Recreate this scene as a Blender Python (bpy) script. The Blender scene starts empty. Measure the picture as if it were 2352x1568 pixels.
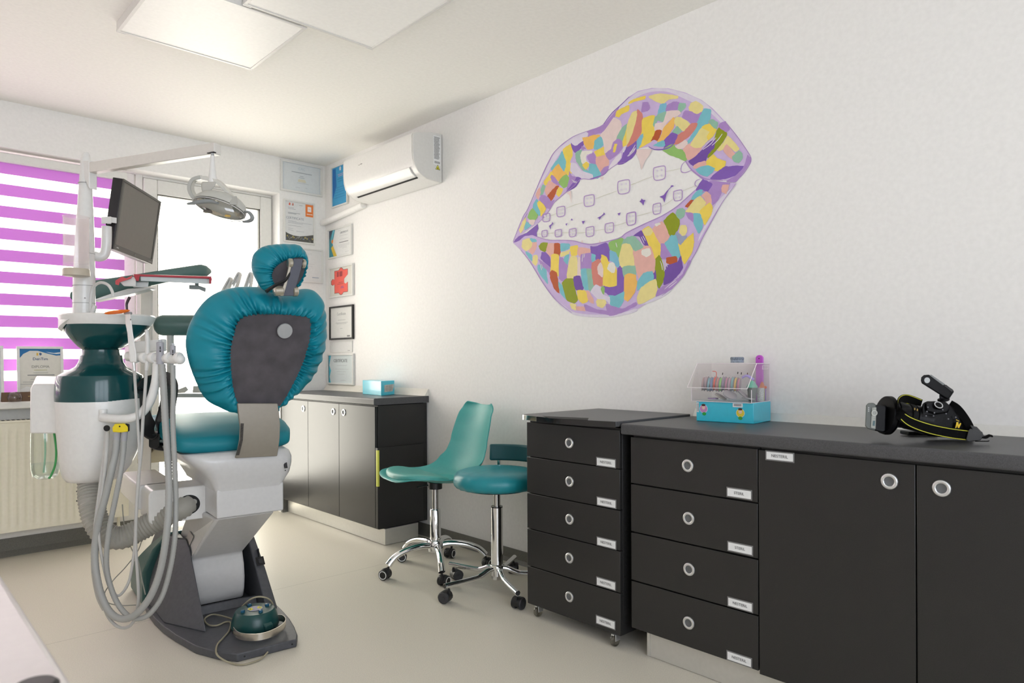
import bpy, bmesh, math, random
from mathutils import Vector, Matrix, Euler
from mathutils.noise import noise as pnoise
random.seed(7)
sc = bpy.context.scene
COL = sc.collection
R = math.radians

# ------------------------------------------------------------------ camera
F = 1590.73; CX = 1176.0; CY = 825.79; YAW = R(43.2075); ROLL = R(0.26631)
CAM = Vector((0.0, 0.0, 1.1))
_f = Vector((math.sin(YAW), math.cos(YAW), 0)); _r = Vector((math.cos(YAW), -math.sin(YAW), 0)); _d = _f.cross(_r)
_r2 = _r*math.cos(ROLL) + _d*math.sin(ROLL); _d2 = -_r*math.sin(ROLL) + _d*math.cos(ROLL)
cam_data = bpy.data.cameras.new('camera'); cam = bpy.data.objects.new('camera', cam_data); COL.objects.link(cam)
cam.matrix_world = Matrix(((_r2.x, -_d2.x, -_f.x, CAM.x), (_r2.y, -_d2.y, -_f.y, CAM.y), (_r2.z, -_d2.z, -_f.z, CAM.z), (0, 0, 0, 1)))
cam_data.sensor_width = 36; cam_data.sensor_fit = 'HORIZONTAL'; cam_data.lens = F*36/2352
cam_data.shift_y = (CY-784)/2352
cam_data.clip_start = 0.05
cam_data.dof.use_dof = True; cam_data.dof.focus_distance = 2.9; cam_data.dof.aperture_fstop = 5.6
sc.camera = cam

# ------------------------------------------------------------------ world, light, exposure
W = bpy.data.worlds.new('sky'); sc.world = W; W.use_nodes = True
nt = W.node_tree; nt.nodes.clear()
wo = nt.nodes.new('ShaderNodeOutputWorld'); bg = nt.nodes.new('ShaderNodeBackground')
tc = nt.nodes.new('ShaderNodeTexCoord'); sx = nt.nodes.new('ShaderNodeSeparateXYZ')
mr = nt.nodes.new('ShaderNodeMapRange'); mr.inputs[1].default_value = -0.6; mr.inputs[2].default_value = 0.6
mc = nt.nodes.new('ShaderNodeMixRGB'); mc.inputs[1].default_value = (5.55, 5.9, 6.6, 1); mc.inputs[2].default_value = (7.9, 7.55, 6.6, 1)
nt.links.new(tc.outputs['Generated'], sx.inputs[0]); nt.links.new(sx.outputs['Y'], mr.inputs[0])
nt.links.new(mr.outputs[0], mc.inputs[0]); nt.links.new(mc.outputs[0], bg.inputs['Color'])
bg.inputs['Strength'].default_value = 0.85
nt.links.new(bg.outputs[0], wo.inputs[0])

def area(name, loc, rot, sx_, sy_, energy=0, color=(1, 1, 1), portal=False):
    l = bpy.data.lights.new(name, 'AREA'); l.shape = 'RECTANGLE'; l.size = sx_; l.size_y = sy_
    l.energy = energy; l.color = color
    o = bpy.data.objects.new(name, l); COL.objects.link(o); o.location = loc; o.rotation_euler = rot
    if portal: l.cycles.is_portal = True
    return o
area('daylight_portal_window', (-0.15, 5.06, 1.6), (R(-90), 0, 0), 2.9, 1.5, portal=True)
area('daylight_portal_door', (1.77, 5.06, 1.15), (R(-90), 0, 0), 0.9, 2.3, portal=True)
area('daylight_portal_rear', (-0.2, -1.86, 1.5), (R(90), 0, 0), 3.2, 1.9, portal=True)

sc.view_settings.view_transform = 'Standard'; sc.view_settings.look = 'None'
sc.view_settings.gamma = 1.0; sc.view_settings.use_curve_mapping = False
sc.view_settings.exposure = 0.62
sc.cycles.use_denoising = True
sc.cycles.max_bounces = 10; sc.cycles.diffuse_bounces = 6; sc.cycles.glossy_bounces = 4
sc.cycles.transparent_max_bounces = 16; sc.cycles.transmission_bounces = 8
sc.cycles.sample_clamp_indirect = 6.0
sc.cycles.caustics_reflective = False; sc.cycles.caustics_refractive = False

# ------------------------------------------------------------------ pixel -> point helpers (photo frame 2352x1568)
def ray(x, y):
    a = (x-CX)/F; b = (y-CY)/F
    return _r2*a + _d2*b + _f
def PX(x, y, X): v = ray(x, y); return CAM + v*((X-CAM.x)/v.x)
def PY(x, y, Y): v = ray(x, y); return CAM + v*((Y-CAM.y)/v.y)
def PZ(x, y, Z): v = ray(x, y); return CAM + v*((Z-CAM.z)/v.z)
def PD(x, y, D): return CAM + ray(x, y)*D

# ------------------------------------------------------------------ materials
MATS = {}
def s2l(c):
    c = c/255.0
    return c/12.92 if c <= 0.04045 else ((c+0.055)/1.055)**2.4
def rgb(r, g, b, k=1.0): return (min(1, s2l(r)*k), min(1, s2l(g)*k), min(1, s2l(b)*k), 1)
def mat(name, col, rough=0.5, metal=0.0, spec=0.5, noise=0.0, nscale=60, bump=0.0, bscale=200, coat=0.0, trans=0.0, ior=1.45, emis=None, estr=0, alpha=1.0, sheen=0.0):
    if name in MATS: return MATS[name]
    m = bpy.data.materials.new(name); m.use_nodes = True; n = m.node_tree; b = n.nodes['Principled BSDF']
    b.inputs['Base Color'].default_value = col if len(col) == 4 else (*col, 1)
    b.inputs['Roughness'].default_value = rough; b.inputs['Metallic'].default_value = metal
    b.inputs['Specular IOR Level'].default_value = spec; b.inputs['IOR'].default_value = ior
    b.inputs['Coat Weight'].default_value = coat; b.inputs['Coat Roughness'].default_value = 0.08
    b.inputs['Transmission Weight'].default_value = trans; b.inputs['Alpha'].default_value = alpha
    if emis: b.inputs['Emission Color'].default_value = (*emis[:3], 1); b.inputs['Emission Strength'].default_value = estr
    t = n.nodes.new('ShaderNodeTexCoord')
    nz = n.nodes.new('ShaderNodeTexNoise'); nz.inputs['Scale'].default_value = nscale; nz.inputs['Detail'].default_value = 4
    n.links.new(t.outputs['Object'], nz.inputs['Vector'])
    mx = n.nodes.new('ShaderNodeMixRGB'); mx.blend_type = 'MULTIPLY'; mx.inputs[0].default_value = 1
    cr = n.nodes.new('ShaderNodeMapRange'); amt = noise if noise else 0.03
    cr.inputs[1].default_value = 0.3; cr.inputs[2].default_value = 0.7; cr.inputs[3].default_value = 1-amt; cr.inputs[4].default_value = 1+amt*0.6
    n.links.new(nz.outputs['Fac'], cr.inputs[0]); mx.inputs[1].default_value = b.inputs['Base Color'].default_value
    n.links.new(cr.outputs[0], mx.inputs[2]); n.links.new(mx.outputs[0], b.inputs['Base Color'])
    if bump:
        n2 = n.nodes.new('ShaderNodeTexNoise'); n2.inputs['Scale'].default_value = bscale; n2.inputs['Detail'].default_value = 3
        n.links.new(t.outputs['Object'], n2.inputs['Vector'])
        bp = n.nodes.new('ShaderNodeBump'); bp.inputs['Strength'].default_value = bump; bp.inputs['Distance'].default_value = 0.002
        n.links.new(n2.outputs['Fac'], bp.inputs['Height']); n.links.new(bp.outputs[0], b.inputs['Normal'])
    MATS[name] = m; return m
def glassmat(name, tint=(1, 1, 1), fr=0.05, rough=0.02, tr=0.95, mx_=0.5):
    if name in MATS: return MATS[name]
    m = bpy.data.materials.new(name); m.use_nodes = True; n = m.node_tree; n.nodes.clear()
    o = n.nodes.new('ShaderNodeOutputMaterial'); a = n.nodes.new('ShaderNodeBsdfTransparent'); g = n.nodes.new('ShaderNodeBsdfGlossy')
    a.inputs[0].default_value = (tint[0]*tr, tint[1]*tr, tint[2]*tr, 1); g.inputs['Roughness'].default_value = rough
    lw = n.nodes.new('ShaderNodeLayerWeight'); lw.inputs[0].default_value = 0.25
    mp = n.nodes.new('ShaderNodeMapRange'); mp.inputs[3].default_value = fr; mp.inputs[4].default_value = mx_
    mx = n.nodes.new('ShaderNodeMixShader'); n.links.new(lw.outputs['Fresnel'], mp.inputs[0]); n.links.new(mp.outputs[0], mx.inputs[0])
    n.links.new(a.outputs[0], mx.inputs[1]); n.links.new(g.outputs[0], mx.inputs[2]); n.links.new(mx.outputs[0], o.inputs[0])
    MATS[name] = m; return m
def frosted(name, col, clear):
    if name in MATS: return MATS[name]
    m = bpy.data.materials.new(name); m.use_nodes = True; n = m.node_tree; n.nodes.clear()
    o = n.nodes.new('ShaderNodeOutputMaterial'); d = n.nodes.new('ShaderNodeBsdfDiffuse'); t = n.nodes.new('ShaderNodeBsdfTranslucent'); c = n.nodes.new('ShaderNodeBsdfTransparent'); g = n.nodes.new('ShaderNodeBsdfGlossy')
    d.inputs[0].default_value = col; t.inputs[0].default_value = col; g.inputs['Roughness'].default_value = .15
    a = n.nodes.new('ShaderNodeMixShader'); a.inputs[0].default_value = .5; n.links.new(d.outputs[0], a.inputs[1]); n.links.new(t.outputs[0], a.inputs[2])
    b = n.nodes.new('ShaderNodeMixShader'); b.inputs[0].default_value = clear; n.links.new(a.outputs[0], b.inputs[1]); n.links.new(c.outputs[0], b.inputs[2])
    e = n.nodes.new('ShaderNodeMixShader'); e.inputs[0].default_value = .05; n.links.new(b.outputs[0], e.inputs[1]); n.links.new(g.outputs[0], e.inputs[2])
    n.links.new(e.outputs[0], o.inputs[0]); MATS[name] = m; return m
def fabric(name, col, tr, clear):
    m = bpy.data.materials.new(name); m.use_nodes = True; n = m.node_tree; n.nodes.clear()
    o = n.nodes.new('ShaderNodeOutputMaterial'); d = n.nodes.new('ShaderNodeBsdfDiffuse'); t = n.nodes.new('ShaderNodeBsdfTranslucent'); c = n.nodes.new('ShaderNodeBsdfTransparent')
    d.inputs[0].default_value = col; t.inputs[0].default_value = col
    a = n.nodes.new('ShaderNodeMixShader'); a.inputs[0].default_value = tr; n.links.new(d.outputs[0], a.inputs[1]); n.links.new(t.outputs[0], a.inputs[2])
    b = n.nodes.new('ShaderNodeMixShader'); b.inputs[0].default_value = clear; n.links.new(a.outputs[0], b.inputs[1]); n.links.new(c.outputs[0], b.inputs[2])
    n.links.new(b.outputs[0], o.inputs[0]); MATS[name] = m; return m

# ------------------------------------------------------------------ mesh builder
def catmull(pts, n=8, closed=False):
    P = [Vector(p) for p in pts]; out = []; N = len(P)
    for i in range(N if closed else N-1):
        if closed: a, b, c, d = P[(i-1) % N], P[i], P[(i+1) % N], P[(i+2) % N]
        else: a, b, c, d = P[max(i-1, 0)], P[i], P[i+1], P[min(i+2, N-1)]
        for k in range(n):
            t = k/n
            out.append(0.5*((2*b)+(c-a)*t+(2*a-5*b+4*c-d)*t*t+(3*b-a-3*c+d)*t**3))
    if not closed: out.append(P[-1])
    return out
class MB:
    def __init__(s): s.v = []; s.f = []; s.m = []
    def add(s, vs, fs, mi=0):
        o = len(s.v); s.v += [Vector(p) for p in vs]; s.f += [[i+o for i in f] for f in fs]; s.m += [mi]*len(fs); return s
    def box(s, c, d, rot=None, mi=0):
        c = Vector(c); h = Vector(d)/2; M = rot if isinstance(rot, Matrix) else (Euler(rot).to_matrix() if rot else Matrix.Identity(3))
        vs = [c+M@Vector((x*h.x, y*h.y, z*h.z)) for x in (-1, 1) for y in (-1, 1) for z in (-1, 1)]
        return s.add(vs, [(0, 1, 3, 2), (4, 6, 7, 5), (0, 4, 5, 1), (2, 3, 7, 6), (0, 2, 6, 4), (1, 5, 7, 3)], mi)
    def bb(s, a, b, mi=0):
        a = Vector(a); b = Vector(b); return s.box((a+b)/2, (abs(b.x-a.x), abs(b.y-a.y), abs(b.z-a.z)), None, mi)
    def loft(s, rings, cap=True, mi=0, closed=True):
        n = len(rings[0]); vs = [p for r in rings for p in r]; fs = []
        for i in range(len(rings)-1):
            for k in range(n if closed else n-1):
                k2 = (k+1) % n; fs.append((i*n+k, i*n+k2, (i+1)*n+k2, (i+1)*n+k))
        if cap: fs.append(tuple(range(n-1, -1, -1))); fs.append(tuple((len(rings)-1)*n+k for k in range(n)))
        return s.add(vs, fs, mi)
    def prism(s, poly, vec, mi=0):
        vec = Vector(vec); a = [Vector(p) for p in poly]; return s.loft([a, [p+vec for p in a]], True, mi)
    def face(s, poly, mi=0): return s.add(poly, [tuple(range(len(poly)))], mi)
    def lathe(s, prof, c=(0, 0, 0), ax=(0, 0, 1), n=32, cap=True, mi=0):
        c = Vector(c); ax = Vector(ax).normalized(); u = ax.orthogonal().normalized(); w = ax.cross(u)
        rs = [[c+ax*z+(u*math.cos(2*math.pi*k/n)+w*math.sin(2*math.pi*k/n))*max(r, 1e-5) for k in range(n)] for r, z in prof]
        return s.loft(rs, cap, mi)
    def cyl(s, a, b, r, n=20, r2=None, mi=0):
        a = Vector(a); b = Vector(b); L = (b-a).length; return s.lathe([(r, 0), (r if r2 is None else r2, L)], a, b-a, n, True, mi)
    def tube(s, pts, r, n=10, smooth=6, closed=False, mi=0, flat=None, rib=None, seg=None):
        p = catmull(pts, smooth, closed) if smooth > 1 else [Vector(q) for q in pts]
        if seg:   # resample evenly
            L = [0]
            for i in range(1, len(p)): L.append(L[-1]+(p[i]-p[i-1]).length)
            m = max(2, int(L[-1]/seg)); q = []; j = 0
            for k in range(m+1):
                t = L[-1]*k/m
                while j < len(L)-2 and L[j+1] < t: j += 1
                q.append(p[j].lerp(p[j+1], (t-L[j])/max(1e-9, L[j+1]-L[j])))
            p = q
        N = len(p); rings = []; up = None
        for i, q in enumerate(p):
            if closed: t = (p[(i+1) % N]-p[(i-1) % N])
            else: t = p[min(i+1, N-1)]-p[max(i-1, 0)]
            t = t.normalized()
            if up is None: up = t.orthogonal().normalized()
            up = (up-t*up.dot(t)).normalized(); w = t.cross(up)
            rr = r(i/(N-1)) if callable(r) else r
            if rib: rr = rr*(1+rib*(1 if i % 2 else -1))
            rings.append([q+(up*math.cos(2*math.pi*k/n)+w*math.sin(2*math.pi*k/n)*(flat or 1))*rr for k in range(n)])
        if closed: rings.append(rings[0]); return s.loft(rings, False, mi)
        return s.loft(rings, True, mi)
    def ribbon(s, pts, nrm, w, th, smooth=8, mi=0, closed=False):
        """flat strap: width w along nrm(i), thickness th"""
        p = catmull(pts, smooth, closed); N = len(p); rings = []
        for i, q in enumerate(p):
            t = (p[min(i+1, N-1)]-p[max(i-1, 0)]).normalized() if not closed else (p[(i+1) % N]-p[i-1]).normalized()
            a = Vector(nrm(i/(N-1)) if callable(nrm) else nrm); a = (a-t*a.dot(t)).normalized(); b = t.cross(a)
            rings.append([q+a*w/2+b*th/2, q-a*w/2+b*th/2, q-a*w/2-b*th/2, q+a*w/2-b*th/2])
        if closed: rings.append(rings[0])
        return s.loft(rings, not closed, mi)
    def sphere(s, c, r, n=20, m=12, sc_=(1, 1, 1), mi=0):
        c = Vector(c); rings = []
        for i in range(m+1):
            a = math.pi*i/m; rings.append([c+Vector((math.sin(a)*math.cos(2*math.pi*k/n)*r*sc_[0], math.sin(a)*math.sin(2*math.pi*k/n)*r*sc_[1], -math.cos(a)*r*sc_[2])) for k in range(n)])
        return s.loft(rings, False, mi)
    def text(s, txt, size, M, mi=0, ext=0.0002, align='CENTER'):
        cu = bpy.data.curves.new('t', 'FONT'); cu.body = txt; cu.size = size; cu.align_x = align; cu.align_y = 'CENTER'; cu.extrude = ext; cu.resolution_u = 3
        o = bpy.data.objects.new('t', cu); COL.objects.link(o)
        me = bpy.data.meshes.new_from_object(o.evaluated_get(bpy.context.evaluated_depsgraph_get()))
        s.add([M@v.co for v in me.vertices], [tuple(p.vertices) for p in me.polygons], mi)
        bpy.data.objects.remove(o); bpy.data.curves.remove(cu); bpy.data.meshes.remove(me); return s
    def build(s, name, mats, parent=None, bevel=0.0, seg=2, smooth=35, local=False, merge=False, label=None, sub=0):
        me = bpy.data.meshes.new(name)
        vs = s.v
        if parent is not None and not local:
            Mi = wm(parent).inverted(); vs = [Mi@v for v in vs]
        me.from_pydata([tuple(v) for v in vs], [], s.f)
        if not isinstance(mats, (list, tuple)): mats = [mats]
        for m in mats: me.materials.append(m)
        for p, i in zip(me.polygons, s.m): p.material_index = i
        bm = bmesh.new(); bm.from_mesh(me)
        if merge: bmesh.ops.remove_doubles(bm, verts=bm.verts, dist=1e-5)
        bmesh.ops.recalc_face_normals(bm, faces=bm.faces); bm.to_mesh(me); bm.free()
        o = bpy.data.objects.new(name, me); COL.objects.link(o)
        if parent is not None: o.parent = parent
        if bevel:
            b = o.modifiers.new('bevel', 'BEVEL'); b.width = bevel; b.segments = seg; b.limit_method = 'ANGLE'; b.angle_limit = R(40); b.harden_normals = False
        if sub:
            b = o.modifiers.new('subsurf', 'SUBSURF'); b.levels = sub; b.render_levels = sub
        if smooth:
            me.polygons.foreach_set('use_smooth', [True]*len(me.polygons))
            try: me.set_sharp_from_angle(angle=R(smooth))
            except Exception: pass
        me.update()
        if label: o['label'] = label
        return o
def wm(o):
    m = o.matrix_basis.copy()
    while o.parent is not None: o = o.parent; m = o.matrix_basis @ m
    return m
def thing(name, label, cat, loc=(0, 0, 0), rz=0.0, group=None):
    o = bpy.data.objects.new(name, None); COL.objects.link(o); o.empty_display_size = 0.05
    o.location = loc; o.rotation_euler = (0, 0, rz); o['label'] = label; o['category'] = cat
    if group: o['group'] = group
    return o
def tag(o, label, cat, group=None):
    o['label'] = label; o['category'] = cat
    if group: o['group'] = group
    return o
def struct(o): o['kind'] = 'structure'; return o
def dup(root, loc, rz, label=None, group=None):
    r = root.copy(); COL.objects.link(r); r.location = loc; r.rotation_euler = (0, 0, rz)
    if label: r['label'] = label
    if group: r['group'] = group
    for ch in list(root.children):
        c = ch.copy(); COL.objects.link(c); c.parent = r
        for g in list(ch.children):
            d = g.copy(); COL.objects.link(d); d.parent = c
    return r
def basis(o, x, y):
    """4x4 with origin o, x axis x, y axis y"""
    x = Vector(x).normalized(); y = Vector(y); y = (y-x*y.dot(x)).normalized(); z = x.cross(y); o = Vector(o)
    return Matrix(((x.x, y.x, z.x, o.x), (x.y, y.y, z.y, o.y), (x.z, y.z, z.z, o.z), (0, 0, 0, 1)))
def rrect(w, h, r, n=5, cx=0, cy=0):
    out = []
    for sx_, sy_, a0 in ((1, 1, 0), (-1, 1, 90), (-1, -1, 180), (1, -1, 270)):
        for k in range(n+1):
            a = R(a0+90*k/n); out.append((cx+sx_*(w/2-r)+r*math.cos(a), cy+sy_*(h/2-r)+r*math.sin(a)))
    return out

# common materials
white_paint = mat('wall_paint', (0.85, 0.84, 0.82, 1), 0.6, spec=0.3, bump=0.06, bscale=120)
ceil_paint = mat('ceiling_paint', (0.87, 0.86, 0.82, 1), 0.7, spec=0.2, bump=0.04, bscale=100)
lam_dark = mat('anthracite_laminate', (0.021, 0.0205, 0.020, 1), 0.27, spec=0.5, noise=0.12, nscale=400, bump=0.15, bscale=700)
lam_top = mat('grey_stone_laminate', (0.074, 0.074, 0.078, 1), 0.36, spec=0.4, noise=0.35, nscale=500, bump=0.1, bscale=500)
black_gap = mat('dark_gap', (0.008, 0.008, 0.008, 1), 0.7)
alu = mat('brushed_aluminium', (0.72, 0.73, 0.74, 1), 0.32, 0.9)
plinth_m = mat('plinth_alu', (0.62, 0.61, 0.57, 1), 0.33, 0.55)
upvc = mat('white_upvc', (0.78, 0.775, 0.74, 1), 0.35)
white_pl = mat('white_plastic', (0.74, 0.735, 0.715, 1), 0.28, coat=0.2)
white_pl2 = mat('offwhite_plastic', (0.66, 0.655, 0.63, 1), 0.35)
grey_pl = mat('grey_plastic', (0.40, 0.41, 0.41, 1), 0.4)
dgrey_pl = mat('dark_grey_plastic', (0.075, 0.078, 0.088, 1), 0.45, noise=0.15)
black_pl = mat('black_plastic', (0.012, 0.012, 0.013, 1), 0.4, noise=0.2)
black_gl = mat('black_gloss', (0.010, 0.010, 0.011, 1), 0.12, coat=0.5)
dgreen = mat('dark_green_gloss', (0.006, 0.058, 0.062, 1), 0.14, spec=0.4, coat=0.15)
dgreen2 = mat('dark_green_satin', (0.028, 0.085, 0.080, 1), 0.35)
chrome = mat('chrome', (0.82, 0.83, 0.84, 1), 0.08, 1.0)
satin = mat('satin_nickel', (0.50, 0.47, 0.40, 1), 0.32, 0.9)
teal_v = mat('teal_vinyl', (0.005, 0.225, 0.30, 1), 0.42, spec=0.4, noise=0.06, nscale=8, bump=0.08, bscale=900)
hose_m = mat('grey_hose', (0.36, 0.365, 0.35, 1), 0.45)
hose_l = mat('light_grey_hose', (0.48, 0.475, 0.455, 1), 0.4)
paper = mat('white_paper', (0.76, 0.77, 0.77, 1), 0.6)
glass = glassmat('clear_glass')
# ------------------------------------------------------------------ room shell
XL, XR, YF, YB, H = -1.9, 2.586, -1.9, 4.83, 2.582
def floor_mat():
    m = mat('vinyl_floor', (0.70, 0.66, 0.565, 1), 0.40, spec=0.4, noise=0.10, nscale=260, bump=0.05, bscale=300)
    n = m.node_tree; b = n.nodes['Principled BSDF']; src = b.inputs['Base Color'].links[0].from_socket
    t = n.nodes.new('ShaderNodeTexCoord'); v = n.nodes.new('ShaderNodeTexVoronoi'); v.inputs['Scale'].default_value = 330
    n.links.new(t.outputs['Object'], v.inputs['Vector'])
    mr = n.nodes.new('ShaderNodeMapRange'); mr.inputs[1].default_value = 0.12; mr.inputs[2].default_value = 0.3; mr.inputs[3].default_value = 0.86; mr.inputs[4].default_value = 1.0
    n.links.new(v.outputs['Distance'], mr.inputs[0])
    mx = n.nodes.new('ShaderNodeMixRGB'); mx.blend_type = 'MULTIPLY'; mx.inputs[0].default_value = 1
    n.links.new(src, mx.inputs[1]); n.links.new(mr.outputs[0], mx.inputs[2])
    # welded seam line across the room
    s = n.nodes.new('ShaderNodeSeparateXYZ'); n.links.new(t.outputs['Object'], s.inputs[0])
    sub = n.nodes.new('ShaderNodeMath'); sub.operation = 'SUBTRACT'; sub.inputs[1].default_value = 3.207; n.links.new(s.outputs['Y'], sub.inputs[0])
    ab = n.nodes.new('ShaderNodeMath'); ab.operation = 'ABSOLUTE'; n.links.new(sub.outputs[0], ab.inputs[0])
    lt = n.nodes.new('ShaderNodeMapRange'); lt.inputs[1].default_value = 0.0012; lt.inputs[2].default_value = 0.0024; lt.inputs[3].default_value = 0.70; lt.inputs[4].default_value = 1; n.links.new(ab.outputs[0], lt.inputs[0])
    m2 = n.nodes.new('ShaderNodeMixRGB'); m2.blend_type = 'MULTIPLY'; m2.inputs[0].default_value = 1
    n.links.new(mx.outputs[0], m2.inputs[1]); n.links.new(lt.outputs[0], m2.inputs[2]); n.links.new(m2.outputs[0], b.inputs['Base Color'])
    return m
struct(MB().bb((XL-.1, YF-.1, -.08), (XR+.1, YB+.3, 0)).build('floor', floor_mat()))
struct(MB().bb((XL-.1, YF-.1, H), (XR+.1, YB+.3, H+.1)).build('ceiling', ceil_paint))
struct(MB().bb((XR, YF, 0), (XR+.1, YB, H)).build('wall_right', white_paint))
struct(MB().bb((XL-.1, YF, 0), (XL, YB, H)).build('wall_left', white_paint))
OX0, OX1, OT, SZ, DX = -1.60, 2.222, 2.32, 0.835, 1.300
b = MB(); Y2 = YB+.26
b.bb((XL-.1, YB, 0), (OX0, Y2, H)); b.bb((OX1, YB, 0), (XR+.1, Y2, H)); b.bb((OX0, YB, OT), (OX1, Y2, H)); b.bb((OX0, YB, 0), (DX, Y2, SZ))
struct(b.build('wall_back', white_paint))
b = MB()   # wall behind the photographer with a wide window
b.bb((XL-.1, YF-.2, 0), (-1.8, YF, H)); b.bb((1.4, YF-.2, 0), (XR+.1, YF, H)); b.bb((-1.8, YF-.2, 2.42), (1.4, YF, H)); b.bb((-1.8, YF-.2, 0), (1.4, YF, .55))
struct(b.build('wall_front', white_paint))
b = MB()
for x0, x1 in ((-1.8, -1.73), (-.75, -.68), (.30, .37), (1.33, 1.4)): b.bb((x0, YF-.14, .55), (x1, YF-.07, 2.42))
b.bb((-1.73, YF-.13, .55), (1.33, YF-.08, .62)); b.bb((-1.73, YF-.13, 2.35), (1.33, YF-.08, 2.42))
w = struct(b.build('window_2', upvc, bevel=.004))
b = MB(); b.bb((-1.75, YF-.11, .6), (1.35, YF-.10, 2.37)); b.build('glass_pane', glass, w)
# window with roller blind, upvc frame
b = MB(); y0, y1 = 4.965, 5.03
b.bb((OX0, y0, .86), (OX0+.07, y1, OT)); b.bb((1.215, y0, .86), (DX, y1, OT)); b.bb((OX0+.0705, y0, .86), (1.2145, y1, .93)); b.bb((OX0+.0705, y0, OT-.07), (1.2145, y1, OT))
b.bb((.13, y0+.001, .931), (.20, y1, OT-.071))
w = struct(b.build('window_1', upvc, bevel=.004))
MB().bb((OX0+.05, 4.995, .91), (1.23, 5.005, 2.26)).build('glass_pane', glass, w)
# glazed door beside it
b = MB(); y0 = 4.955
b.bb((1.305, y0, 0.0), (1.345, y1, OT)); b.bb((OX1-.004, y0, 0), (OX1-.001, y1, OT)); b.bb((1.346, y0, OT-.015), (OX1-.005, y1, OT))
w = struct(b.build('door_1', upvc, bevel=.003))
b = MB(); y0 = 4.945
b.bb((1.348, y0, .03), (1.432, y1-.01, 2.302)); b.bb((2.13, y0, .03), (2.214, y1-.01, 2.302))
b.bb((1.4325, y0, 2.208), (2.1295, y1-.01, 2.302)); b.bb((1.4325, y0, .03), (2.1295, y1-.01, .20))
b.build('leaf_frame', upvc, w, bevel=.006)
b = MB()
for x0, x1, z0, z1 in ((1.432, 1.438, .2, 2.208), (2.124, 2.13, .2, 2.208), (1.432, 2.13, 2.202, 2.208)): b.bb((x0, y0+.01, z0), (x1, y0+.04, z1))
b.build('gasket', mat('rubber_gasket', (.05, .05, .04, 1), .6), w)
MB().bb((1.434, 4.985, .20), (2.128, 4.995, 2.206)).build('glass_pane', glass, w)
# sill, baseboards
struct(MB().bb((OX0-.02, 4.712, .838), (DX-.005, 4.962, .878)).build('trim_1', mat('sill_white', (.80, .79, .76, 1), .3), bevel=.006))
bbm = mat('grey_vinyl_skirting', (.17, .165, .145, 1), .5, noise=.25, nscale=300)
def board(name, poly, vec): struct(MB().prism(poly, vec).build(name, bbm))
board('baseboard_right', [(XR-.0005, YF, 0), (XR-.0005, YF, .072), (XR-.004, YF, .072), (XR-.006, YF, .02), (XR-.022, YF, 0)], (0, YB-YF-.0, 0))
board('baseboard_back', [(XL, YB-.0005, 0), (XL, YB-.0005, .10), (XL, YB-.004, .10), (XL, YB-.006, .03), (XL, YB-.03, 0)], (DX-XL, 0, 0))
board('trim_2', [(OX1, YB-.0005, 0), (OX1, YB-.0005, .10), (OX1, YB-.004, .10), (OX1, YB-.006, .03), (OX1, YB-.03, 0)], (XR-OX1-.01, 0, 0))

# ------------------------------------------------------------------ zebra roller blind
t = thing('roller_blind', 'purple and white striped roller blind covering the window', 'blind', (.135, 4.90, 2.28))
MB().bb((OX0+.01, 4.872, 2.246), (1.235, 4.935, 2.300)).build('cassette', upvc, t, bevel=.008)
b = MB(); z = 2.245; k = 0; bot = .895
BT = PY(0, 370.5, 4.9).z; pit = BT-PY(0, 420.9, 4.9).z; tops = [BT-pit*i for i in range(12)]
b.bb((OX0+.02, 4.9, tops[0]), (1.222, 4.9015, 2.25), 1)
for zt in tops:
    zb = max(bot, zt-.0675)
    if zt <= bot: break
    b.bb((OX0+.02, 4.9, zb), (1.222, 4.9015, zt), 0)
    if zb > bot: b.bb((OX0+.02, 4.9, max(bot, zt-pit)), (1.222, 4.9015, zb), 1)
b.build('fabric', [fabric('purple_blind_fabric', (.70, .33, .76, 1), .25, .0), fabric('sheer_blind_fabric', (.86, .84, .86, 1), .65, .66)], t, smooth=0)
MB().bb((OX0+.015, 4.893, .880), (1.226, 4.909, .897)).build('bottom_rail', upvc, t, bevel=.003)

# ------------------------------------------------------------------ radiator
cream = mat('cream_enamel', (.84, .80, .66, 1), .35)
t = thing('radiator', 'cream ribbed panel radiator under the window', 'radiator', (.35, 4.75, .157))
b = MB(); x0, x1, z0, z1 = -.5, 1.19, .157, .765; yf = 4.700
xs = [x0, x0+.02]; n = int((x1-x0-.06)/.039)
prof = []
for i in range(n):
    a = x0+.03+i*.039
    for dx, d in ((0, 0), (.006, 0), (.010, .0045), (.029, .0045), (.033, 0)): prof.append((a+dx, d))
prof = [(x0, 0)]+prof+[(x1, 0)]
rows = [(z0, 0), (z0+.03, 0), (z0+.045, 1), (z1-.06, 1), (z1-.045, 0), (z1, 0)]
vs = []; fs = []; m = len(prof)
for z, kk in rows:
    for x, d in prof: vs.append((x, yf+d*kk, z))
for j in range(len(rows)-1):
    for i in range(m-1): fs.append((j*m+i, j*m+i+1, (j+1)*m+i+1, (j+1)*m+i))
b.add(vs, fs); b.bb((x0, yf+.008, z0), (x1, yf+.075, z1-.002)); b.bb((x0, yf, z1-.001), (x1, yf+.009, z1)); b.bb((x0, yf+.0005, z0), (x1, yf+.009, z0+.002))
b.build('panel', cream, t, smooth=40)
MB().bb((x0-.003, yf-.006, z1-.002), (x1+.003, yf+.082, z1+.010)).build('top_grille', cream, t, bevel=.003)
b = MB()
for i in range(70): b.bb((x0+.03+i*.0235, yf+.012, z1+.009), (x0+.044+i*.0235, yf+.066, z1+.0108))
b.build('grille_slot', black_gap, t)
for x in (1.10, 1.15): MB().cyl((x, 4.77, .001), (x, 4.77, .2), .009).build('pipe', cream, t)
for x in (1.03, -.3): MB().bb((x, 4.775, .25), (x+.02, 4.829, .7)).build('bracket', cream, t)

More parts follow.
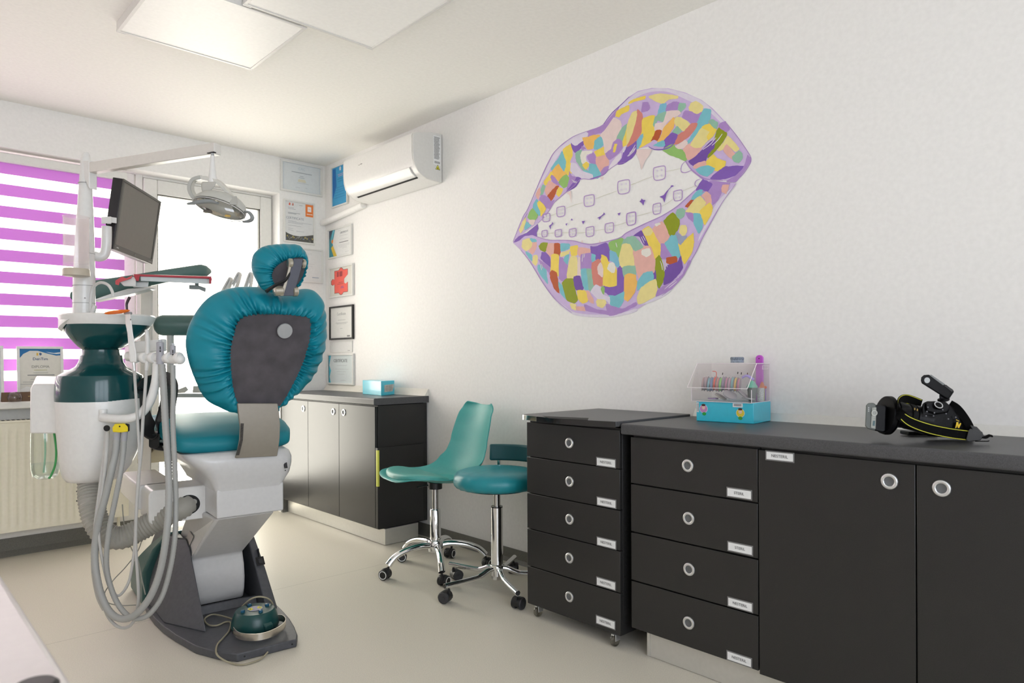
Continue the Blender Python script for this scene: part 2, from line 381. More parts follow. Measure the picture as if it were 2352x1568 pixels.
# ------------------------------------------------------------------ ceiling panels
def ceilpanel(x0, y0, x1, y1, label):
    t = thing('ceiling_light', label, 'ceiling light', ((x0+x1)/2, (y0+y1)/2, H), group='square ceiling light panels')
    b = MB(); w = .014; z0 = H-.040
    b.bb((x0, y0, z0), (x1, y0+w, H)); b.bb((x0, y1-w, z0), (x1, y1, H)); b.bb((x0, y0+w, z0), (x0+w, y1-w, H)); b.bb((x1-w, y0+w, z0), (x1, y1-w, H))
    b.build('frame', mat('panel_frame', (.74, .73, .70, 1), .35), t, bevel=.0015)
    MB().bb((x0+w, y0+w, z0+.003), (x1-w, y1-w, z0+.007)).build('diffuser', mat('panel_diffuser', (.82, .81, .78, 1), .45, emis=(1, .97, .9), estr=.06), t)
    for x, y in ((x0, y0), (x1, y0), (x1, y1), (x0, y1)):
        MB().box((x+(.018 if x == x0 else -.018), y, z0+.006), (.036, .006, .014)).build('corner_clip', white_pl, t, bevel=.001)
ceilpanel(.817, 2.80, 1.418, 3.386, 'square white ceiling light panel nearer the purple blind')
ceilpanel(1.130, 2.185, 1.737, 2.785, 'square white ceiling light panel further right towards the mural wall')
# ------------------------------------------------------------------ cabinets
def handle_part(parent, c, r=.0225, nrm=(-1, 0, 0)):
    """round recessed ring pull"""
    c = Vector(c); nrm = Vector(nrm)
    b = MB(); b.lathe([(r*.60, -.0005), (r*.60, .0035), (r*.68, .0048), (r*.84, .0050), (r*.96, .0034), (r, .0008), (r, -.0005)], c, nrm, 32, False)
    o = b.build('handle', alu, parent)
    b = MB(); b.lathe([(r*.60, .0034), (r*.57, .0012), (r*.45, .0004), (0.0001, .0002)], c, nrm, 28, False)
    b.build('handle_dish', mat('handle_dish', (.16, .17, .18, 1), .35, .6), o)
def label_part(parent, c, w, h, txt, size):
    """clear holder with white paper card, on a face looking to -X; card runs along -Y"""
    x, y, z = c
    b = MB(); b.bb((x-.0012, y-w/2-.004, z-h/2-.004), (x, y+w/2+.004, z+h/2+.004)); o = b.build('label_holder', mat('clear_holder', (.16, .16, .16, 1), .15, coat=.4), parent, bevel=.0004)
    b = MB(); b.bb((x-.0018, y-w/2, z-h/2), (x-.001, y+w/2, z+h/2)); b.build('paper_card', paper, o)
    M = basis((x-.0022, y, z), (0, -1, 0), (0, 0, 1)); b = MB(); b.text(txt, size, M); b.build('lettering', mat('grey_ink', (.10, .10, .10, 1), .7), o, smooth=0)
def front(name, parent, X, y0, y1, z0, z1, th=.018, m=lam_dark):
    return MB().bb((X, y0, z0), (X+th, y1, z1)).build(name, m, parent, bevel=.0012)

FX = 2.095
# four drawer base unit
Ya = PX(1449, 1220, FX).y; Yb = PX(1741.6, 1200, FX).y
t = thing('drawer_cabinet', 'fixed anthracite base cabinet with four wide drawers, under the worktop', 'cabinet', (2.33, (Ya+Yb)/2, .1), group='fitted base cabinets on the right wall')
MB().bb((FX+.019, Yb+.001, .10), (XR-.008, Ya-.001, .815)).build('body', lam_dark, t)
zl = [.812]+[PX(1449, y, FX).z for y in (1109.8, 1220.4, 1331.4)]+[PX(1450, 1441.6, FX).z]
hz = [PX(1580, 1069, FX), PX(1582, 1190, FX), PX(1583, 1307, FX), PX(1582, 1430, FX)]
lab = [('STERIL', 1698, 1133), ('STERIL', 1700, 1259), ('NESTERIL', 1700, 1388), ('NESTERIL', 1698, 1513)]
for i in range(4):
    d = front('drawer', t, FX, Yb+.002, Ya-.001, zl[i+1]+.0025, zl[i]-.0025)
    h = hz[i]; handle_part(d, (FX, h.y, h.z))
    p = PX(lab[i][1], lab[i][2], FX); label_part(d, (FX, p.y, p.z), .083, .0255, lab[i][0], .0125)
# two door unit, runs out of the picture
Yc = PX(2104.5, 1300, FX).y; zb = PX(1746, 1548, FX).z; Yd = Yc-(Yb-Yc)
t = thing('door_cabinet', 'anthracite base cabinet with two tall doors at the right edge', 'cabinet', (2.33, (Yb+Yd)/2, .1), group='fitted base cabinets on the right wall')
MB().bb((FX+.019, Yd, .10), (XR-.008, Yb-.002, .815)).build('body', lam_dark, t)
d = front('door', t, FX, Yc+.002, Yb-.002, zb, .808); p = PX(2043, 1105, FX); handle_part(d, (FX, p.y, p.z))
p = PX(1791, 1048, FX); label_part(d, (FX, p.y, p.z), .086, .0235, 'NESTERIL', .0130)
d = front('door', t, FX, Yd, Yc-.002, zb, .808); p = PX(2163, 1121, FX); handle_part(d, (FX, p.y, p.z))
# plinth
o = tag(MB().bb((2.122, Yd, .001), (2.136, Ya-.055, .098)).build('plinth', plinth_m, bevel=.001), 'brushed metal plinth strip under the drawer and door cabinets', 'plinth')
MB().bb((2.120, Ya-.066, .001), (2.1225, Ya-.053, .098)).build('corner_profile', plinth_m, o)
# worktop + upstand
def worktop(name, label, x0, x1, y0, y1, z0, z1, m=lam_top):
    b = MB(); r = .008
    prof = [(x0+r, z1)]+[(x0+r-r*math.sin(R(a)), z1-r+r*math.cos(R(a))) for a in (22, 45, 67, 90)]+[(x0+r-r*math.cos(R(a)), z0+r-r*math.sin(R(a))) for a in (0, 30, 60, 90)]+[(x1, z0), (x1, z1)]
    b.prism([(x, y0, z) for x, z in prof], (0, y1-y0, 0))
    return tag(b.build(name, m), label, 'worktop')
ZT = .858
worktop('worktop', 'long grey speckled worktop over the fixed cabinets by the mural wall', 2.075, XR-.001, Yd-.02, 1.614, .818, ZT)
tag(MB().prism([(XR-.001, Yd, ZT), (XR-.022, Yd, ZT), (XR-.019, Yd, ZT+.004), (XR-.005, Yd, ZT+.030), (XR-.001, Yd, ZT+.031)], (0, 1.614-Yd, 0)).build('upstand_strip', mat('upstand_alu', (.70, .70, .68, 1), .35, .3)), 'pale metal upstand strip along the back of the long worktop', 'trim strip')

# rolling drawer trolley
TX = 2.08; y1 = PX(1211, 1200, TX).y; y0 = PX(1424, 1200, TX).y
t = thing('drawer_trolley', 'black five drawer trolley on small clear castors beside the stool', 'trolley', (2.33, (y0+y1)/2, 0))
MB().bb((TX+.019, y0+.001, .055), (2.555, y1-.001, .838)).build('body', lam_dark, t, bevel=.001)
zz = [PX(1211, y, TX).z for y in (968, 1047.5, 1130.5, 1212.5, 1297.6, 1385)]
hy = [(1308, 1017), (1308.5, 1105.5), (1308.5, 1192), (1308, 1281), (1308, 1370)]
lb = [(1393, 1062), (1394, 1154), (1394, 1247), (1393, 1340), (1392, 1429)]
for i in range(5):
    d = front('drawer', t, TX, y0, y1, zz[i+1]+.002, zz[i]-.002)
    p = PX(*hy[i], TX); handle_part(d, (TX, p.y, p.z), .0215)
    p = PX(*lb[i], TX); label_part(d, (TX, p.y+.002, p.z), .088, .0275, 'NESTERIL', .0135)
# top board with bowed front edge
pts = [(2.565, y0+.001), (2.565, y1+.006), (2.12, y1+.012)]
fr = [(2.085, y1+.014), (2.058, y1+.004), (2.045, y1-.03), (2.030, y1-.11), (2.022, y1-.20), (2.026, y0+.20), (2.040, y0+.10), (2.056, y0+.03), (2.060, y0+.001)]
pts += fr
b = MB(); b.prism([(x, y, .845) for x, y in pts], (0, 0, .021)); b.build('top_board', lam_top, t, bevel=.003, seg=3)
b = MB(); ed = catmull([(x-.0005, y, .8555) for x, y in [(2.565, y1+.006), (2.12, y1+.0125)]+fr[:4]], 4); 
b.ribbon([(p.x-.0006, p.y+.0012, p.z) for p in ed], (0, 0, 1), .020, .0012, smooth=1); b.build('steel_edging', chrome, t, bevel=.0004)
b = MB(); b.ribbon([(x-.0022, y, .8545) for x, y in fr[3:]], (0, 0, 1), .022, .002, smooth=4); b.build('black_edging', black_gl, t, bevel=.0004)
b = MB(); b.prism([(p.x, p.y, .8662) for p in (PZ(1246, 955.5, .866), PZ(1352, 960, .866), PZ(1350, 965, .866), PZ(1262, 960.5, .866))], (0, 0, .0006)); b.build('grip_recess', black_gap, t)
for (cx, cy) in ((2.118, y1-.035), (2.112, y0+.045), (2.51, y1-.035), (2.51, y0+.045)):
    b = MB(); b.cyl((cx, cy, .048), (cx, cy, .056), .016); b.box((cx-.005, cy, .046), (.035, .012, .006)); b.bb((cx-.018, cy-.011, .022), (cx+.010, cy-.009, .048)); b.bb((cx-.018, cy+.009, .022), (cx+.010, cy+.011, .048))
    o = b.build('caster', alu, t, bevel=.001)
    b = MB(); b.lathe([(.004, -.008), (.021, -.008), (.0225, -.004), (.0225, .004), (.021, .008), (.004, .008)], (cx-.008, cy, .0225), (0, 1, 0), 24)
    w_ = b.build('caster_wheel', glassmat('clear_wheel', (.95, .93, .86), .12, .08, .75), o)
    

# ------------------------------------------------------------------ far cabinet in the corner
GX = 2.205
t = thing('corner_cabinet', 'three door cabinet in the far corner under the certificates', 'cabinet', (2.4, 4.15, .1))
ye = 3.525
MB().bb((GX+.019, ye, .10), (XR-.008, 4.80, .832)).build('body', lam_dark, t, bevel=.0015)
ys = [ye+.004, PX(778.5, 950, GX).y, PX(707.3, 920, GX).y, PX(647, 940, GX).y]
zb = PX(863, 1212, GX).z
hs = [PX(790, 947, GX), PX(766, 945, GX), PX(697, 938, GX)]
for i in range(3):
    d = front('door', t, GX, ys[i]+.0015, ys[i+1]-.0015, zb, .826)
    handle_part(d, (GX, hs[i].y, hs[i].z))
MB().bb((GX-.002, ye-.026, .112), (XR-.055, ye-.002, .585)).build('side_board', lam_dark, t, bevel=.001, label='lower black side board')
MB().bb((GX-.004, ye-.0275, .36), (GX+.008, ye-.0255, .572)).build('yellow_sticker', mat('yellow_sticker', (.70, .72, .12, 1), .5, emis=None), t)
MB().bb((GX-.0045, ye-.027, .36), (GX-.002, ye-.012, .572)).build('yellow_sticker', MATS['yellow_sticker'], t)
MB().bb((2.262, ye-.01, .002), (XR-.085, 4.80, .098)).build('plinth', plinth_m, t, bevel=.001, label='white metal plinth')
worktop('worktop', 'short grey worktop on the far corner cabinet', GX-.018, XR-.001, ye-.012, 4.825, .836, .876)
tag(MB().prism([(XR-.001, ye-.012, .877), (XR-.040, ye-.012, .877), (XR-.032, ye-.012, .880), (XR-.006, ye-.012, .918), (XR-.001, ye-.012, .920)], (0, 1.29, 0)).build('upstand_strip', mat('upstand_cream', (.70, .68, .62, 1), .4)), 'cream upstand strip behind the blue box on the far worktop', 'trim strip')

# ------------------------------------------------------------------ white desk in the near left corner
b = MB(); b.prism([(x, y, .722) for x, y in rrect(1.35, 1.95, .05, 6, -.507, .78)], (0, 0, .028))
t = thing('desk', 'white desk top, blurred in the near left corner', 'desk', (-.5, .8, 0))
b.build('desk_top', mat('desk_white', (.68, .62, .61, 1), .35), t, bevel=.010, seg=4)
for x in (-1.14, .12):
    for y in (-.15, 1.70): MB().bb((x-.02, y-.02, 0), (x+.02, y+.02, .722)).build('leg', alu, t)
p = PZ(152, 1569, .752)
tag(MB().lathe([(.0, 0), (.020, 0), (.022, .004), (.022, .012), (.018, .016), (0, .016)], (p.x-.03, p.y-.012, .7505), (0, 0, 1), 28).build('rubber_puck', black_pl), 'small black round object on the white desk edge', 'puck')
# ------------------------------------------------------------------ air conditioner
t = thing('air_conditioner', 'white wall mounted air conditioner near the ceiling', 'air conditioner', (2.5, 3.76, 2.17))
ya, yb = 3.362, 4.175
prof = [(2.580, 2.178), (2.470, 2.186), (2.435, 2.200), (2.405, 2.222), (2.384, 2.252), (2.374, 2.290), (2.371, 2.335), (2.371, 2.425), (2.376, 2.438), (2.395, 2.446), (2.50, 2.470), (2.580, 2.474)]
b = MB(); b.prism([(x, ya+.012, z) for x, z in prof], (0, yb-ya-.024, 0)); b.build('body', white_pl, t, smooth=30)
fp = [(2.384, 2.250), (2.372, 2.290), (2.3675, 2.335), (2.3675, 2.427), (2.374, 2.441), (2.395, 2.449), (2.47, 2.466), (2.47, 2.460), (2.40, 2.44), (2.38, 2.42), (2.38, 2.27), (2.392, 2.252)]
MB().prism([(x, ya+.014, z) for x, z in fp], (0, yb-ya-.028, 0)).build('front_panel', white_pl, t, smooth=30)
ep = [(x-.002 if x < 2.45 else x, z) for x, z in prof]
MB().prism([(x, ya, z) for x, z in ep], (0, .013, 0)).build('end_cap', white_pl2, t, bevel=.003, smooth=30)
MB().prism([(x, yb-.013, z) for x, z in ep], (0, .013, 0)).build('end_cap', white_pl2, t, bevel=.003, smooth=30)
MB().prism([(x, ya+.06, z) for x, z in ((2.384, 2.247), (2.401, 2.224), (2.430, 2.2015), (2.433, 2.199), (2.426, 2.197), (2.396, 2.217), (2.379, 2.246))], (0, yb-ya-.12, 0)).build('louvre', white_pl, t, smooth=30)
MB().prism([(x, ya+.06, z) for x, z in ((2.432, 2.1975), (2.443, 2.1925), (2.446, 2.196), (2.436, 2.202))], (0, yb-ya-.13, 0)).build('air_slot', black_gap, t)
b = MB(); ink = mat('grey_ink', (.10, .10, .10, 1), .7)
for i in range(34):
    zz_ = 2.447-i*.0040; b.bb((2.520+.002*random.random(), ya-.0004, zz_), (2.566-.012*random.random(), ya, zz_+.0019))
for i in range(16): b.bb((2.524+i*.0026, ya-.0004, 2.288), (2.5252+i*.0026, ya, 2.302))
b.build('rating_text', ink, t)
MB().bb((2.516, ya-.0002, 2.28), (2.570, ya+.0002, 2.456)).build('rating_sticker', paper, t)
b = MB(); b.prism([(2.531, ya-.0004, 2.252), (2.566, ya-.0004, 2.252), (2.5485, ya-.0004, 2.283)], (0, .0004, 0)); b.build('warning_triangle', mat('black_ink', (.01, .01, .01, 1), .6), t)
b = MB(); b.prism([(2.5355, ya-.0007, 2.2545), (2.5615, ya-.0007, 2.2545), (2.5485, ya-.0007, 2.2785)], (0, .0004, 0)); o = b.build('warning_triangle', mat('yellow_ink', (.80, .75, .05, 1), .5), t)
MB().prism([(2.5485+dx, ya-.001, 2.257+dz) for dx, dz in ((-.004, 0), (.004, 0), (.005, .004), (.002, .006), (.001, .012), (-.003, .007), (-.005, .004))], (0, .0004, 0)).build('warning_flame', MATS['black_ink'], t)
b = MB(); b.bb((2.3668, 3.93, 2.372), (2.3675, 3.952, 2.376)); b.bb((2.3668, 3.957, 2.371), (2.3675, 3.975, 2.3735)); b.build('badge', ink, t)
# white pipe trunking from the unit into the corner
a = PX(834, 470, 2.56); c = PX(750, 509, 2.56)
b = MB(); b.tube([(2.562, a.y, a.z), (2.562, (a.y+c.y)/2, (a.z+c.z)/2), (2.562, 4.78, PX(752, 508, 2.56).z), (2.555, 4.825, PX(750, 508, 2.56).z)], .0235, 14, 4)
tag(b.build('pipe_trunking', white_paint), 'white insulated pipe running from the air conditioner into the corner', 'pipe')

# ------------------------------------------------------------------ framed certificates
def frame(label, O, u, v, w, h, fm, fw, draw=None, bg=(.74, .75, .75, 1), depth=.016, group='framed certificates on the walls', name='framed_certificate', bgname=None):
    """O = bottom left corner on the wall, u = right dir, v = up dir; front looks along u x v"""
    O = Vector(O); u = Vector(u).normalized(); v = Vector(v).normalized(); n = u.cross(v)
    t = thing(name, label, 'picture frame', O+u*w/2, group=group)
    def q(a, b_, c): return O+u*a+v*b_+n*c
    b = MB()
    for (a0, b0, a1, b1) in ((0, 0, w, fw), (0, h-fw, w, h), (0, fw, fw, h-fw), (w-fw, fw, w, h-fw)):
        b.prism([q(a0, b0, 0), q(a1, b0, 0), q(a1, b1, 0), q(a0, b1, 0)], n*depth)
    b.build('frame', fm, t, bevel=.0012)
    m = mat('cert_bg_'+(bgname or 'paper'), bg, .55)
    b = MB(); b.prism([q(fw, fw, 0), q(w-fw, fw, 0), q(w-fw, h-fw, 0), q(fw, h-fw, 0)], n*(depth*.45)); s = b.build('sheet', m, t)
    if draw:
        k = [0]
        def P2(pts, color, nm, mm=None):
            k[0] += 1
            bb_ = MB(); bb_.prism([q(x*w, y*h, depth*.45+.0002+.00015*k[0]) for x, y in pts], n*.0001)
            bb_.build(nm, mm or mat('print_'+nm+'_%d_%d_%d' % tuple(int(c*255) for c in color[:3]), (*color[:3], 1), .55), s, smooth=0)
        def LN(lines, color, nm='text_line', th=.006):
            k[0] += 1; bb_ = MB()
            for x0, x1, y in lines: bb_.prism([q(x0*w, y*h-th/2*h, depth*.45+.0002+.00015*k[0]), q(x1*w, y*h-th/2*h, depth*.45+.0002+.00015*k[0]), q(x1*w, y*h+th/2*h, depth*.45+.0002+.00015*k[0]), q(x0*w, y*h+th/2*h, depth*.45+.0002+.00015*k[0])], n*.0001)
            bb_.build(nm, mat('print_'+nm+'_%d_%d_%d' % tuple(int(c*255) for c in color[:3]), (*color[:3], 1), .55), s, smooth=0)
        def TX_(txt, x, y, size, color, nm='lettering'):
            k[0] += 1; bb_ = MB(); bb_.text(txt, size, basis(q(x*w, y*h, depth*.45+.0002+.00015*k[0]), u, v)); bb_.build(nm, mat('print_'+nm+'_%d_%d_%d' % tuple(int(c*255) for c in color[:3]), (*color[:3], 1), .55), s, smooth=0)
        draw(P2, LN, TX_)
    return t
fwh = mat('white_frame', (.72, .72, .69, 1), .35); fbk = mat('black_frame', (.015, .015, .015, 1), .4); fgr = mat('grey_frame', (.55, .56, .55, 1), .4)
GI = (.33, .36, .38)
yw = YB-.0005
# back wall
def d1(P2, LN, TX_):
    for r_ in ((.07, .93, .07), (.07, .93, .93)): LN([r_], (.45, .52, .6), 'border', .008)
    for x in (.07, .925): P2([(x, .07), (x+.006, .07), (x+.006, .93), (x, .93)], (.45, .52, .6), 'border')
    TX_('CAC', .5, .80, .028, (.5, .58, .62)); LN([(.26, .74, .67)], GI, th=.022); LN([(.45, .54, .56), (.43, .56, .51)], GI, th=.014)
    P2([(.40, .37), (.60, .37), (.58, .46), (.42, .46)], (.66, .62, .48), 'seal'); LN([(.38, .66, .33), (.35, .45, .18), (.58, .63, .2)], (.5, .52, .54), th=.012)
frame('landscape white certificate high in the corner of the window wall', (2.226, yw, 2.342), (1, 0, 0), (0, 0, 1), .333, .226, fwh, .014, d1, (.66, .69, .70, 1), bgname='bluish')
def d2(P2, LN, TX_):
    P2([(.70, .66), (.97, .66), (.97, .95), (.70, .95)], (.80, .22, .05), 'orange_panel'); P2([(.77, .78), (.89, .78), (.89, .90), (.77, .90)], (.85, .80, .76), 'emblem'); TX_('52', .83, .84, .014, (.7, .2, .05)); LN([(.74, .93, .72)], (.9, .85, .8), th=.014)
    for a, c in ((.16, (.75, .15, .1)), (.26, (.6, .25, .2))): P2([(a, .88), (a+.05, .87), (a+.06, .92), (a+.02, .94)], c, 'emblem')
    LN([(.14, .32, .82), (.14, .38, .79), (.5, .6, .9)], GI, th=.008); LN([(.14, .52, .70), (.14, .40, .68)], GI, th=.010)
    TX_('CERTIFICATE', .36, .575, .024, (.35, .38, .42)); LN([(.14, .4, .51), (.14, .9, .485), (.14, .6, .46), (.14, .55, .40), (.14, .3, .33), (.14, .3, .29), (.4, .65, .28)], (.45, .47, .5), th=.008)
    P2([(.03, .03), (.97, .03), (.97, .24), (.75, .20), (.5, .165), (.3, .17), (.12, .21), (.03, .25)], (.10, .10, .09), 'skyline')
    random.seed(3)
    for i in range(26):
        x = .06+.035*i; y = .04+random.random()*.10; P2([(x, y), (x+.03, y), (x+.03, y+.03+random.random()*.02), (x, y+.02)], random.choice([(.55, .45, .12), (.30, .31, .30), (.12, .16, .30), (.22, .22, .2)]), 'skyline')
frame('portrait white certificate with orange corner panel and dark skyline strip', (2.249, yw, 1.970), (1, 0, 0), (0, 0, 1), .245, .312, fwh, .012, d2, (.70, .71, .71, 1), bgname='whiteb')
def d3(P2, LN, TX_):
    TX_('CERTIFICATE', .55, .84, .022, (.6, .62, .62)); LN([(.2, .8, .55), (.25, .75, .48), (.3, .7, .40)], (.55, .57, .58), th=.008); LN([(.74, .90, .16)], (.3, .36, .45), th=.02)
frame('pale landscape certificate partly behind the teal headrest', (2.226, yw, 1.684), (1, 0, 0), (0, 0, 1), .333, .255, fwh, .010, d3, (.72, .72, .715, 1), bgname='whitec')
# mural wall, corner end (front looks along -X): u = -Y
xw = XR-.0005
def RW(label, yl, yr, z0, z1, *a, **k): return frame(label, (xw, yl, z0), (0, -1, 0), (0, 0, 1), yl-yr, z1-z0, *a, **k)
def d4(P2, LN, TX_):
    P2([(.06, .2), (.30, .5), (.25, .94), (.06, .94)], (.012, .15, .45), 'blue_panel'); P2([(.50, .86), (.58, .86), (.60, .93), (.54, .96), (.48, .93)], (.6, .65, .7), 'emblem')
    LN([(.38, .74, .77), (.42, .70, .73)], (.45, .35, .5), th=.016); LN([(.35, .75, .66), (.4, .7, .60)], (.02, .22, .4), th=.012); LN([(.15, .85, .46), (.2, .8, .40), (.12, .88, .35), (.2, .8, .28), (.15, .85, .22)], (.02, .2, .45), th=.009)
RW('bright blue certificate partly behind the air conditioner', 4.712, 4.478, 2.240, 2.545, fwh, .010, d4, (.05, .33, .60, 1), bgname='blue')
def d5(P2, LN, TX_):
    P2([(.04, .04), (.33, .04), (.18, .52), (.30, .96), (.04, .96)], (.05, .27, .32), 'teal_panel'); P2([(.20, .96), (.28, .96), (.15, .60), (.12, .60)], (.16, .50, .62), 'blue_stripe'); P2([(.04, .62), (.20, .96), (.04, .96)], (.06, .08, .12), 'navy_panel')
    P2([(.12, .36), (.20, .44), (.38, .04), (.24, .04)], (.72, .50, .06), 'yellow_stripe'); P2([(.15, .52), (.20, .52), (.22, .60), (.18, .65), (.13, .60)], (.75, .25, .06), 'medal')
    TX_('CERTIFICATE', .68, .80, .020, (.35, .36, .38)); LN([(.42, .55, .88), (.5, .85, .70), (.5, .85, .58), (.45, .9, .40), (.45, .9, .36), (.5, .8, .32), (.6, .8, .28), (.72, .88, .14)], (.45, .46, .46), th=.008); LN([(.48, .86, .48)], (.2, .2, .2), th=.022)
RW('certificate with teal and yellow diagonal stripes below the pipe', 4.768, 4.424, 1.864, 2.085, fwh, .011, d5, (.74, .745, .73, 1), bgname='whited')
def d6(P2, LN, TX_):
    def puz(s):
        cx, cy = .50, .50; o = [(-.28, .36), (-.10, .36), (-.07, .40), (0, .44), (.07, .40), (.10, .36), (.28, .36), (.28, .18), (.20, .12), (.13, .06), (.13, -.06), (.20, -.10), (.28, -.05), (.28, -.36), (.10, -.36), (.07, -.40), (0, -.44), (-.07, -.40), (-.10, -.36), (-.28, -.36), (-.28, -.06), (-.34, -.10), (-.42, -.06), (-.42, .06), (-.34, .12), (-.28, .06)]
        return [(cx+x*s, cy+y*s*1.02) for x, y in o]
    P2(puz(1.0), (.08, .01, .01), 'puzzle_outline'); P2(puz(.965), (.82, .125, .095), 'puzzle_shape')
    P2([(.33, .66), (.41, .66), (.41, .82), (.33, .82)], (.35, .05, .05), 'stamp'); P2([(.44, .66), (.56, .66), (.56, .82), (.44, .82)], (.35, .05, .05), 'stamp'); LN([(.4, .58, .47), (.35, .6, .42)], (.5, .08, .06), th=.02); LN([(.5, .6, .33), (.48, .62, .29)], (.35, .1, .3), th=.02)
RW('white framed print of a coral red puzzle piece', 4.756, 4.406, 1.569, 1.798, fwh, .012, d6, (.68, .67, .61, 1), bgname='cream')
def d7(P2, LN, TX_):
    TX_('Certificate', .5, .76, .030, (.35, .36, .36)); LN([(.35, .68, .58), (.25, .78, .50), (.3, .72, .47), (.45, .55, .33)], (.35, .36, .36), th=.010); LN([(.74, .86, .10)], (.2, .2, .2), th=.04)
RW('certificate in a thin black frame', 4.750, 4.409, 1.254, 1.503, fbk, .012, d7, (.70, .70, .67, 1), bgname='whitee')
def d8(P2, LN, TX_): LN([(.80, .90, .15)], (.4, .4, .4), th=.06)
RW('narrow unframed white sheet between two certificates', 4.76, 4.432, 1.160, 1.243, fwh, .006, d8, (.73, .73, .71, 1), depth=.006, bgname='whitef')
def d9(P2, LN, TX_):
    P2([(.03, .05), (.12, .05), (.07, .25), (.13, .45), (.06, .62), (.13, .95), (.03, .95)], (.08, .50, .62), 'teal_wave'); P2([(.03, .05), (.06, .05), (.05, .95), (.03, .95)], (.02, .12, .16), 'teal_edge')
    TX_('CERTIFICATE', .50, .77, .034, (.12, .13, .14)); LN([(.35, .75, .62), (.3, .8, .50), (.35, .7, .42), (.4, .65, .34), (.5, .7, .14)], (.45, .47, .48), th=.010)
RW('certificate with teal wavy edge behind the tablet', 4.785, 4.405, .922, 1.150, fwh, .012, d9, (.62, .68, .68, 1), bgname='whiteg')
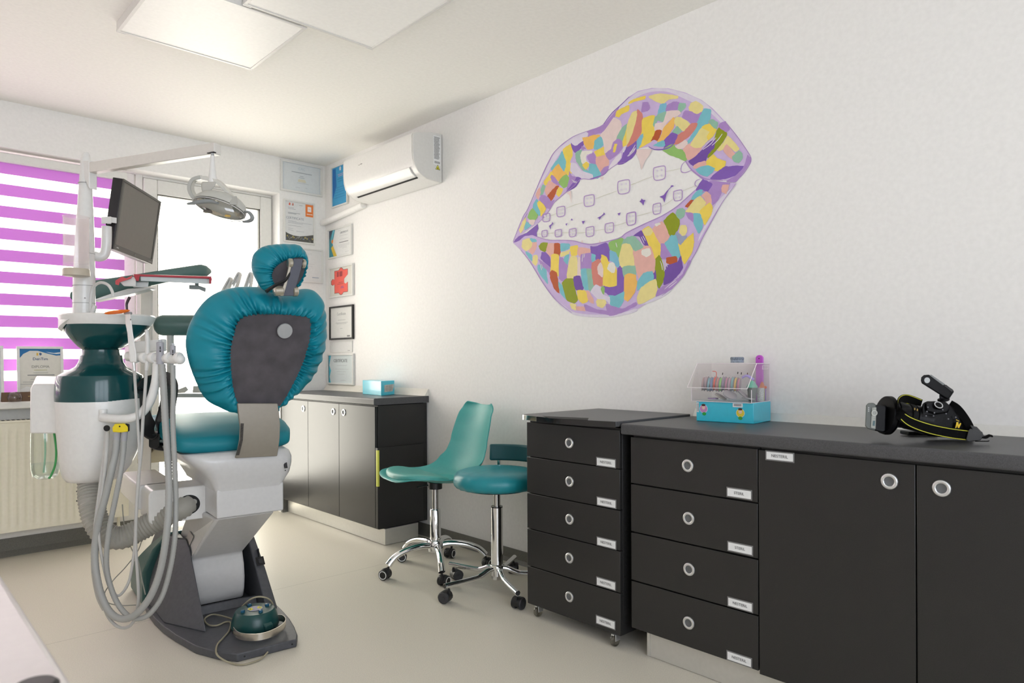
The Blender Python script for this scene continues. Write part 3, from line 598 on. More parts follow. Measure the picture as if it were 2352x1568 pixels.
# ------------------------------------------------------------------ painted lips mural
def mural():
    S = 5.2267; ORG = {1: (1160, 180), 2: (1440, 180), 3: (1160, 450), 4: (1440, 400), 0: (0, 0)}
    def px(r, p): return (ORG[r][0]+p[0]/S, ORG[r][1]+p[1]/S) if r else p
    c0 = PX(1450, 470, XR)
    t = thing('wall_mural', 'large painted lips in multicoloured brush strokes on the white wall', 'mural', (XR-.0002, c0.y, c0.z-.45))
    K = 1.07
    PAL = {'Y': (232, 205, 88), 'PY': (226, 212, 142), 'O': (234, 184, 96), 'T': (118, 186, 198), 'TB': (122, 182, 205), 'S': (142, 184, 162), 'G': (142, 186, 104), 'OL': (138, 150, 18), 'RU': (180, 84, 42),
           'PK': (222, 172, 162), 'CO': (206, 128, 116), 'L': (198, 176, 216), 'LL': (214, 206, 222), 'P': (168, 134, 194), 'D': (126, 90, 176), 'DD': (112, 76, 160), 'W': (220, 212, 222), 'BG': (152, 160, 186), 'WP': (226, 222, 212), 'PP': (224, 204, 200)}
    keys = list(PAL); ms = [mat('mural_'+k, rgb(*PAL[k], K), .55, noise=.05, nscale=30) for k in keys]
    cnt = [0]
    def poly(b, pts, key, r=0, smooth=True, jit=0.0):
        q = [px(r, p) for p in pts]
        if jit:
            mx_ = sum(p[0] for p in q)/len(q); my_ = sum(p[1] for p in q)/len(q)
            q = [(mx_+(x-mx_)*1.07, my_+(y-my_)*1.07) for x, y in q]
        if smooth:
            s = catmull([(x, y, 0) for x, y in q], 5, True)
            if jit:
                N_ = len(q); lin = [Vector((q[i//5][0]+(q[(i//5+1) % N_][0]-q[i//5][0])*(i % 5)/5, q[i//5][1]+(q[(i//5+1) % N_][1]-q[i//5][1])*(i % 5)/5, 0)) for i in range(5*N_)]
                s = [a*.45+c*.55 for a, c in zip(s, lin)]
            if jit:
                s = [(p.x+jit*pnoise(Vector((p.x*.55, p.y*.55, cnt[0]))), p.y+jit*pnoise(Vector((p.x*.9, p.y*.9, 50+cnt[0]))), 0) for p in s]
            q = [(p[0], p[1]) for p in s]
        cnt[0] += 1; d = .0004+cnt[0]*.000012
        b.add([PX(x, y, XR-d) for x, y in q], [tuple(range(len(q)))], keys.index(key))
    def strip(b, pts, w, key, r=0, closed=False, smooth=True):
        q = [px(r, p) for p in pts]; s = [Vector((x, y, 0)) for x, y in q]
        if smooth: s = catmull(s, 6, closed)
        N = len(s); L_, R_ = [], []
        for i, p in enumerate(s):
            tg = (s[(i+1) % N]-s[i-1]) if closed else (s[min(i+1, N-1)]-s[max(i-1, 0)])
            tg = tg.normalized(); n_ = Vector((-tg.y, tg.x, 0)); ww = w/2
            if not closed: ww *= .55+.45*math.sin(math.pi*min(1, max(0, (i+.5)/N)))
            L_.append(p+n_*ww); R_.append(p-n_*ww)
        cnt[0] += 1; d = .0004+cnt[0]*.000012; vs = [PX(p.x, p.y, XR-d) for p in L_+R_]; fs = []
        for i in range(N if closed else N-1): j = (i+1) % N; fs.append((i, j, N+j, N+i))
        b.add(vs, fs, keys.index(key))
    up_out = [(1178, 555), (1200, 500), (1211.7, 480), (1230.8, 436.4), (1248, 396), (1267, 358), (1280, 342), (1294, 329), (1310, 318), (1324.5, 310), (1347.5, 301.5), (1370, 295), (1386, 285), (1405, 260), (1428, 239), (1445, 222), (1465, 209), (1497, 202), (1535.7, 203), (1574, 212.5), (1612, 230), (1637, 249), (1666, 279.5), (1694, 314), (1721, 354), (1725, 367.5), (1721, 379), (1705, 402), (1689, 415)]
    up_in = [(1660, 415), (1614, 411.5), (1589, 390.5), (1574, 370), (1547, 358), (1522, 343.6), (1512.7, 343.6), (1489.7, 337), (1465, 341), (1452, 356), (1435.5, 373), (1418, 377), (1397, 390.5), (1382, 403), (1359, 411.5), (1334, 411.5), (1318, 427), (1301.6, 440), (1285, 454), (1273, 465), (1263, 480.6), (1250, 498), (1234.6, 513), (1209, 531)]
    lo_out = [(1690.6, 421), (1660, 463), (1641, 496), (1625, 525), (1612, 549), (1600, 576), (1585.4, 601), (1566, 637), (1547, 658), (1520, 679), (1488, 695), (1460, 712), (1428, 722), (1399, 725.5), (1361, 727), (1332, 724.5), (1313, 718), (1290, 700.6), (1267, 677.7), (1244, 645), (1217, 601), (1196, 574), (1178, 557)]
    lo_in = [(1209, 534), (1233.7, 544), (1259.5, 551), (1290, 551.5), (1317, 553), (1340, 559), (1361, 560.6), (1395, 554), (1424, 545.7), (1440, 534), (1478, 515), (1516.5, 497.6), (1551, 476.5), (1574, 457), (1597, 436), (1614, 411.5), (1650, 416)]
    # ---------------- upper lip
    b = MB(); poly(b, up_out+up_in, 'L', smooth=False)
    poly(b, [(1347, 302), (1386, 285), (1428, 239), (1405, 280), (1392, 302), (1370, 308), (1345, 318)], 'P')
    poly(b, [(1, 1), (1, 1), (1, 1)] and [(800, 770), (870, 700), (990, 650), (980, 720), (900, 790), (830, 820)], 'LL', 1)
    poly(b, [(560, 950), (620, 850), (720, 780), (800, 700), (980, 640), (940, 680), (780, 800), (690, 860), (560, 1060), (400, 1330), (290, 1540), (330, 1440)], 'LL', 1)
    poly(b, [(1380, 330), (1500, 230), (1560, 200), (1568, 260), (1480, 330), (1440, 400), (1360, 420)], 'LL', 1)
    poly(b, [(0, 300), (100, 180), (300, 125), (480, 125), (700, 180), (900, 270), (1020, 370), (1180, 540), (1160, 560), (960, 380), (700, 250), (480, 160), (250, 170), (60, 260)], 'LL', 2)
    A = [
     (1, 'Y', [(700, 850), (790, 800), (810, 920), (780, 1000), (815, 1110), (740, 1160), (700, 1110), (725, 1000), (700, 900)]),
     (1, 'T', [(680, 880), (705, 930), (730, 1020), (705, 1115), (650, 1040), (580, 1105), (555, 1080), (590, 1020), (640, 960)]),
     (1, 'O', [(640, 1030), (690, 1110), (740, 1150), (640, 1230), (590, 1180), (565, 1120)]),
     (1, 'Y', [(555, 1120), (580, 1180), (540, 1230), (490, 1285), (465, 1240), (500, 1190)]),
     (1, 'P', [(560, 1160), (600, 1190), (655, 1270), (640, 1290), (590, 1270), (550, 1200)]),
     (1, 'PK', [(530, 1230), (600, 1270), (640, 1300), (560, 1370), (500, 1400), (480, 1340)]),
     (1, 'G', [(735, 1155), (770, 1200), (750, 1290), (700, 1310), (645, 1250), (680, 1190)]),
     (1, 'S', [(455, 1275), (485, 1300), (450, 1400), (420, 1400), (430, 1320)]),
     (1, 'PK', [(420, 1310), (425, 1380), (400, 1450), (370, 1400), (390, 1340)]),
     (1, 'RU', [(650, 1300), (615, 1350), (600, 1400), (555, 1468), (505, 1415), (550, 1360), (610, 1295)]),
     (1, 'Y', [(640, 1310), (698, 1330), (650, 1415), (615, 1390)]),
     (1, 'P', [(440, 1400), (510, 1420), (550, 1470), (590, 1460), (540, 1560), (480, 1540), (415, 1460)]),
     (1, 'D', [(795, 775), (850, 810), (930, 755), (940, 800), (850, 890), (810, 850)]),
     (1, 'P', [(920, 810), (970, 840), (920, 860)]),
     (1, 'O', [(935, 715), (1000, 705), (1060, 680), (1140, 685), (1090, 740), (1060, 830), (990, 850), (950, 780)]),
     (1, 'T', [(1145, 700), (1185, 750), (1180, 800), (1120, 850), (1070, 845), (1080, 750)]),
     (1, 'Y', [(1195, 820), (1195, 920), (1110, 950), (1075, 880), (1130, 850)]),
     (1, 'S', [(850, 900), (925, 860), (905, 960), (940, 1050), (1000, 1110), (940, 1110), (860, 1000)]),
     (1, 'P', [(1060, 890), (1095, 960), (1090, 1030), (1020, 1010), (985, 940)]),
     (1, 'WP', [(930, 880), (1040, 870), (1040, 900), (980, 920), (975, 980), (1010, 1010), (930, 1015), (905, 930)]),
     (1, 'Y', [(980, 1000), (1015, 1040), (970, 1090), (930, 1040)]),
     (1, 'T', [(1015, 1030), (1090, 1040), (1150, 1160), (1110, 1195), (1000, 1200), (920, 1160), (950, 1105), (1000, 1110)]),
     (1, 'PK', [(1100, 950), (1220, 920), (1245, 950), (1240, 1040), (1180, 1080), (1150, 1120), (1095, 1020)]),
     (1, 'P', [(1240, 1050), (1240, 1090), (1170, 1165), (1150, 1120), (1190, 1070)]),
     (1, 'W', [(1385, 900), (1390, 950), (1330, 1030), (1250, 1090), (1260, 1040), (1320, 960)]),
     (1, 'LL', [(860, 1030), (920, 1110), (1040, 1150), (1040, 1200), (930, 1200), (850, 1170), (790, 1110), (800, 1020)]),
     (1, 'D', [(855, 1185), (910, 1205), (850, 1300), (735, 1362), (790, 1280)]),
     (1, 'P', [(770, 1115), (800, 1170), (855, 1190), (790, 1280), (740, 1330), (770, 1210)]),
     (1, 'PP', [(1300, 480), (1380, 520), (1390, 600), (1330, 740), (1240, 880), (1200, 880), (1180, 730), (1150, 680), (1220, 600)]),
     (1, 'S', [(1460, 550), (1450, 650), (1395, 770), (1325, 780), (1350, 690), (1400, 600)]),
     (1, 'Y', [(1485, 320), (1480, 390), (1400, 430), (1370, 465), (1330, 450), (1345, 390), (1420, 350)]),
     (1, 'Y', [(1568, 395), (1568, 500), (1540, 620), (1480, 770), (1400, 820), (1430, 700), (1490, 520)]),
     (1, 'P', [(1350, 730), (1400, 760), (1400, 850), (1300, 950), (1250, 970), (1210, 900), (1270, 850), (1300, 770)]),
     (1, 'Y', [(1345, 790), (1320, 880), (1295, 880), (1310, 790)]),
     (1, 'D', [(1568, 730), (1568, 880), (1500, 970), (1420, 1020), (1350, 1025), (1400, 960), (1430, 860), (1500, 790)]),
     (1, 'LL', [(1455, 810), (1430, 880), (1410, 890), (1420, 830)]),
     (2, 'Y', [(215, 210), (210, 250), (100, 275), (20, 305), (40, 270), (120, 235)]),
     (2, 'PY', [(290, 205), (400, 185), (500, 195), (600, 210), (600, 240), (500, 255), (430, 300), (340, 270), (270, 225)]),
     (2, 'P', [(190, 290), (250, 290), (275, 350), (250, 390), (200, 400), (175, 400)]),
     (2, 'TB', [(400, 315), (470, 300), (470, 390), (440, 420), (370, 440), (380, 380)]),
     (2, 'P', [(480, 330), (560, 280), (625, 290), (600, 370), (540, 395), (470, 390)]),
     (2, 'S', [(640, 295), (700, 300), (700, 350), (640, 405), (615, 370), (620, 320)]),
     (2, 'PY', [(830, 275), (910, 330), (900, 400), (830, 425), (760, 400), (745, 350), (770, 300)]),
     (2, 'P', [(700, 390), (770, 400), (830, 430), (900, 405), (870, 500), (800, 560), (740, 510), (665, 465)]),
     (2, 'T', [(920, 375), (1000, 385), (990, 500), (960, 550), (900, 580), (830, 680), (740, 780), (725, 760), (790, 660), (840, 540), (880, 450)]),
     (2, 'CO', [(125, 385), (180, 430), (190, 520), (170, 650), (120, 730), (10, 810), (50, 650), (100, 500)]),
     (2, 'PY', [(60, 420), (115, 400), (110, 500), (70, 640), (0, 790), (0, 560)]),
     (2, 'S', [(460, 400), (465, 460), (430, 525), (370, 510), (320, 590), (300, 570), (330, 480), (380, 430)]),
     (2, 'Y', [(190, 490), (300, 455), (330, 460), (310, 560), (340, 640), (290, 750), (160, 820), (140, 800), (180, 640)]),
     (2, 'PP', [(480, 400), (600, 390), (640, 420), (600, 460), (560, 470), (480, 530), (440, 620), (340, 615), (350, 540), (440, 520)]),
     (2, 'RU', [(350, 625), (412, 625), (400, 680), (365, 745), (330, 735), (290, 748), (320, 690)]),
     (2, 'O', [(550, 475), (572, 500), (560, 580), (520, 650), (450, 740), (370, 755), (410, 680), (440, 600)]),
     (2, 'PY', [(650, 470), (750, 540), (740, 590), (690, 630), (600, 590), (570, 520), (590, 470)]),
     (2, 'S', [(600, 575), (655, 625), (630, 660), (580, 680), (540, 650)]),
     (2, 'CO', [(770, 545), (840, 545), (810, 620), (740, 700), (620, 780), (555, 785), (600, 690), (690, 630)]),
     (2, 'TB', [(190, 665), (195, 700), (160, 800), (120, 850), (120, 760), (160, 690)]),
     (2, 'D', [(540, 655), (605, 685), (570, 760), (510, 820), (440, 850), (460, 780), (450, 740)]),
     (2, 'T', [(440, 745), (455, 800), (430, 820), (350, 815), (320, 805), (370, 770)]),
     (2, 'PP', [(620, 790), (700, 740), (725, 770), (720, 800), (690, 830), (620, 850), (575, 825)]),
     (2, 'G', [(560, 790), (600, 845), (670, 860), (725, 910), (700, 990), (600, 945), (520, 920), (430, 860), (490, 820)]),
     (2, 'PK', [(750, 785), (810, 830), (900, 820), (850, 900), (780, 960), (725, 970), (700, 890), (675, 850)]),
     (2, 'PY', [(890, 600), (980, 640), (970, 740), (890, 820), (820, 830), (765, 790), (830, 690)]),
     (2, 'Y', [(1010, 545), (1075, 610), (1040, 680), (980, 740), (960, 690), (990, 640), (900, 595), (940, 560)]),
     (2, 'S', [(1020, 490), (1090, 530), (1075, 600), (1040, 590), (980, 520)]),
     (2, 'OL', [(1105, 595), (1170, 620), (1195, 680), (1130, 790), (1070, 860), (980, 945), (975, 920), (1030, 820), (1050, 740), (1070, 650)]),
     (2, 'DD', [(1055, 745), (1040, 840), (980, 900), (940, 990), (880, 1000), (800, 1040), (750, 990), (830, 930), (910, 850), (990, 770)]),
     (2, 'PY', [(1210, 695), (1280, 760), (1340, 840), (1300, 880), (1200, 800), (1160, 850), (1110, 870), (1090, 850), (1160, 770)]),
     (2, 'PK', [(1200, 795), (1290, 900), (1260, 965), (1200, 920), (1155, 860)]),
     (2, 'S', [(1340, 870), (1380, 900), (1385, 960), (1340, 1015), (1280, 990), (1265, 940)]),
     (2, 'Y', [(1040, 915), (1080, 960), (1180, 995), (1160, 1070), (1110, 1110), (1050, 1100), (940, 1030), (960, 990), (1000, 950)]),
     (2, 'PK', [(930, 990), (950, 1030), (870, 1090), (800, 1070), (820, 1030)]),
     (2, 'T', [(950, 1045), (1050, 1080), (1020, 1130), (960, 1175), (880, 1150), (830, 1090)]),
     (2, 'D', [(1220, 1060), (1300, 1050), (1400, 1060), (1300, 1160), (1180, 1200), (1040, 1210), (1010, 1190), (1100, 1110), (1180, 1060)]),
     (2, 'P', [(1440, 930), (1485, 980), (1400, 1120), (1310, 1240), (1200, 1225), (1310, 1160), (1400, 1060)]),
     (2, 'P', [(1180, 520), (1230, 600), (1190, 640), (1110, 590), (1120, 540)]),
     (3, 'T', [(380, 40), (410, 80), (430, 190), (405, 235), (340, 150), (345, 90)]),
     (3, 'Y', [(420, 60), (490, 150), (430, 240), (420, 180), (385, 90)]),
     (3, 'G', [(330, 150), (390, 230), (370, 280), (320, 298), (275, 260), (290, 200)]),
     (3, 'PP', [(360, 290), (340, 345), (300, 340), (280, 290)]),
     (3, 'T', [(255, 310), (310, 355), (240, 410), (235, 370)]),
     (3, 'PY', [(245, 262), (250, 310), (215, 410), (185, 440), (170, 400), (215, 300)]),
     (3, 'P', [(270, 200), (240, 260), (210, 300), (250, 240)]),
    ]
    for r, k, pts in A: poly(b, pts, k, r, jit=1.3)
    poly(b, [(260, 440), (390, 335), (402, 390), (380, 440), (385, 492), (320, 465)], 'D', 3, smooth=False)
    for r, pts in ((2, [(130, 850), (60, 950), (0, 985)]), (2, [(260, 820), (330, 852), (430, 852), (520, 820), (580, 760)]), (1, [(1560, 890), (1450, 1000), (1350, 1030)]), (1, [(1240, 1095), (1170, 1160), (1020, 1208)])): strip(b, pts, 2.6, 'D', r)
    strip(b, up_out[:12], 1.4, 'P'); strip(b, up_out[12:16], 1.6, 'D'); strip(b, up_out[22:29], 1.6, 'P'); strip(b, up_in[1:4], 2.2, 'P'); strip(b, up_in[10:23], 1.6, 'P')
    strip(b, [(700, 990), (780, 1100), (900, 1190), (1000, 1215), (1150, 1222)], 3.2, 'P', 2)
    for pts in ([(910, 855), (1000, 790), (1070, 710)], [(955, 790), (1010, 740), (1060, 680)], [(1020, 805), (1090, 740), (1145, 665)], [(30, 900), (70, 850), (100, 795)], [(5, 935), (60, 880), (105, 830)]): strip(b, pts, 1.7, 'W', 2)
    for pts in ([(800, 1215), (830, 1235), (860, 1232)], [(815, 1240), (840, 1250), (865, 1245)], [(870, 1095), (900, 1135), (960, 1155)], [(1480, 935), (1540, 880), (1565, 840)]): strip(b, pts, 1.5, 'W', 1)
    b.build('upper_lip', ms, t, smooth=0)
    # ---------------- lower lip
    b = MB(); poly(b, lo_out+lo_in, 'L', smooth=False)
    poly(b, [(560, 1200), (700, 1310), (820, 1390), (1000, 1420), (1250, 1420), (1450, 1390), (1568, 1350), (1568, 1390), (1300, 1450), (1000, 1450), (820, 1420), (680, 1330)], 'LL', 3)
    poly(b, [(1300, 130), (1150, 260), (1060, 370), (960, 560), (880, 720), (860, 800), (1000, 560), (1150, 330), (1310, 130)], 'LL', 4)
    poly(b, [(590, 1270), (440, 1385), (330, 1470), (160, 1560), (300, 1530), (480, 1440), (600, 1310)], 'LL', 4)
    B_ = [
     (3, 'D', [(110, 545), (160, 490), (260, 445), (340, 470), (240, 480), (180, 530), (120, 555)]),
     (3, 'PY', [(290, 510), (330, 580), (310, 620), (255, 660), (205, 610), (215, 535)]),
     (3, 'T', [(310, 505), (370, 520), (375, 550), (330, 555), (300, 525)]),
     (3, 'PK', [(330, 560), (380, 560), (370, 640), (330, 700), (285, 650), (320, 610)]),
     (3, 'OL', [(450, 560), (510, 565), (500, 630), (480, 670), (430, 650), (405, 600)]),
     (3, 'PK', [(520, 575), (590, 575), (590, 690), (550, 730), (500, 700), (500, 630)]),
     (3, 'RU', [(595, 572), (655, 572), (668, 640), (650, 720), (590, 690)]),
     (3, 'T', [(668, 572), (770, 575), (780, 620), (720, 655), (670, 660)]),
     (3, 'Y', [(785, 610), (870, 592), (880, 640), (860, 710), (800, 720), (785, 660)]),
     (3, 'PK', [(880, 620), (940, 620), (1030, 640), (1030, 670), (960, 710), (900, 720), (870, 690)]),
     (3, 'D', [(1030, 610), (1090, 610), (1200, 565), (1250, 600), (1260, 700), (1240, 780), (1170, 710), (1140, 760), (1080, 760), (1040, 690)]),
     (3, 'T', [(255, 665), (320, 710), (325, 780), (290, 750), (250, 690)]),
     (3, 'PY', [(340, 715), (390, 715), (390, 790), (370, 835), (330, 800)]),
     (3, 'D', [(445, 680), (490, 680), (540, 740), (545, 850), (480, 800), (430, 750)]),
     (3, 'T', [(400, 830), (490, 850), (500, 960), (510, 1050), (440, 970), (395, 890)]),
     (3, 'P', [(400, 760), (450, 790), (540, 860), (545, 980), (510, 900), (430, 820)]),
     (3, 'Y', [(560, 710), (640, 710), (650, 800), (645, 960), (580, 900), (550, 900)]),
     (3, 'RU', [(565, 895), (620, 930), (640, 1050), (650, 1160), (590, 1110), (545, 990), (540, 930)]),
     (3, 'P', [(655, 740), (740, 790), (755, 850), (740, 1000), (700, 1020), (650, 980)]),
     (3, 'PY', [(670, 680), (740, 660), (780, 640), (760, 700), (670, 730)]),
     (3, 'T', [(770, 700), (750, 820), (705, 770), (720, 720)]),
     (3, 'PY', [(790, 730), (860, 740), (870, 850), (860, 960), (800, 990), (745, 990), (755, 870)]),
     (3, 'PP', [(880, 740), (910, 760), (905, 960), (870, 950), (870, 830)]),
     (3, 'P', [(915, 710), (1030, 690), (1050, 760), (1040, 880), (960, 880), (910, 880)]),
     (3, 'T', [(1045, 695), (1085, 710), (1080, 780), (1050, 800), (1035, 750)]),
     (3, 'T', [(640, 1030), (690, 1080), (720, 1170), (730, 1240), (660, 1160)]),
     (3, 'OL', [(740, 1000), (820, 1000), (840, 1120), (870, 1240), (830, 1280), (740, 1240), (690, 1050)]),
     (3, 'DD', [(830, 970), (900, 965), (940, 1100), (910, 1140), (850, 1120), (825, 1030)]),
     (3, 'T', [(910, 890), (980, 880), (1000, 1000), (1000, 1120), (950, 1110), (920, 1000)]),
     (3, 'S', [(980, 885), (1045, 890), (1060, 1000), (1075, 1110), (1060, 1150), (1005, 1120), (995, 1000)]),
     (3, 'CO', [(1045, 810), (1120, 765), (1160, 800), (1170, 900), (1170, 1070), (1100, 1065), (1065, 1060), (1045, 920)]),
     (3, 'PP', [(1150, 800), (1185, 870), (1170, 970), (1120, 930), (1110, 850)]),
     (3, 'Y', [(1165, 712), (1220, 740), (1250, 800), (1310, 820), (1340, 900), (1335, 1070), (1220, 1090), (1175, 1050), (1185, 880), (1155, 780)]),
     (3, 'WP', [(1250, 810), (1300, 800), (1325, 860), (1310, 915), (1280, 920), (1230, 870)]),
     (3, 'D', [(1345, 880), (1390, 850), (1425, 950), (1420, 1140), (1330, 1200), (1260, 1190), (1200, 1140), (1190, 1080), (1260, 1090), (1338, 1070)]),
     (3, 'TB', [(1260, 660), (1330, 680), (1370, 760), (1365, 850), (1330, 840), (1310, 800), (1260, 770)]),
     (3, 'G', [(1250, 560), (1370, 505), (1420, 520), (1400, 600), (1370, 740), (1330, 670), (1260, 640)]),
     (3, 'S', [(1430, 520), (1520, 490), (1568, 500), (1568, 640), (1530, 650), (1480, 580), (1400, 600)]),
     (3, 'PY', [(1410, 590), (1490, 580), (1530, 650), (1550, 830), (1480, 840), (1400, 850), (1370, 760)]),
     (3, 'S', [(1410, 860), (1480, 838), (1568, 845), (1568, 960), (1500, 945), (1430, 970)]),
     (3, 'O', [(1440, 960), (1510, 945), (1568, 960), (1568, 1090), (1510, 1200), (1480, 1250), (1430, 1220)]),
     (3, 'T', [(1250, 1195), (1330, 1200), (1425, 1150), (1420, 1260), (1370, 1340), (1320, 1345), (1270, 1310)]),
     (3, 'PY', [(1110, 1240), (1190, 1230), (1215, 1290), (1170, 1340), (1110, 1320), (1095, 1270)]),
     (3, 'Y', [(870, 1135), (960, 1140), (1000, 1200), (985, 1270), (930, 1285), (880, 1240)]),
     (3, 'PK', [(975, 1140), (1010, 1150), (1060, 1230), (1060, 1290), (1000, 1250)]),
     (3, 'LL', [(1090, 1070), (1150, 1100), (1190, 1190), (1250, 1210), (1250, 1290), (1200, 1240), (1110, 1230), (1060, 1180), (1030, 1150)]),
     (3, 'G', [(1160, 1080), (1195, 1100), (1185, 1185), (1150, 1130)]),
     (3, 'PY', [(780, 1290), (850, 1300), (850, 1370), (800, 1350)]), (3, 'PK', [(850, 1330), (960, 1330), (960, 1380), (870, 1370)]),
     (3, 'P', [(960, 1300), (1100, 1360), (1250, 1380), (1250, 1430), (1100, 1400), (980, 1380)]),
     (3, 'P', [(1220, 1300), (1400, 1350), (1560, 1280), (1568, 1320), (1400, 1400), (1260, 1435)]),
     (4, 'DD', [(80, 740), (170, 680), (210, 720), (262, 868), (200, 840), (150, 750)]),
     (4, 'Y', [(190, 680), (260, 635), (320, 690), (380, 800), (410, 880), (390, 980), (340, 1030), (290, 920), (230, 770)]),
     (4, 'PY', [(190, 680), (260, 635), (310, 680), (280, 730), (220, 730)]),
     (4, 'PK', [(310, 660), (420, 570), (470, 640), (505, 740), (470, 800), (410, 840), (350, 740)]),
     (4, 'WP', [(335, 600), (390, 580), (400, 600), (355, 625)]),
     (4, 'OL', [(445, 560), (550, 465), (620, 540), (630, 600), (580, 735), (520, 740), (480, 640)]),
     (4, 'S', [(600, 430), (660, 405), (700, 440), (680, 510), (630, 535), (590, 480)]),
     (4, 'RU', [(800, 305), (770, 350), (735, 395), (700, 385), (730, 345), (770, 308)]),
     (4, 'T', [(880, 180), (935, 200), (890, 250), (820, 300), (770, 300), (820, 220)]),
     (4, 'PK', [(960, 205), (1010, 240), (1015, 340), (950, 360), (930, 290), (900, 260)]),
     (4, 'PY', [(880, 268), (940, 340), (930, 380), (850, 485), (790, 460), (710, 450), (750, 390), (820, 300)]),
     (4, 'Y', [(990, 348), (1025, 400), (1010, 480), (940, 600), (900, 540), (880, 440)]),
     (4, 'T', [(800, 475), (875, 480), (910, 570), (900, 650), (860, 705), (815, 620), (790, 540)]),
     (4, 'P', [(705, 460), (790, 470), (795, 570), (740, 530)]),
     (4, 'P', [(910, 220), (1000, 90), (1230, 110), (1140, 200), (1100, 290), (1030, 365), (1010, 250), (960, 205)]),
     (4, 'D', [(910, 65), (1020, 120), (970, 205), (890, 180), (830, 190)]),
     (4, 'PK', [(1150, 130), (1225, 130), (1190, 235), (1135, 200)]),
     (4, 'PY', [(640, 620), (710, 615), (720, 690), (680, 740), (630, 700)]),
     (4, 'BG', [(600, 690), (650, 740), (715, 740), (700, 800), (655, 850), (600, 800), (580, 730)]),
     (4, 'T', [(530, 740), (590, 745), (615, 850), (635, 980), (600, 1000), (540, 980), (490, 900), (455, 830), (500, 790)]),
     (4, 'P', [(410, 840), (450, 840), (490, 910), (535, 980), (480, 1010), (400, 1010), (410, 920)]),
     (4, 'Y', [(790, 715), (800, 820), (780, 930), (690, 1070), (640, 920), (620, 830), (650, 850), (720, 770)]),
     (4, 'RU', [(480, 1005), (590, 988), (600, 1050), (530, 1085), (475, 1060)]),
     (4, 'DD', [(480, 1100), (600, 1060), (640, 990), (665, 1120), (620, 1200), (540, 1280), (450, 1320), (450, 1200)]),
     (4, 'OL', [(385, 980), (420, 1040), (450, 1180), (430, 1290), (385, 1360), (350, 1270), (330, 1060)]),
     (4, 'DD', [(320, 1130), (348, 1180), (350, 1265), (318, 1260)]),
     (4, 'PK', [(85, 920), (200, 870), (280, 880), (330, 1030), (320, 1170), (200, 1200), (150, 1240), (120, 1170), (95, 1050)]),
     (4, 'WP', [(180, 910), (270, 890), (285, 960), (230, 990), (180, 960)]),
     (4, 'T', [(200, 1190), (300, 1170), (318, 1260), (230, 1310), (130, 1390), (130, 1290)]),
     (4, 'PY', [(230, 1320), (340, 1265), (362, 1400), (330, 1470), (150, 1555), (125, 1480), (170, 1370)]),
     (4, 'O', [(0, 1210), (80, 1210), (120, 1290), (100, 1400), (40, 1490), (0, 1510)]),
     (4, 'P', [(450, 1330), (560, 1280), (660, 1200), (730, 1050), (760, 1060), (660, 1240), (540, 1370), (360, 1460), (380, 1380)]),
     (4, 'S', [(0, 760), (90, 750), (190, 870), (90, 920), (60, 840), (0, 830)]),
    ]
    for r, k, pts in B_: poly(b, pts, k, r, jit=1.3)
    strip(b, lo_in[1:15], 2.0, 'P'); strip(b, lo_out[:10], 1.5, 'P'); strip(b, lo_out[16:22], 1.5, 'P')
    for pts in ([(150, 760), (175, 820), (195, 860)], [(170, 750), (190, 790), (208, 830)], [(190, 740), (205, 765), (222, 800)], [(400, 1040), (420, 1100), (425, 1150)], [(418, 1020), (440, 1090), (448, 1165)], [(438, 1022), (458, 1085), (466, 1145)], [(455, 1030), (475, 1080), (485, 1115)], [(450, 1380), (520, 1320), (590, 1270)], [(500, 1365), (545, 1330), (600, 1285)], [(612, 1232), (618, 1238), (616, 1244)]): strip(b, pts, 1.6, 'W', 4)
    for pts in ([(925, 790), (930, 740), (940, 690)], [(945, 740), (950, 720), (957, 690)], [(1330, 560), (1338, 590), (1345, 615)], [(425, 820), (430, 850), (440, 890)], [(440, 812), (445, 840), (450, 870)]): strip(b, pts, 1.6, 'W', 3)
    b.build('lower_lip', ms, t, smooth=0)
    # ---------------- teeth, brackets, sparkles in the opening
    for r, pts in ((2, [(120, 850), (300, 850), (270, 920), (215, 990), (175, 1100), (150, 990), (110, 900)]), (1, [(1140, 1190), (1185, 1180), (1165, 1220)]), (1, [(735, 1370), (790, 1350), (797, 1500), (775, 1400)]), (3, [(915, 560), (935, 560), (925, 520)]), (3, [(1125, 560), (1150, 555), (1137, 530)])):
        b = MB(); poly(b, pts, 'PP', r, smooth=False); b.build('gum_mark', ms, t, smooth=0)
    b = MB()
    for pts, r in (([(730, 1560), (830, 1520), (940, 1490)], 1), ([(1080, 1445), (1200, 1400), (1360, 1345)], 1), ([(1500, 1280), (1568, 1255)], 1), ([(50, 1280), (200, 1215), (320, 1175)], 2), ([(460, 1118), (560, 1100), (645, 1080)], 2), ([(660, 1355), (740, 1320), (815, 1290)], 2), ([(540, 240), (580, 225), (620, 205)], 3), ([(385, 455), (415, 455), (440, 458)], 3), ([(505, 455), (560, 445), (600, 442)], 3), ([(675, 440), (720, 440), (770, 440)], 3), ([(850, 440), (920, 440), (975, 435)], 3), ([(1070, 415), (1140, 408), (1200, 400)], 3), ([(1305, 360), (1380, 340), (1455, 315)], 3), ([(105, 505), (200, 480), (310, 450)], 4), ([(415, 385), (490, 345), (560, 290)], 4)): strip(b, pts, .9, 'S', r)
    b.build('braces_wire', [mat('mural_wire', rgb(200, 200, 180, K), .6)]*len(ms), t, smooth=0)
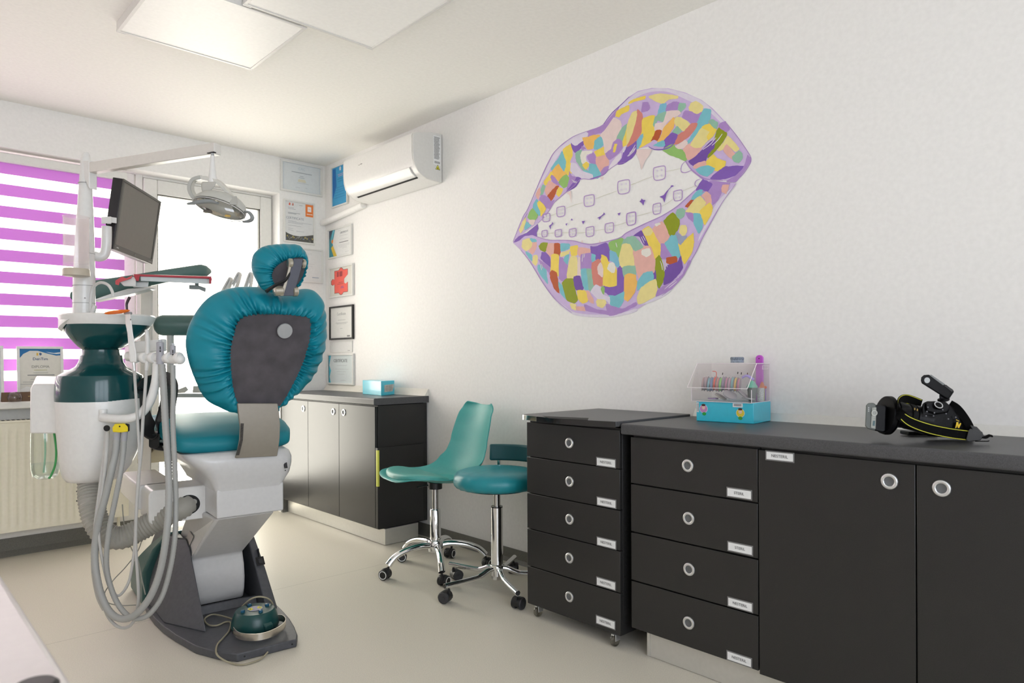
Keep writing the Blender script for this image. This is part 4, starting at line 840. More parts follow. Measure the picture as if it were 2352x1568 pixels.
    brk = [(1, 1425, 1300, 70, 85, 0), (1, 1010, 1465, 60, 70, 0), (3, 670, 185, 48, 62, 0), (3, 495, 258, 42, 50, 0), (3, 475, 450, 32, 40, 1), (3, 640, 445, 38, 44, 1), (3, 812, 438, 40, 50, 1), (3, 1020, 425, 46, 60, 1), (3, 1252, 380, 50, 60, 1), (3, 1515, 270, 55, 80, 0), (2, 390, 1135, 70, 85, 1), (2, 612, 1403, 50, 65, 2), (4, 52, 532, 52, 78, 2), (4, 360, 412, 46, 66, 2)]
    for r, cx, cy, w, h, k in brk:
        b = MB(); sk = -.18
        pts = [(cx-w, cy+h*.55), (cx-w, cy-h*.55), (cx-w*.65, cy-h*.8), (cx+w*.65, cy-h*1.0), (cx+w, cy-h*.75), (cx+w, cy+h*.4), (cx+w*.65, cy+h*.85), (cx-w*.6, cy+h*1.02)]
        strip(b, pts, 1.7, 'P', r, closed=True)
        for dx in (-.38, .38):
            for dy in (-.38, .38):
                x, y = cx+dx*w, cy+dy*h-.12*dx*w; poly(b, [(x-9, y-9), (x+9, y-9), (x+9, y+9), (x-9, y+9)], 'LL', r)
        b.build('brace_bracket', ms, t, smooth=0)
    b = MB(); strip(b, [(700, 998), (660, 1040), (650, 1110), (690, 1130), (740, 1118), (775, 1100)], 1.7, 'P', 2); b.build('brace_bracket', ms, t, smooth=0)
    b = MB(); strip(b, [(880, 1205), (830, 1230), (815, 1270), (830, 1292), (845, 1292)], 1.7, 'P', 2); b.build('brace_bracket', ms, t, smooth=0)
    sp = [(2, [(550, 1283), (563, 1292), (530, 1308), (500, 1340), (475, 1390), (450, 1490), (430, 1440), (390, 1420), (440, 1400), (480, 1350), (525, 1303), (530, 1283)]), (2, [(172, 1440), (195, 1458), (222, 1460), (207, 1487), (198, 1525), (178, 1495), (150, 1474), (168, 1462)]),
          (3, [(568, 310), (580, 330), (552, 360), (545, 403), (527, 358), (560, 335)]), (3, [(725, 335), (750, 325), (737, 358)]), (3, [(802, 268), (815, 290), (786, 292)]), (3, [(920, 303), (958, 297), (938, 340)]), (3, [(1185, 195), (1202, 218), (1160, 245), (1130, 290), (1128, 268), (1103, 265), (1150, 240), (1180, 215)]), (3, [(1350, 210), (1388, 198), (1370, 237)])]
    for r, pts in sp:
        b = MB(); poly(b, pts, 'D', r, smooth=False); b.build('sparkle', ms, t, smooth=0)
mural()
# ------------------------------------------------------------------ teal shell chair on a five star chrome base
def caster(parent, c, ang, r=.026, ring=True, cover=False, stem=.03):
    """twin wheel castor; c = floor point below the stem"""
    c = Vector(c); d = Vector((math.cos(ang), math.sin(ang), 0)); a = Vector((-d.y, d.x, 0)); w = c+d*.018+Vector((0, 0, r))
    b = MB(); b.cyl(c+Vector((0, 0, r*1.3)), c+Vector((0, 0, r*2+stem)), .006)
    rings = []
    for k in range(9):   # hood over the wheels
        an = R(-20+k*26); p = w+(-d*math.cos(an)+Vector((0, 0, 1))*math.sin(an))*(r*1.08); q = w+(-d*math.cos(an)+Vector((0, 0, 1))*math.sin(an))*(r*.70)
        hw = .009 if not cover else .022; rings.append([p+a*hw, p-a*hw, q-a*hw, q+a*hw])
    b.loft(rings); o = b.build('caster', black_pl, parent, bevel=.0015)
    for s in (-1, 1):
        b = MB(); b.lathe([(.001, s*.009), (r*.92, s*.009), (r, s*.012), (r, s*.022), (r*.93, s*.025), (r*.80, s*.026)], w, a, 28, False)
        wl = b.build('wheel', black_pl if not cover else mat('grey_black_wheel', (.035, .035, .038, 1), .5), o)
        b = MB(); b.lathe([(r*.80, s*.0255), (r*.78, s*.0275), (r*.66, s*.0275), (r*.64, s*.0255)], w, a, 28, False) if ring else b.lathe([(r*.3, s*.0255), (r*.28, s*.027), (.001, s*.027)], w, a, 20, False)
        b.build('wheel_ring', white_pl if ring else MATS['grey_black_wheel'], o)
        b = MB(); b.lathe([(r*.80, s*.0252), (.001, s*.0245)], w, a, 28, False); b.build('wheel_disc', black_pl if not cover else MATS['grey_black_wheel'], o)
    return o
hub = Vector((2.18, 2.91, 0))
t = thing('office_chair', 'teal moulded plastic swivel chair on a chrome five-leg base', 'chair', hub)
fw = Vector((-.975, .222, 0)).normalized(); sd = Vector((-fw.y, fw.x, 0))   # facing, left
def shell_pt(s, u, off=0):
    """s: 0 seat front .. 1 top of back along the profile, u: -1..1 across"""
    prof = [(.264, .499, .050), (.260, .504, .110), (.243, .510, .170), (.205, .512, .208), (.13, .505, .232), (.03, .488, .240), (-.07, .479, .238), (-.145, .494, .234), (-.195, .545, .225), (-.222, .62, .215), (-.245, .70, .208), (-.268, .78, .195), (-.288, .845, .172), (-.294, .870, .135)]
    x = s*(len(prof)-1); i = min(int(x), len(prof)-2); f = x-i
    def cr(k):
        a, b_, c, d = prof[max(i-1, 0)][k], prof[i][k], prof[i+1][k], prof[min(i+2, len(prof)-1)][k]
        return .5*((2*b_)+(c-a)*f+(2*a-5*b_+4*c-d)*f*f+(3*b_-a-3*c+d)*f**3)
    a, z, w = cr(0), cr(1), cr(2)
    au = abs(u); seat = max(0, 1-abs(s-.42)/.34); back = max(0, min(1, (s-.57)/.18))
    lift = .030*seat*(au**3)*(1)-.012*(1-au)*seat
    wing = .050*back*(au**2.2)*(1 if s < .9 else .8)
    if s > .93: z -= .012*(au**4)*0+.012*math.cos(u*math.pi*.5*1.0)*((s-.93)/.07)
    trans = max(0, 1-abs(s-.57)/.16)
    p = hub+fw*(a+wing+.035*trans*au**2)+sd*(u*w)+Vector((0, 0, z+lift+.045*trans*au**3))
    return p
NS, NU = 44, 24
vs = []; fs = []
top = [[shell_pt(i/NS, -1+2*k/NU) for k in range(NU+1)] for i in range(NS+1)]
def nrm(i, k):
    a = top[min(i+1, NS)][k]-top[max(i-1, 0)][k]; b_ = top[i][min(k+1, NU)]-top[i][max(k-1, 0)]
    return a.cross(b_).normalized()
sgn = 1 if nrm(12, NU//2).z > 0 else -1
und = [[top[i][k]-nrm(i, k)*sgn*(.007 if True else 0) for k in range(NU+1)] for i in range(NS+1)]
b = MB(); vs = [p for r_ in top for p in r_]+[p for r_ in und for p in r_]; M_ = (NS+1)*(NU+1); W_ = NU+1
for i in range(NS):
    for k in range(NU):
        a = i*W_+k; fs.append((a, a+1, a+1+W_, a+W_)); fs.append((M_+a, M_+a+W_, M_+a+1+W_, M_+a+1))
for i in range(NS):
    a = i*W_; fs.append((a, a+W_, M_+a+W_, M_+a)); a += NU; fs.append((a, M_+a, M_+a+W_, a+W_))
for k in range(NU):
    fs.append((k, M_+k, M_+k+1, k+1)); a = NS*W_+k; fs.append((a, a+1, M_+a+1, M_+a))
b.add(vs, fs)
shell_m = mat('teal_plastic', (.050, .335, .315, 1), .38, spec=.45)
b.build('shell', shell_m, t, smooth=50, sub=1)
# seat pad
b = MB(); rings = []
for rr, h in ((1.0, .001), (1.0, .010), (.96, .019), (.85, .025), (.6, .028), (.3, .029)):
    ring = []
    for k in range(40):
        an = 2*math.pi*k/40; ss = .305+.155*rr*math.cos(an)*(1 if math.cos(an) < 0 else .95); uu = .86*rr*math.sin(an)
        ring.append(shell_pt(ss, uu)+Vector((0, 0, h)))
    rings.append(ring)
b.loft(rings); b.build('seat_pad', mat('teal_leatherette', (.085, .36, .325, 1), .42, spec=.5, bump=.1, bscale=500), t, smooth=60)
b = MB(); b.lathe([(.02, .455), (.085, .478), (.10, .486)], hub-fw*.02, (0, 0, 1), 28); b.build('under_mount', shell_m, t)
b = MB(); b.cyl(hub+Vector((0, 0, .43)), hub+Vector((0, 0, .462)), .036); b.tube([hub+Vector((0, 0, .445)), hub-sd*.06+Vector((0, 0, .44)), hub-sd*.0+fw*.10+Vector((0, 0, .447))], .004, 8, 3)
b.build('mechanism', black_pl, t)
MB().cyl(hub+Vector((0, 0, .32)), hub+Vector((0, 0, .44)), .0165, 24).build('gas_column', mat('steel_grey', (.5, .5, .5, 1), .2, 1), t)
b = MB(); b.lathe([(.028, .165), (.028, .318), (.024, .325), (.016, .326)], hub, (0, 0, 1), 28); b.build('column_sleeve', chrome, t)
b = MB(); b.lathe([(.024, .10), (.038, .106), (.041, .125), (.040, .150), (.034, .163), (.028, .166)], hub, (0, 0, 1), 28); b.build('hub', chrome, t)
ends = [PZ(896, 1330, 0), PZ(1012, 1340, 0), PZ(1107, 1305, 0), PZ(1045, 1272, 0), PZ(921, 1285, 0)]
for k, e in enumerate(ends):
    d = (e-hub); d.z = 0; L_ = .262; d = d.normalized(); e2 = hub+d*L_
    pts = [hub+d*.02+Vector((0, 0, .135)), hub+d*.08+Vector((0, 0, .143)), hub+d*.16+Vector((0, 0, .133)), hub+d*.225+Vector((0, 0, .108)), e2+Vector((0, 0, .072))]
    b = MB(); b.tube(pts, lambda q: .0185-.003*q+.003*max(0, q-.7)*3, 14, 5, flat=.8); b.build('leg', chrome, t, smooth=60)
    caster(t, e2, math.atan2(d.y, d.x)+(-.9, 2.4, .6, 2.9, 1.0)[k], .0265, True, stem=.012)

# ------------------------------------------------------------------ round teal stool with chrome base
hub2 = Vector((2.204, 2.457, 0))
t = thing('swivel_stool', 'round teal upholstered stool with dark arc armrest and chrome base', 'stool', hub2)
b = MB(); rings = []; N = 96
prof = [(.150, .492), (.190, .497), (.203, .512), (.207, .530), (.203, .550), (.190, .566), (.165, .575), (.12, .579), (.06, .580), (.001, .580)]
for j, (r_, z) in enumerate(prof):
    ring = []
    for k in range(N):
        an = 2*math.pi*k/N; wr = pnoise(Vector((math.cos(an)*6, math.sin(an)*6, z*4)))*.0035*(1 if j < 5 else .4)
        crk = .0025*math.sin(an*30+3*math.sin(an*3)) if j < 3 else 0
        ring.append(hub2+Vector((math.cos(an)*(r_+wr+crk), math.sin(an)*(r_+wr+crk), z+wr*.5)))
    rings.append(ring)
b.loft(rings); b.build('seat_cushion', mat('teal_vinyl_light', (.012, .235, .275, 1), .36, spec=.5, noise=.08, nscale=10, bump=.1, bscale=500), t, smooth=60)
MB().lathe([(.10, .486), (.155, .487), (.155, .494)], hub2, (0, 0, 1), 32).build('seat_plate', black_pl, t)
MB().cyl(hub2+Vector((0, 0, .40)), hub2+Vector((0, 0, .487)), .017, 24).build('gas_column', MATS['steel_grey'], t)
MB().lathe([(.016, .403), (.028, .404), (.028, .398), (.020, .398)], hub2, (0, 0, 1), 24).build('column_collar', black_gl, t)
MB().cyl(hub2+Vector((0, 0, .075)), hub2+Vector((0, 0, .398)), .029, 32).build('column_sleeve', chrome, t)
MB().lathe([(.020, .055), (.027, .060), (.027, .108), (.033, .110), (.033, .128), (.028, .131)], hub2, (0, 0, 1), 8).build('hub', chrome, t, smooth=20)
e = [PZ(1040, 1372, .02), PZ(1006, 1300, .06), PZ(1212, 1393, .02)]
base_an = math.atan2(e[0].y-hub2.y, e[0].x-hub2.x)
for k in range(5):
    an = base_an+k*2*math.pi/5; d = Vector((math.cos(an), math.sin(an), 0)); L_ = .292
    pts = [hub2+d*.018+Vector((0, 0, .108)), hub2+d*.05+Vector((0, 0, .106)), hub2+d*.09+Vector((0, 0, .090)), hub2+d*.13+Vector((0, 0, .083)), hub2+d*L_+Vector((0, 0, .080))]
    b = MB(); b.tube(pts, .0125, 16, 5); b.build('leg', chrome, t, smooth=60)
    MB().cyl(hub2+d*(L_+.0002)+Vector((0, 0, .080)), hub2+d*(L_+.0012)+Vector((0, 0, .080)), .0105, 16).build('end_cap', black_pl, t)
    caster(t, hub2+d*(L_-.022), an+(-1.0, 2.2, 1.4, .3, -2)[k], .0265, False, True, stem=.012)
# curved armrest
b = MB(); arc = []
c0 = hub2+Vector((.02, .03, 0))
d0 = PD(1150, 1045, 3.47); cen = PD(1245, 1045, 3.40)
for k in range(15):
    an = R(205-k*12); rr_ = .185
    q = Vector((cen.x+rr_*math.cos(an)*1.0, cen.y+rr_*math.sin(an)*1.0, .655)); arc.append(q)
arc = [hub2+Vector((.205*math.cos(R(a)), .205*math.sin(R(a)), .633)) for a in range(58, -70, -8)]
b.ribbon(arc, (0, 0, 1), .082, .024, smooth=2); b.build('arm_rest', mat('dark_teal_vinyl', (.006, .075, .085, 1), .45), t, bevel=.009, seg=3)
b = MB(); an = R(45); d = Vector((math.cos(an), math.sin(an), 0)); b.tube([hub2+d*.05+Vector((0, 0, .489)), hub2+d*.20+Vector((0, 0, .487)), hub2+d*.232+Vector((0, 0, .52)), hub2+d*.232+Vector((0, 0, .633))], .009, 10, 5)
b.build('arm_bracket', chrome, t)
# ------------------------------------------------------------------ on the far worktop
ZF = .8765
cyan = mat('cyan_gloss_plastic', (.035, .50, .66, 1), .25, coat=.4)
def boxthing(name, label, cat, pts, h, z, m, group=None, bev=.002, parts=None):
    """pts: four ground corners"""
    c = sum((Vector(p) for p in pts), Vector())/4
    t = thing(name, label, cat, (c.x, c.y, z), group=group)
    b = MB(); b.prism([(p[0], p[1], z) for p in pts], (0, 0, h)); o = b.build('box', m, t, bevel=bev); return t, o
A = PZ(833, 904.5, ZF); B = PZ(875.5, 908.5, ZF); C = PZ(921, 904, ZF); C = B+(C-B)*min(1, (XR-.045-B.x)/(C.x-B.x)); D = A+C-B; D.x = min(D.x, XR-.045)
t, o = boxthing('storage_box', 'small cyan box with white label on the far worktop', 'box', [A, B, C, D], (PX(875.5, 875, B.x).z-ZF), ZF, cyan)
hh = PX(875.5, 875, B.x).z-ZF
u = (C-B).normalized(); n_ = Vector((u.y, -u.x, 0)); 
def qq(a, z): return B+u*((C-B).length*a)+Vector((0, 0, hh*z))
b = MB(); b.prism([qq(.24, .22), qq(.24, .70), qq(.34, .72), qq(.96, .74), qq(.95, .50), qq(.86, .24)], n_*.0006); s = b.build('paper_label', mat('worn_label', (.50, .50, .46, 1), .6, noise=.3, nscale=80), t)
for i in range(4):
    b = MB(); b.prism([qq(.32, .60-i*.09)+n_*.0007, qq(.84, .62-i*.09)+n_*.0007, qq(.84, .635-i*.09)+n_*.0007, qq(.32, .615-i*.09)+n_*.0007], n_*.0002); b.build('text_line', mat('grey_ink', (.10, .10, .10, 1), .7), t)
# tablet on a stand
pb = PZ(802, 895.5, ZF); t = thing('tablet_stand', 'black tablet screen tilted on a desk stand by the certificates', 'tablet', (pb.x, pb.y, ZF))
dep = (pb-CAM).dot(_f)
b = MB(); b.lathe([(.0, .0005), (.048, .0005), (.050, .004), (.044, .009), (.02, .011), (.001, .011)], (pb.x, pb.y, ZF), (0, 0, 1), 36); b.build('base', black_pl, t)
c_ = (pb.x+.012, pb.y+.012, ZF)
b = MB(); b.loft([[Vector(c_)+Vector((x*w_, y*w_*.7, z)) for x, y in ((-1, -1), (1, -1), (1, 1), (-1, 1))] for z, w_ in ((.008, .022), (.03, .018), (.075, .017), (.105, .020))]); b.build('stand_post', black_pl, t, bevel=.004)
d1_, d2_ = dep-.04, dep+.05
TL, TR, BR, BL = PD(806, 810, dep+.12), PD(836, 810, dep+.02), PD(804, 871, dep-.07), PD(770, 869.5, dep+.03)
TR = PD(837, 811, dep+.015)
nn = ((BR-BL).cross(TL-BL)).normalized()
if nn.dot(_f) > 0: nn = -nn
def tq(a, b_): return (BL*(1-a)+BR*a)*(1-b_)+(TL*(1-a)+TR*a)*b_
b = MB(); b.prism([tq(0, 0), tq(1, 0), tq(1, 1), tq(0, 1)], -nn*.014); b.build('tablet_body', mat('silver_bezel', (.55, .56, .56, 1), .3, .3), t, bevel=.003)
b = MB(); b.prism([tq(.03, .30)+nn*.0003, tq(.62, .30)+nn*.0003, tq(.97, .62)+nn*.0003, tq(.97, .97)+nn*.0003, tq(.03, .97)+nn*.0003], nn*.0005); b.build('screen', mat('screen_dark', (.05, .055, .06, 1), .15, coat=.4), t)
b = MB(); b.prism([tq(.03, .03)+nn*.0003, tq(.97, .03)+nn*.0003, tq(.97, .60)+nn*.0003, tq(.62, .28)+nn*.0003, tq(.03, .28)+nn*.0003], nn*.0005); b.build('screen_painted_glare', mat('glare_pale', (.60, .62, .60, 1), .2), t)  # glare on the lower screen, painted as a pale flat shape
for a, b_ in ((.1, .9), (.3, .92), (.5, .9), (.88, .86), (.9, .75), (.86, .68), (.12, .38), (.3, .36), (.5, .37)):
    bb_ = MB(); bb_.prism([tq(a, b_)+nn*.0009, tq(a+.05, b_)+nn*.0009, tq(a+.05, b_+.04)+nn*.0009, tq(a, b_+.04)+nn*.0009], nn*.0001); bb_.build('screen_icon', mat('icon_white', (.7, .72, .72, 1), .5), t)
# small standing frame with black leaf outline
p0 = PZ(712, 894.5, ZF); p1 = PZ(748, 893.5, ZF)
def dl(P2, LN, TX_):
    o_ = [(.0, -.40), (.10, -.42), (.16, -.30), (.10, -.18), (.22, -.22), (.34, -.12), (.30, .04), (.16, .06), (.20, .20), (.14, .36), (0, .44), (-.12, .36), (-.16, .20), (-.10, .06), (-.28, .04), (-.32, -.12), (-.2, -.22), (-.08, -.18), (-.14, -.30)]
    P2([(.62+x*.8, .52+y*.75) for x, y in o_], (.012, .012, .012), 'leaf_outline'); P2([(.62+x*.66, .52+y*.66) for x, y in o_], (.70, .69, .64), 'leaf_fill')
frame('white frame with a black leaf outline standing on the far worktop', (p0.x-.06, p0.y+.02, ZF+.001), (p1.x-p0.x, p1.y-p0.y, 0), (0, .10, 1), (p1-p0).length+.07, .132, fwh, .008, dl, (.68, .68, .63, 1), depth=.02, group=None, name='standing_frame', bgname='creamb')

# ------------------------------------------------------------------ on the window sill
ZS = .8785
def d_dip(P2, LN, TX_):
    blue = (.02, .17, .42)
    P2([(.02, .98), (.98, .98), (.98, .84), (.85, .83), (.65, .87), (.45, .92), (.28, .92), (.14, .86), (.06, .78), (.02, .72)], blue, 'blue_swoosh')
    P2([(.98, .90), (.80, .88), (.62, .90), (.72, .875), (.86, .86), (.98, .87)], (.75, .78, .80), 'white_swoosh')
    P2([(.42, .83), (.46, .83), (.46, .88), (.42, .88)], (.75, .50, .10), 'logo_mark'); P2([(.48, .845), (.51, .83), (.54, .86), (.51, .885), (.48, .88)], (.10, .16, .30), 'logo_mark')
    TX_('DenTim', .50, .765, .0225, (.03, .08, .24)); TX_('DIPLOMA', .50, .62, .0205, (.30, .30, .28)); LN([(.36, .64, .56)], (.60, .58, .35), th=.012); LN([(.34, .66, .51)], (.4, .4, .4), th=.006)
    LN([(.22, .80, .465)], (.30, .30, .30), th=.018); LN([(.28, .72, .39), (.12, .88, .34), (.06, .94, .30)], (.42, .42, .42), th=.009)
    P2([(.05, .06), (.18, .10), (.30, .24), (.2, .26), (.05, .2)], (.80, .80, .78), 'embossed_seal'); LN([(.55, .78, .12)], (.45, .46, .48), th=.008)
yS = 4.815
a = PY(40, 897, yS); c_ = PY(145, 897, yS); tp = PY(145, 796.5, yS)
frame('white framed diploma with blue wave header standing on the window sill', (a.x-.003, yS-.015, ZS), (1, 0, 0), (0, .10, 1), c_.x-a.x+.004, tp.z-ZS+.002, mat('diploma_frame', (.80, .80, .78, 1), .3), .014, d_dip, (.74, .72, .66, 1), group='framed diplomas on the sill', name='framed_diploma', bgname='ivory')
x0 = PY(8, 850, yS).x
frame('white framed diploma cut off at the left edge of the picture', (x0-.245, yS-.015, ZS), (1, 0, 0), (0, .10, 1), .245, tp.z-ZS+.004, MATS['diploma_frame'], .014, lambda P2, LN, TX_: (LN([(.3, .7, .7), (.2, .8, .5), (.25, .75, .4)], (.4, .4, .4), th=.012)), (.60, .66, .68, 1), group='framed diplomas on the sill', name='framed_diploma', bgname='bluish2')
ya_ = 4.735
a = PY(4, 921, ya_); c_ = PY(86, 918, ya_)
t = thing('tent_card', 'brown folded card sign in front of the sill diploma', 'card', ((a.x+c_.x)/2, 4.72, ZS))
hz_ = .052; w_ = c_.x-a.x
b = MB(); b.prism([(a.x, 4.733, ZS), (a.x, 4.753, ZS+hz_), (a.x, 4.776, ZS), (a.x, 4.773, ZS), (a.x, 4.753, ZS+hz_-.004), (a.x, 4.736, ZS)], (w_, 0, 0)); b.build('card', mat('brown_card', (.13, .075, .040, 1), .5), t)
for i_, (xa, xb) in enumerate(((.74, .98), (.82, .95))):
    b = MB(); M_ = basis((a.x, 4.7425-i_*.0034, ZS+.027-i_*.009), (1, 0, 0), (0, .36, .93)); b.add([M_@Vector(q) for q in ((w_*xa, -.0016, .0003), (w_*xb, -.0016, .0003), (w_*xb, .0016, .0003), (w_*xa, .0016, .0003))], [(0, 1, 2, 3)]); b.build('text_line', mat('gold_ink', (.55, .40, .15, 1), .4, .5), t, smooth=0)
p = PY(32, 905, 4.75)
t = thing('glass_dome', 'small clear glass dome on the sill in front of the brown card', 'glass ornament', (p.x, 4.752-.035, ZS))
MB().lathe([(.001, .0), (.026, .0), (.034, .010), (.036, .026), (.031, .042), (.018, .053), (.001, .056)], (p.x, 4.752-.035, ZS), (0, 0, 1), 32).build('dome', glassmat('dome_glass', (.97, .95, .97), .10, .03, .9), t)

# ------------------------------------------------------------------ organiser stack on the near worktop
ZT2 = ZT+.0005
A = PZ(1599.5, 966, ZT2); B = PZ(1731, 973.5, ZT2); C = PZ(1778, 965.5, ZT2); D = A+C-B; D.x = min(D.x, XR-.025); C.x = min(C.x, XR-.025)
hb = (PX(1731, 926, B.x)-PX(1731, 973.5, B.x)).z
t, o = boxthing('storage_box', 'bright cyan box with two round face stickers under the clear organiser', 'box', [A, B, C, D], hb, ZT2, cyan)
u = (B-A).normalized(); n_ = Vector((u.y, -u.x, 0)); LW = (B-A).length
if n_.dot(_f) > 0: n_ = -n_
def fp_(a, z, k=0): return A+u*(LW*a)+Vector((0, 0, hb*z))+n_*(.0006+k*.0003)
def disc(cx, cz, r, m, nm, k, par, n=28, sx_=1, sz_=1):
    b = MB(); b.prism([fp_(cx, cz, k)+u*(r*sx_*math.cos(2*math.pi*i/n))+Vector((0, 0, r*sz_*math.sin(2*math.pi*i/n))) for i in range(n)], n_*.0002); return b.build(nm, m, par, smooth=0)
skin = mat('sticker_skin', (.80, .60, .48, 1), .5); hair = mat('sticker_hair', (.07, .025, .02, 1), .5)
for cx, cz, bg_, sh, kk in ((.135, .63, (.55, .25, .50, 1), (.02, .35, .06, 1), 0), (.78, .50, (.72, .58, .05, 1), (.05, .33, .05, 1), 1)):
    s = disc(cx, cz, .0165, paper, 'face_sticker', 0, t); disc(cx, cz, .0150, mat('sticker_bg%d' % kk, bg_, .5), 'sticker_ground', 1, s)
    disc(cx+.012*(1-kk), cz-.25, .0080, mat('sticker_shirt%d' % kk, sh, .5), 'shirt', 2, s, sz_=.8); disc(cx, cz+.06, .0070, skin, 'face', 3, s); disc(cx, cz+.19, .0082, hair, 'hair', 4, s, sz_=.55)
    for dx in (-.012, .014):
        bb_ = MB(); pc = fp_(cx+dx, cz+.05, 5); bb_.prism([pc+u*(.0009*math.cos(2*math.pi*i/8))+Vector((0, 0, .0009*math.sin(2*math.pi*i/8))) for i in range(8)], n_*.0002); bb_.build('eye', hair, s)
b = MB(); b.prism([fp_(.01, .45), fp_(.05, .45), fp_(.05, .95), fp_(.01, .95)], n_*.0003); s = b.build('paper_label', paper, t)
b = MB(); b.prism([fp_(.65, .78), fp_(.82, .78), fp_(.82, .97), fp_(.65, .97)], n_*.0003); s2 = b.build('paper_label', paper, t)
for z in (.84, .90):
    b = MB(); b.prism([fp_(.67, z, 2), fp_(.80, z, 2), fp_(.80, z+.03, 2), fp_(.67, z+.03, 2)], n_*.0001); b.build('text_line', mat('grey_ink', (.10, .10, .10, 1), .7), s2)
for x in (.018, .030, .042):
    b = MB(); b.prism([fp_(x, .5, 2), fp_(x+.004, .5, 2), fp_(x+.004, .9, 2), fp_(x, .9, 2)], n_*.0001); b.build('text_line', mat('grey_ink', (.10, .10, .10, 1), .7), s)
# clear acrylic organiser: lower case and slanted lid
acr = glassmat('acrylic', (1, .99, .995), .02, .04, 1.0, .25); acre = mat('acrylic_edge', (.92, .86, .88, 1), .2, coat=.3)
ZO = ZT2+hb+.0005
v = (C-B).normalized(); DV = (C-B).length
O0 = A-u*.018-v*.004; LO = LW+.012; DO = DV+.010
def op(a, d_, z): return O0+u*(LO*a)+v*(DO*d_)+Vector((0, 0, hb*0+z+(ZO-ZT2)))
t = thing('acrylic_organiser', 'clear acrylic box with slanted lid full of elastic spools on the cyan box', 'organiser', op(.5, .5, 0))
H1, H2 = .049, .146
def wallp(pts, nm='panel'):
    P_ = [op(*p) for p in pts]; nn_ = ((P_[1]-P_[0]).cross(P_[2]-P_[0])).normalized(); b = MB(); b.prism(P_, nn_*.0022); o_ = b.build(nm, acr, t, smooth=0)
    return o_
wallp([(0, 0, 0), (1, 0, 0), (1, 1, 0), (0, 1, 0)], 'base_panel')
wallp([(0, 0, 0), (1, 0, 0), (1, 0, H1), (0, 0, H1)], 'front_panel'); wallp([(0, 1, 0), (1, 1, 0), (1, 1, H2), (0, 1, H2)], 'back_panel')
wallp([(1, 0, 0), (1, 1, 0), (1, 1, H2), (1, .28, H2), (1, 0, H1)], 'side_panel'); wallp([(0, 0, 0), (0, 1, 0), (0, 1, H2), (0, .28, H2), (0, 0, H1)], 'side_panel')
wallp([(0, .28, H2), (1, .28, H2), (1, 1, H2), (0, 1, H2)], 'lid_top')
lid0 = (-.03, -.10, H1+.006)
wallp([(-.03, -.12, H1+.004), (.97, -.12, H1+.004), (1, .28, H2), (0, .28, H2)], 'lid_flap')
def edge(p, q, r_=.0014):
    b = MB(); b.tube([op(*p), op(*q)], r_, 6, 1); b.build('edge', acre, t)
for p, q in (((0, 0, 0), (1, 0, 0)), ((1, 0, 0), (1, 0, H1)), ((0, 0, 0), (0, 0, H1)), ((1, 0, 0), (1, 1, 0)), ((1, 1, 0), (1, 1, H2)), ((-.03, -.12, H1+.004), (.97, -.12, H1+.004)), ((.97, -.12, H1+.004), (1, .28, H2)), ((-.03, -.12, H1+.004), (0, .28, H2)), ((0, .28, H2), (1, .28, H2)), ((1, .28, H2), (1, 1, H2)), ((0, 1, H2), (1, 1, H2))): edge(p, q)
b = MB(); b.tube([op(1.002, .60, H2-.022), op(1.002, .60, H2-.008), op(1.002, .90, H2-.008), op(1.002, .90, H2-.022)], .0011, 6, 1, closed=True); b.build('finger_hole', acre, t)
# spools of elastic chain
cols = [(.55, .42, .42), (.58, .45, .47), (.35, .60, .66), (.30, .40, .62), (.85, .22, .18), (.75, .40, .36), (.42, .80, .30), (.45, .38, .50), (.70, .36, .48), (.70, .52, .60), (.36, .62, .62), (.88, .64, .24), (.68, .34, .44)]
names = ['brown', 'dusty pink', 'pale teal', 'slate blue', 'bright red', 'salmon', 'lime green', 'grey violet', 'rose', 'mauve', 'aqua', 'golden yellow', 'dark pink']
spg = 'round elastic spools inside the clear organiser'
def spool(c, ax, r_, th, col, label):
    tt = thing('elastic_spool', label, 'spool', c, group=spg)
    b = MB(); b.lathe([(.001, -th/2), (r_, -th/2), (r_, -th/2+.001), (r_*.9, -th/2+.0012), (.001, -th/2+.0014)], c, ax, 28); b.lathe([(.001, th/2-.0014), (r_*.9, th/2-.0012), (r_, th/2-.001), (r_, th/2), (.001, th/2)], c, ax, 28)
    b.build('flange', frosted('spool_case', (.85, .82, .84, 1), .35), tt)
    b = MB(); b.lathe([(.004, -th/2+.0016), (r_*.86, -th/2+.0016), (r_*.90, 0), (r_*.86, th/2-.0016), (.004, th/2-.0016)], c, ax, 28); b.build('elastic_chain', mat('elastic_%d' % int(col[0]*997+col[1]*91+col[2]*13), (*col, 1), .5), tt)
    return tt
for i in range(13):
    a = .095+i*.050; c = op(a, .34, .066+.002*math.sin(i*2))
    spool(c, (u+v*.25+Vector((0, 0, -.10))).normalized(), .029, .0098, cols[i], names[i]+' elastic spool standing on edge, %s' % ('leftmost of the row' if i == 0 else 'nearest the mint tub' if i == 12 else 'just right of the '+names[i-1]+' one'))
for (a, d_, z, r_, ax, col, lb) in ((.60, .02, .022, .027, (-.25, -.55, .8), (.36, .40, .40), 'grey flat spool tipped up at the front, middle'), (.76, .20, .024, .029, (.2, -.65, .8), (.34, .36, .36), 'grey flat spool leaning at the front right'), (.42, .10, .014, .024, (.1, -.5, .9), (.55, .55, .42), 'pale olive flat spool at the front left'), (.28, .12, .006, .022, (0, 0, 1), (.45, .28, .55), 'violet flat spool lying at the bottom left'), (.86, .14, .010, .026, (.1, -.1, 1), (.5, .52, .52), 'pale grey flat spool lying at the bottom right')):
    spool(op(a, d_+.15, z+.004), Vector(ax).normalized(), r_, .006, col, lb)
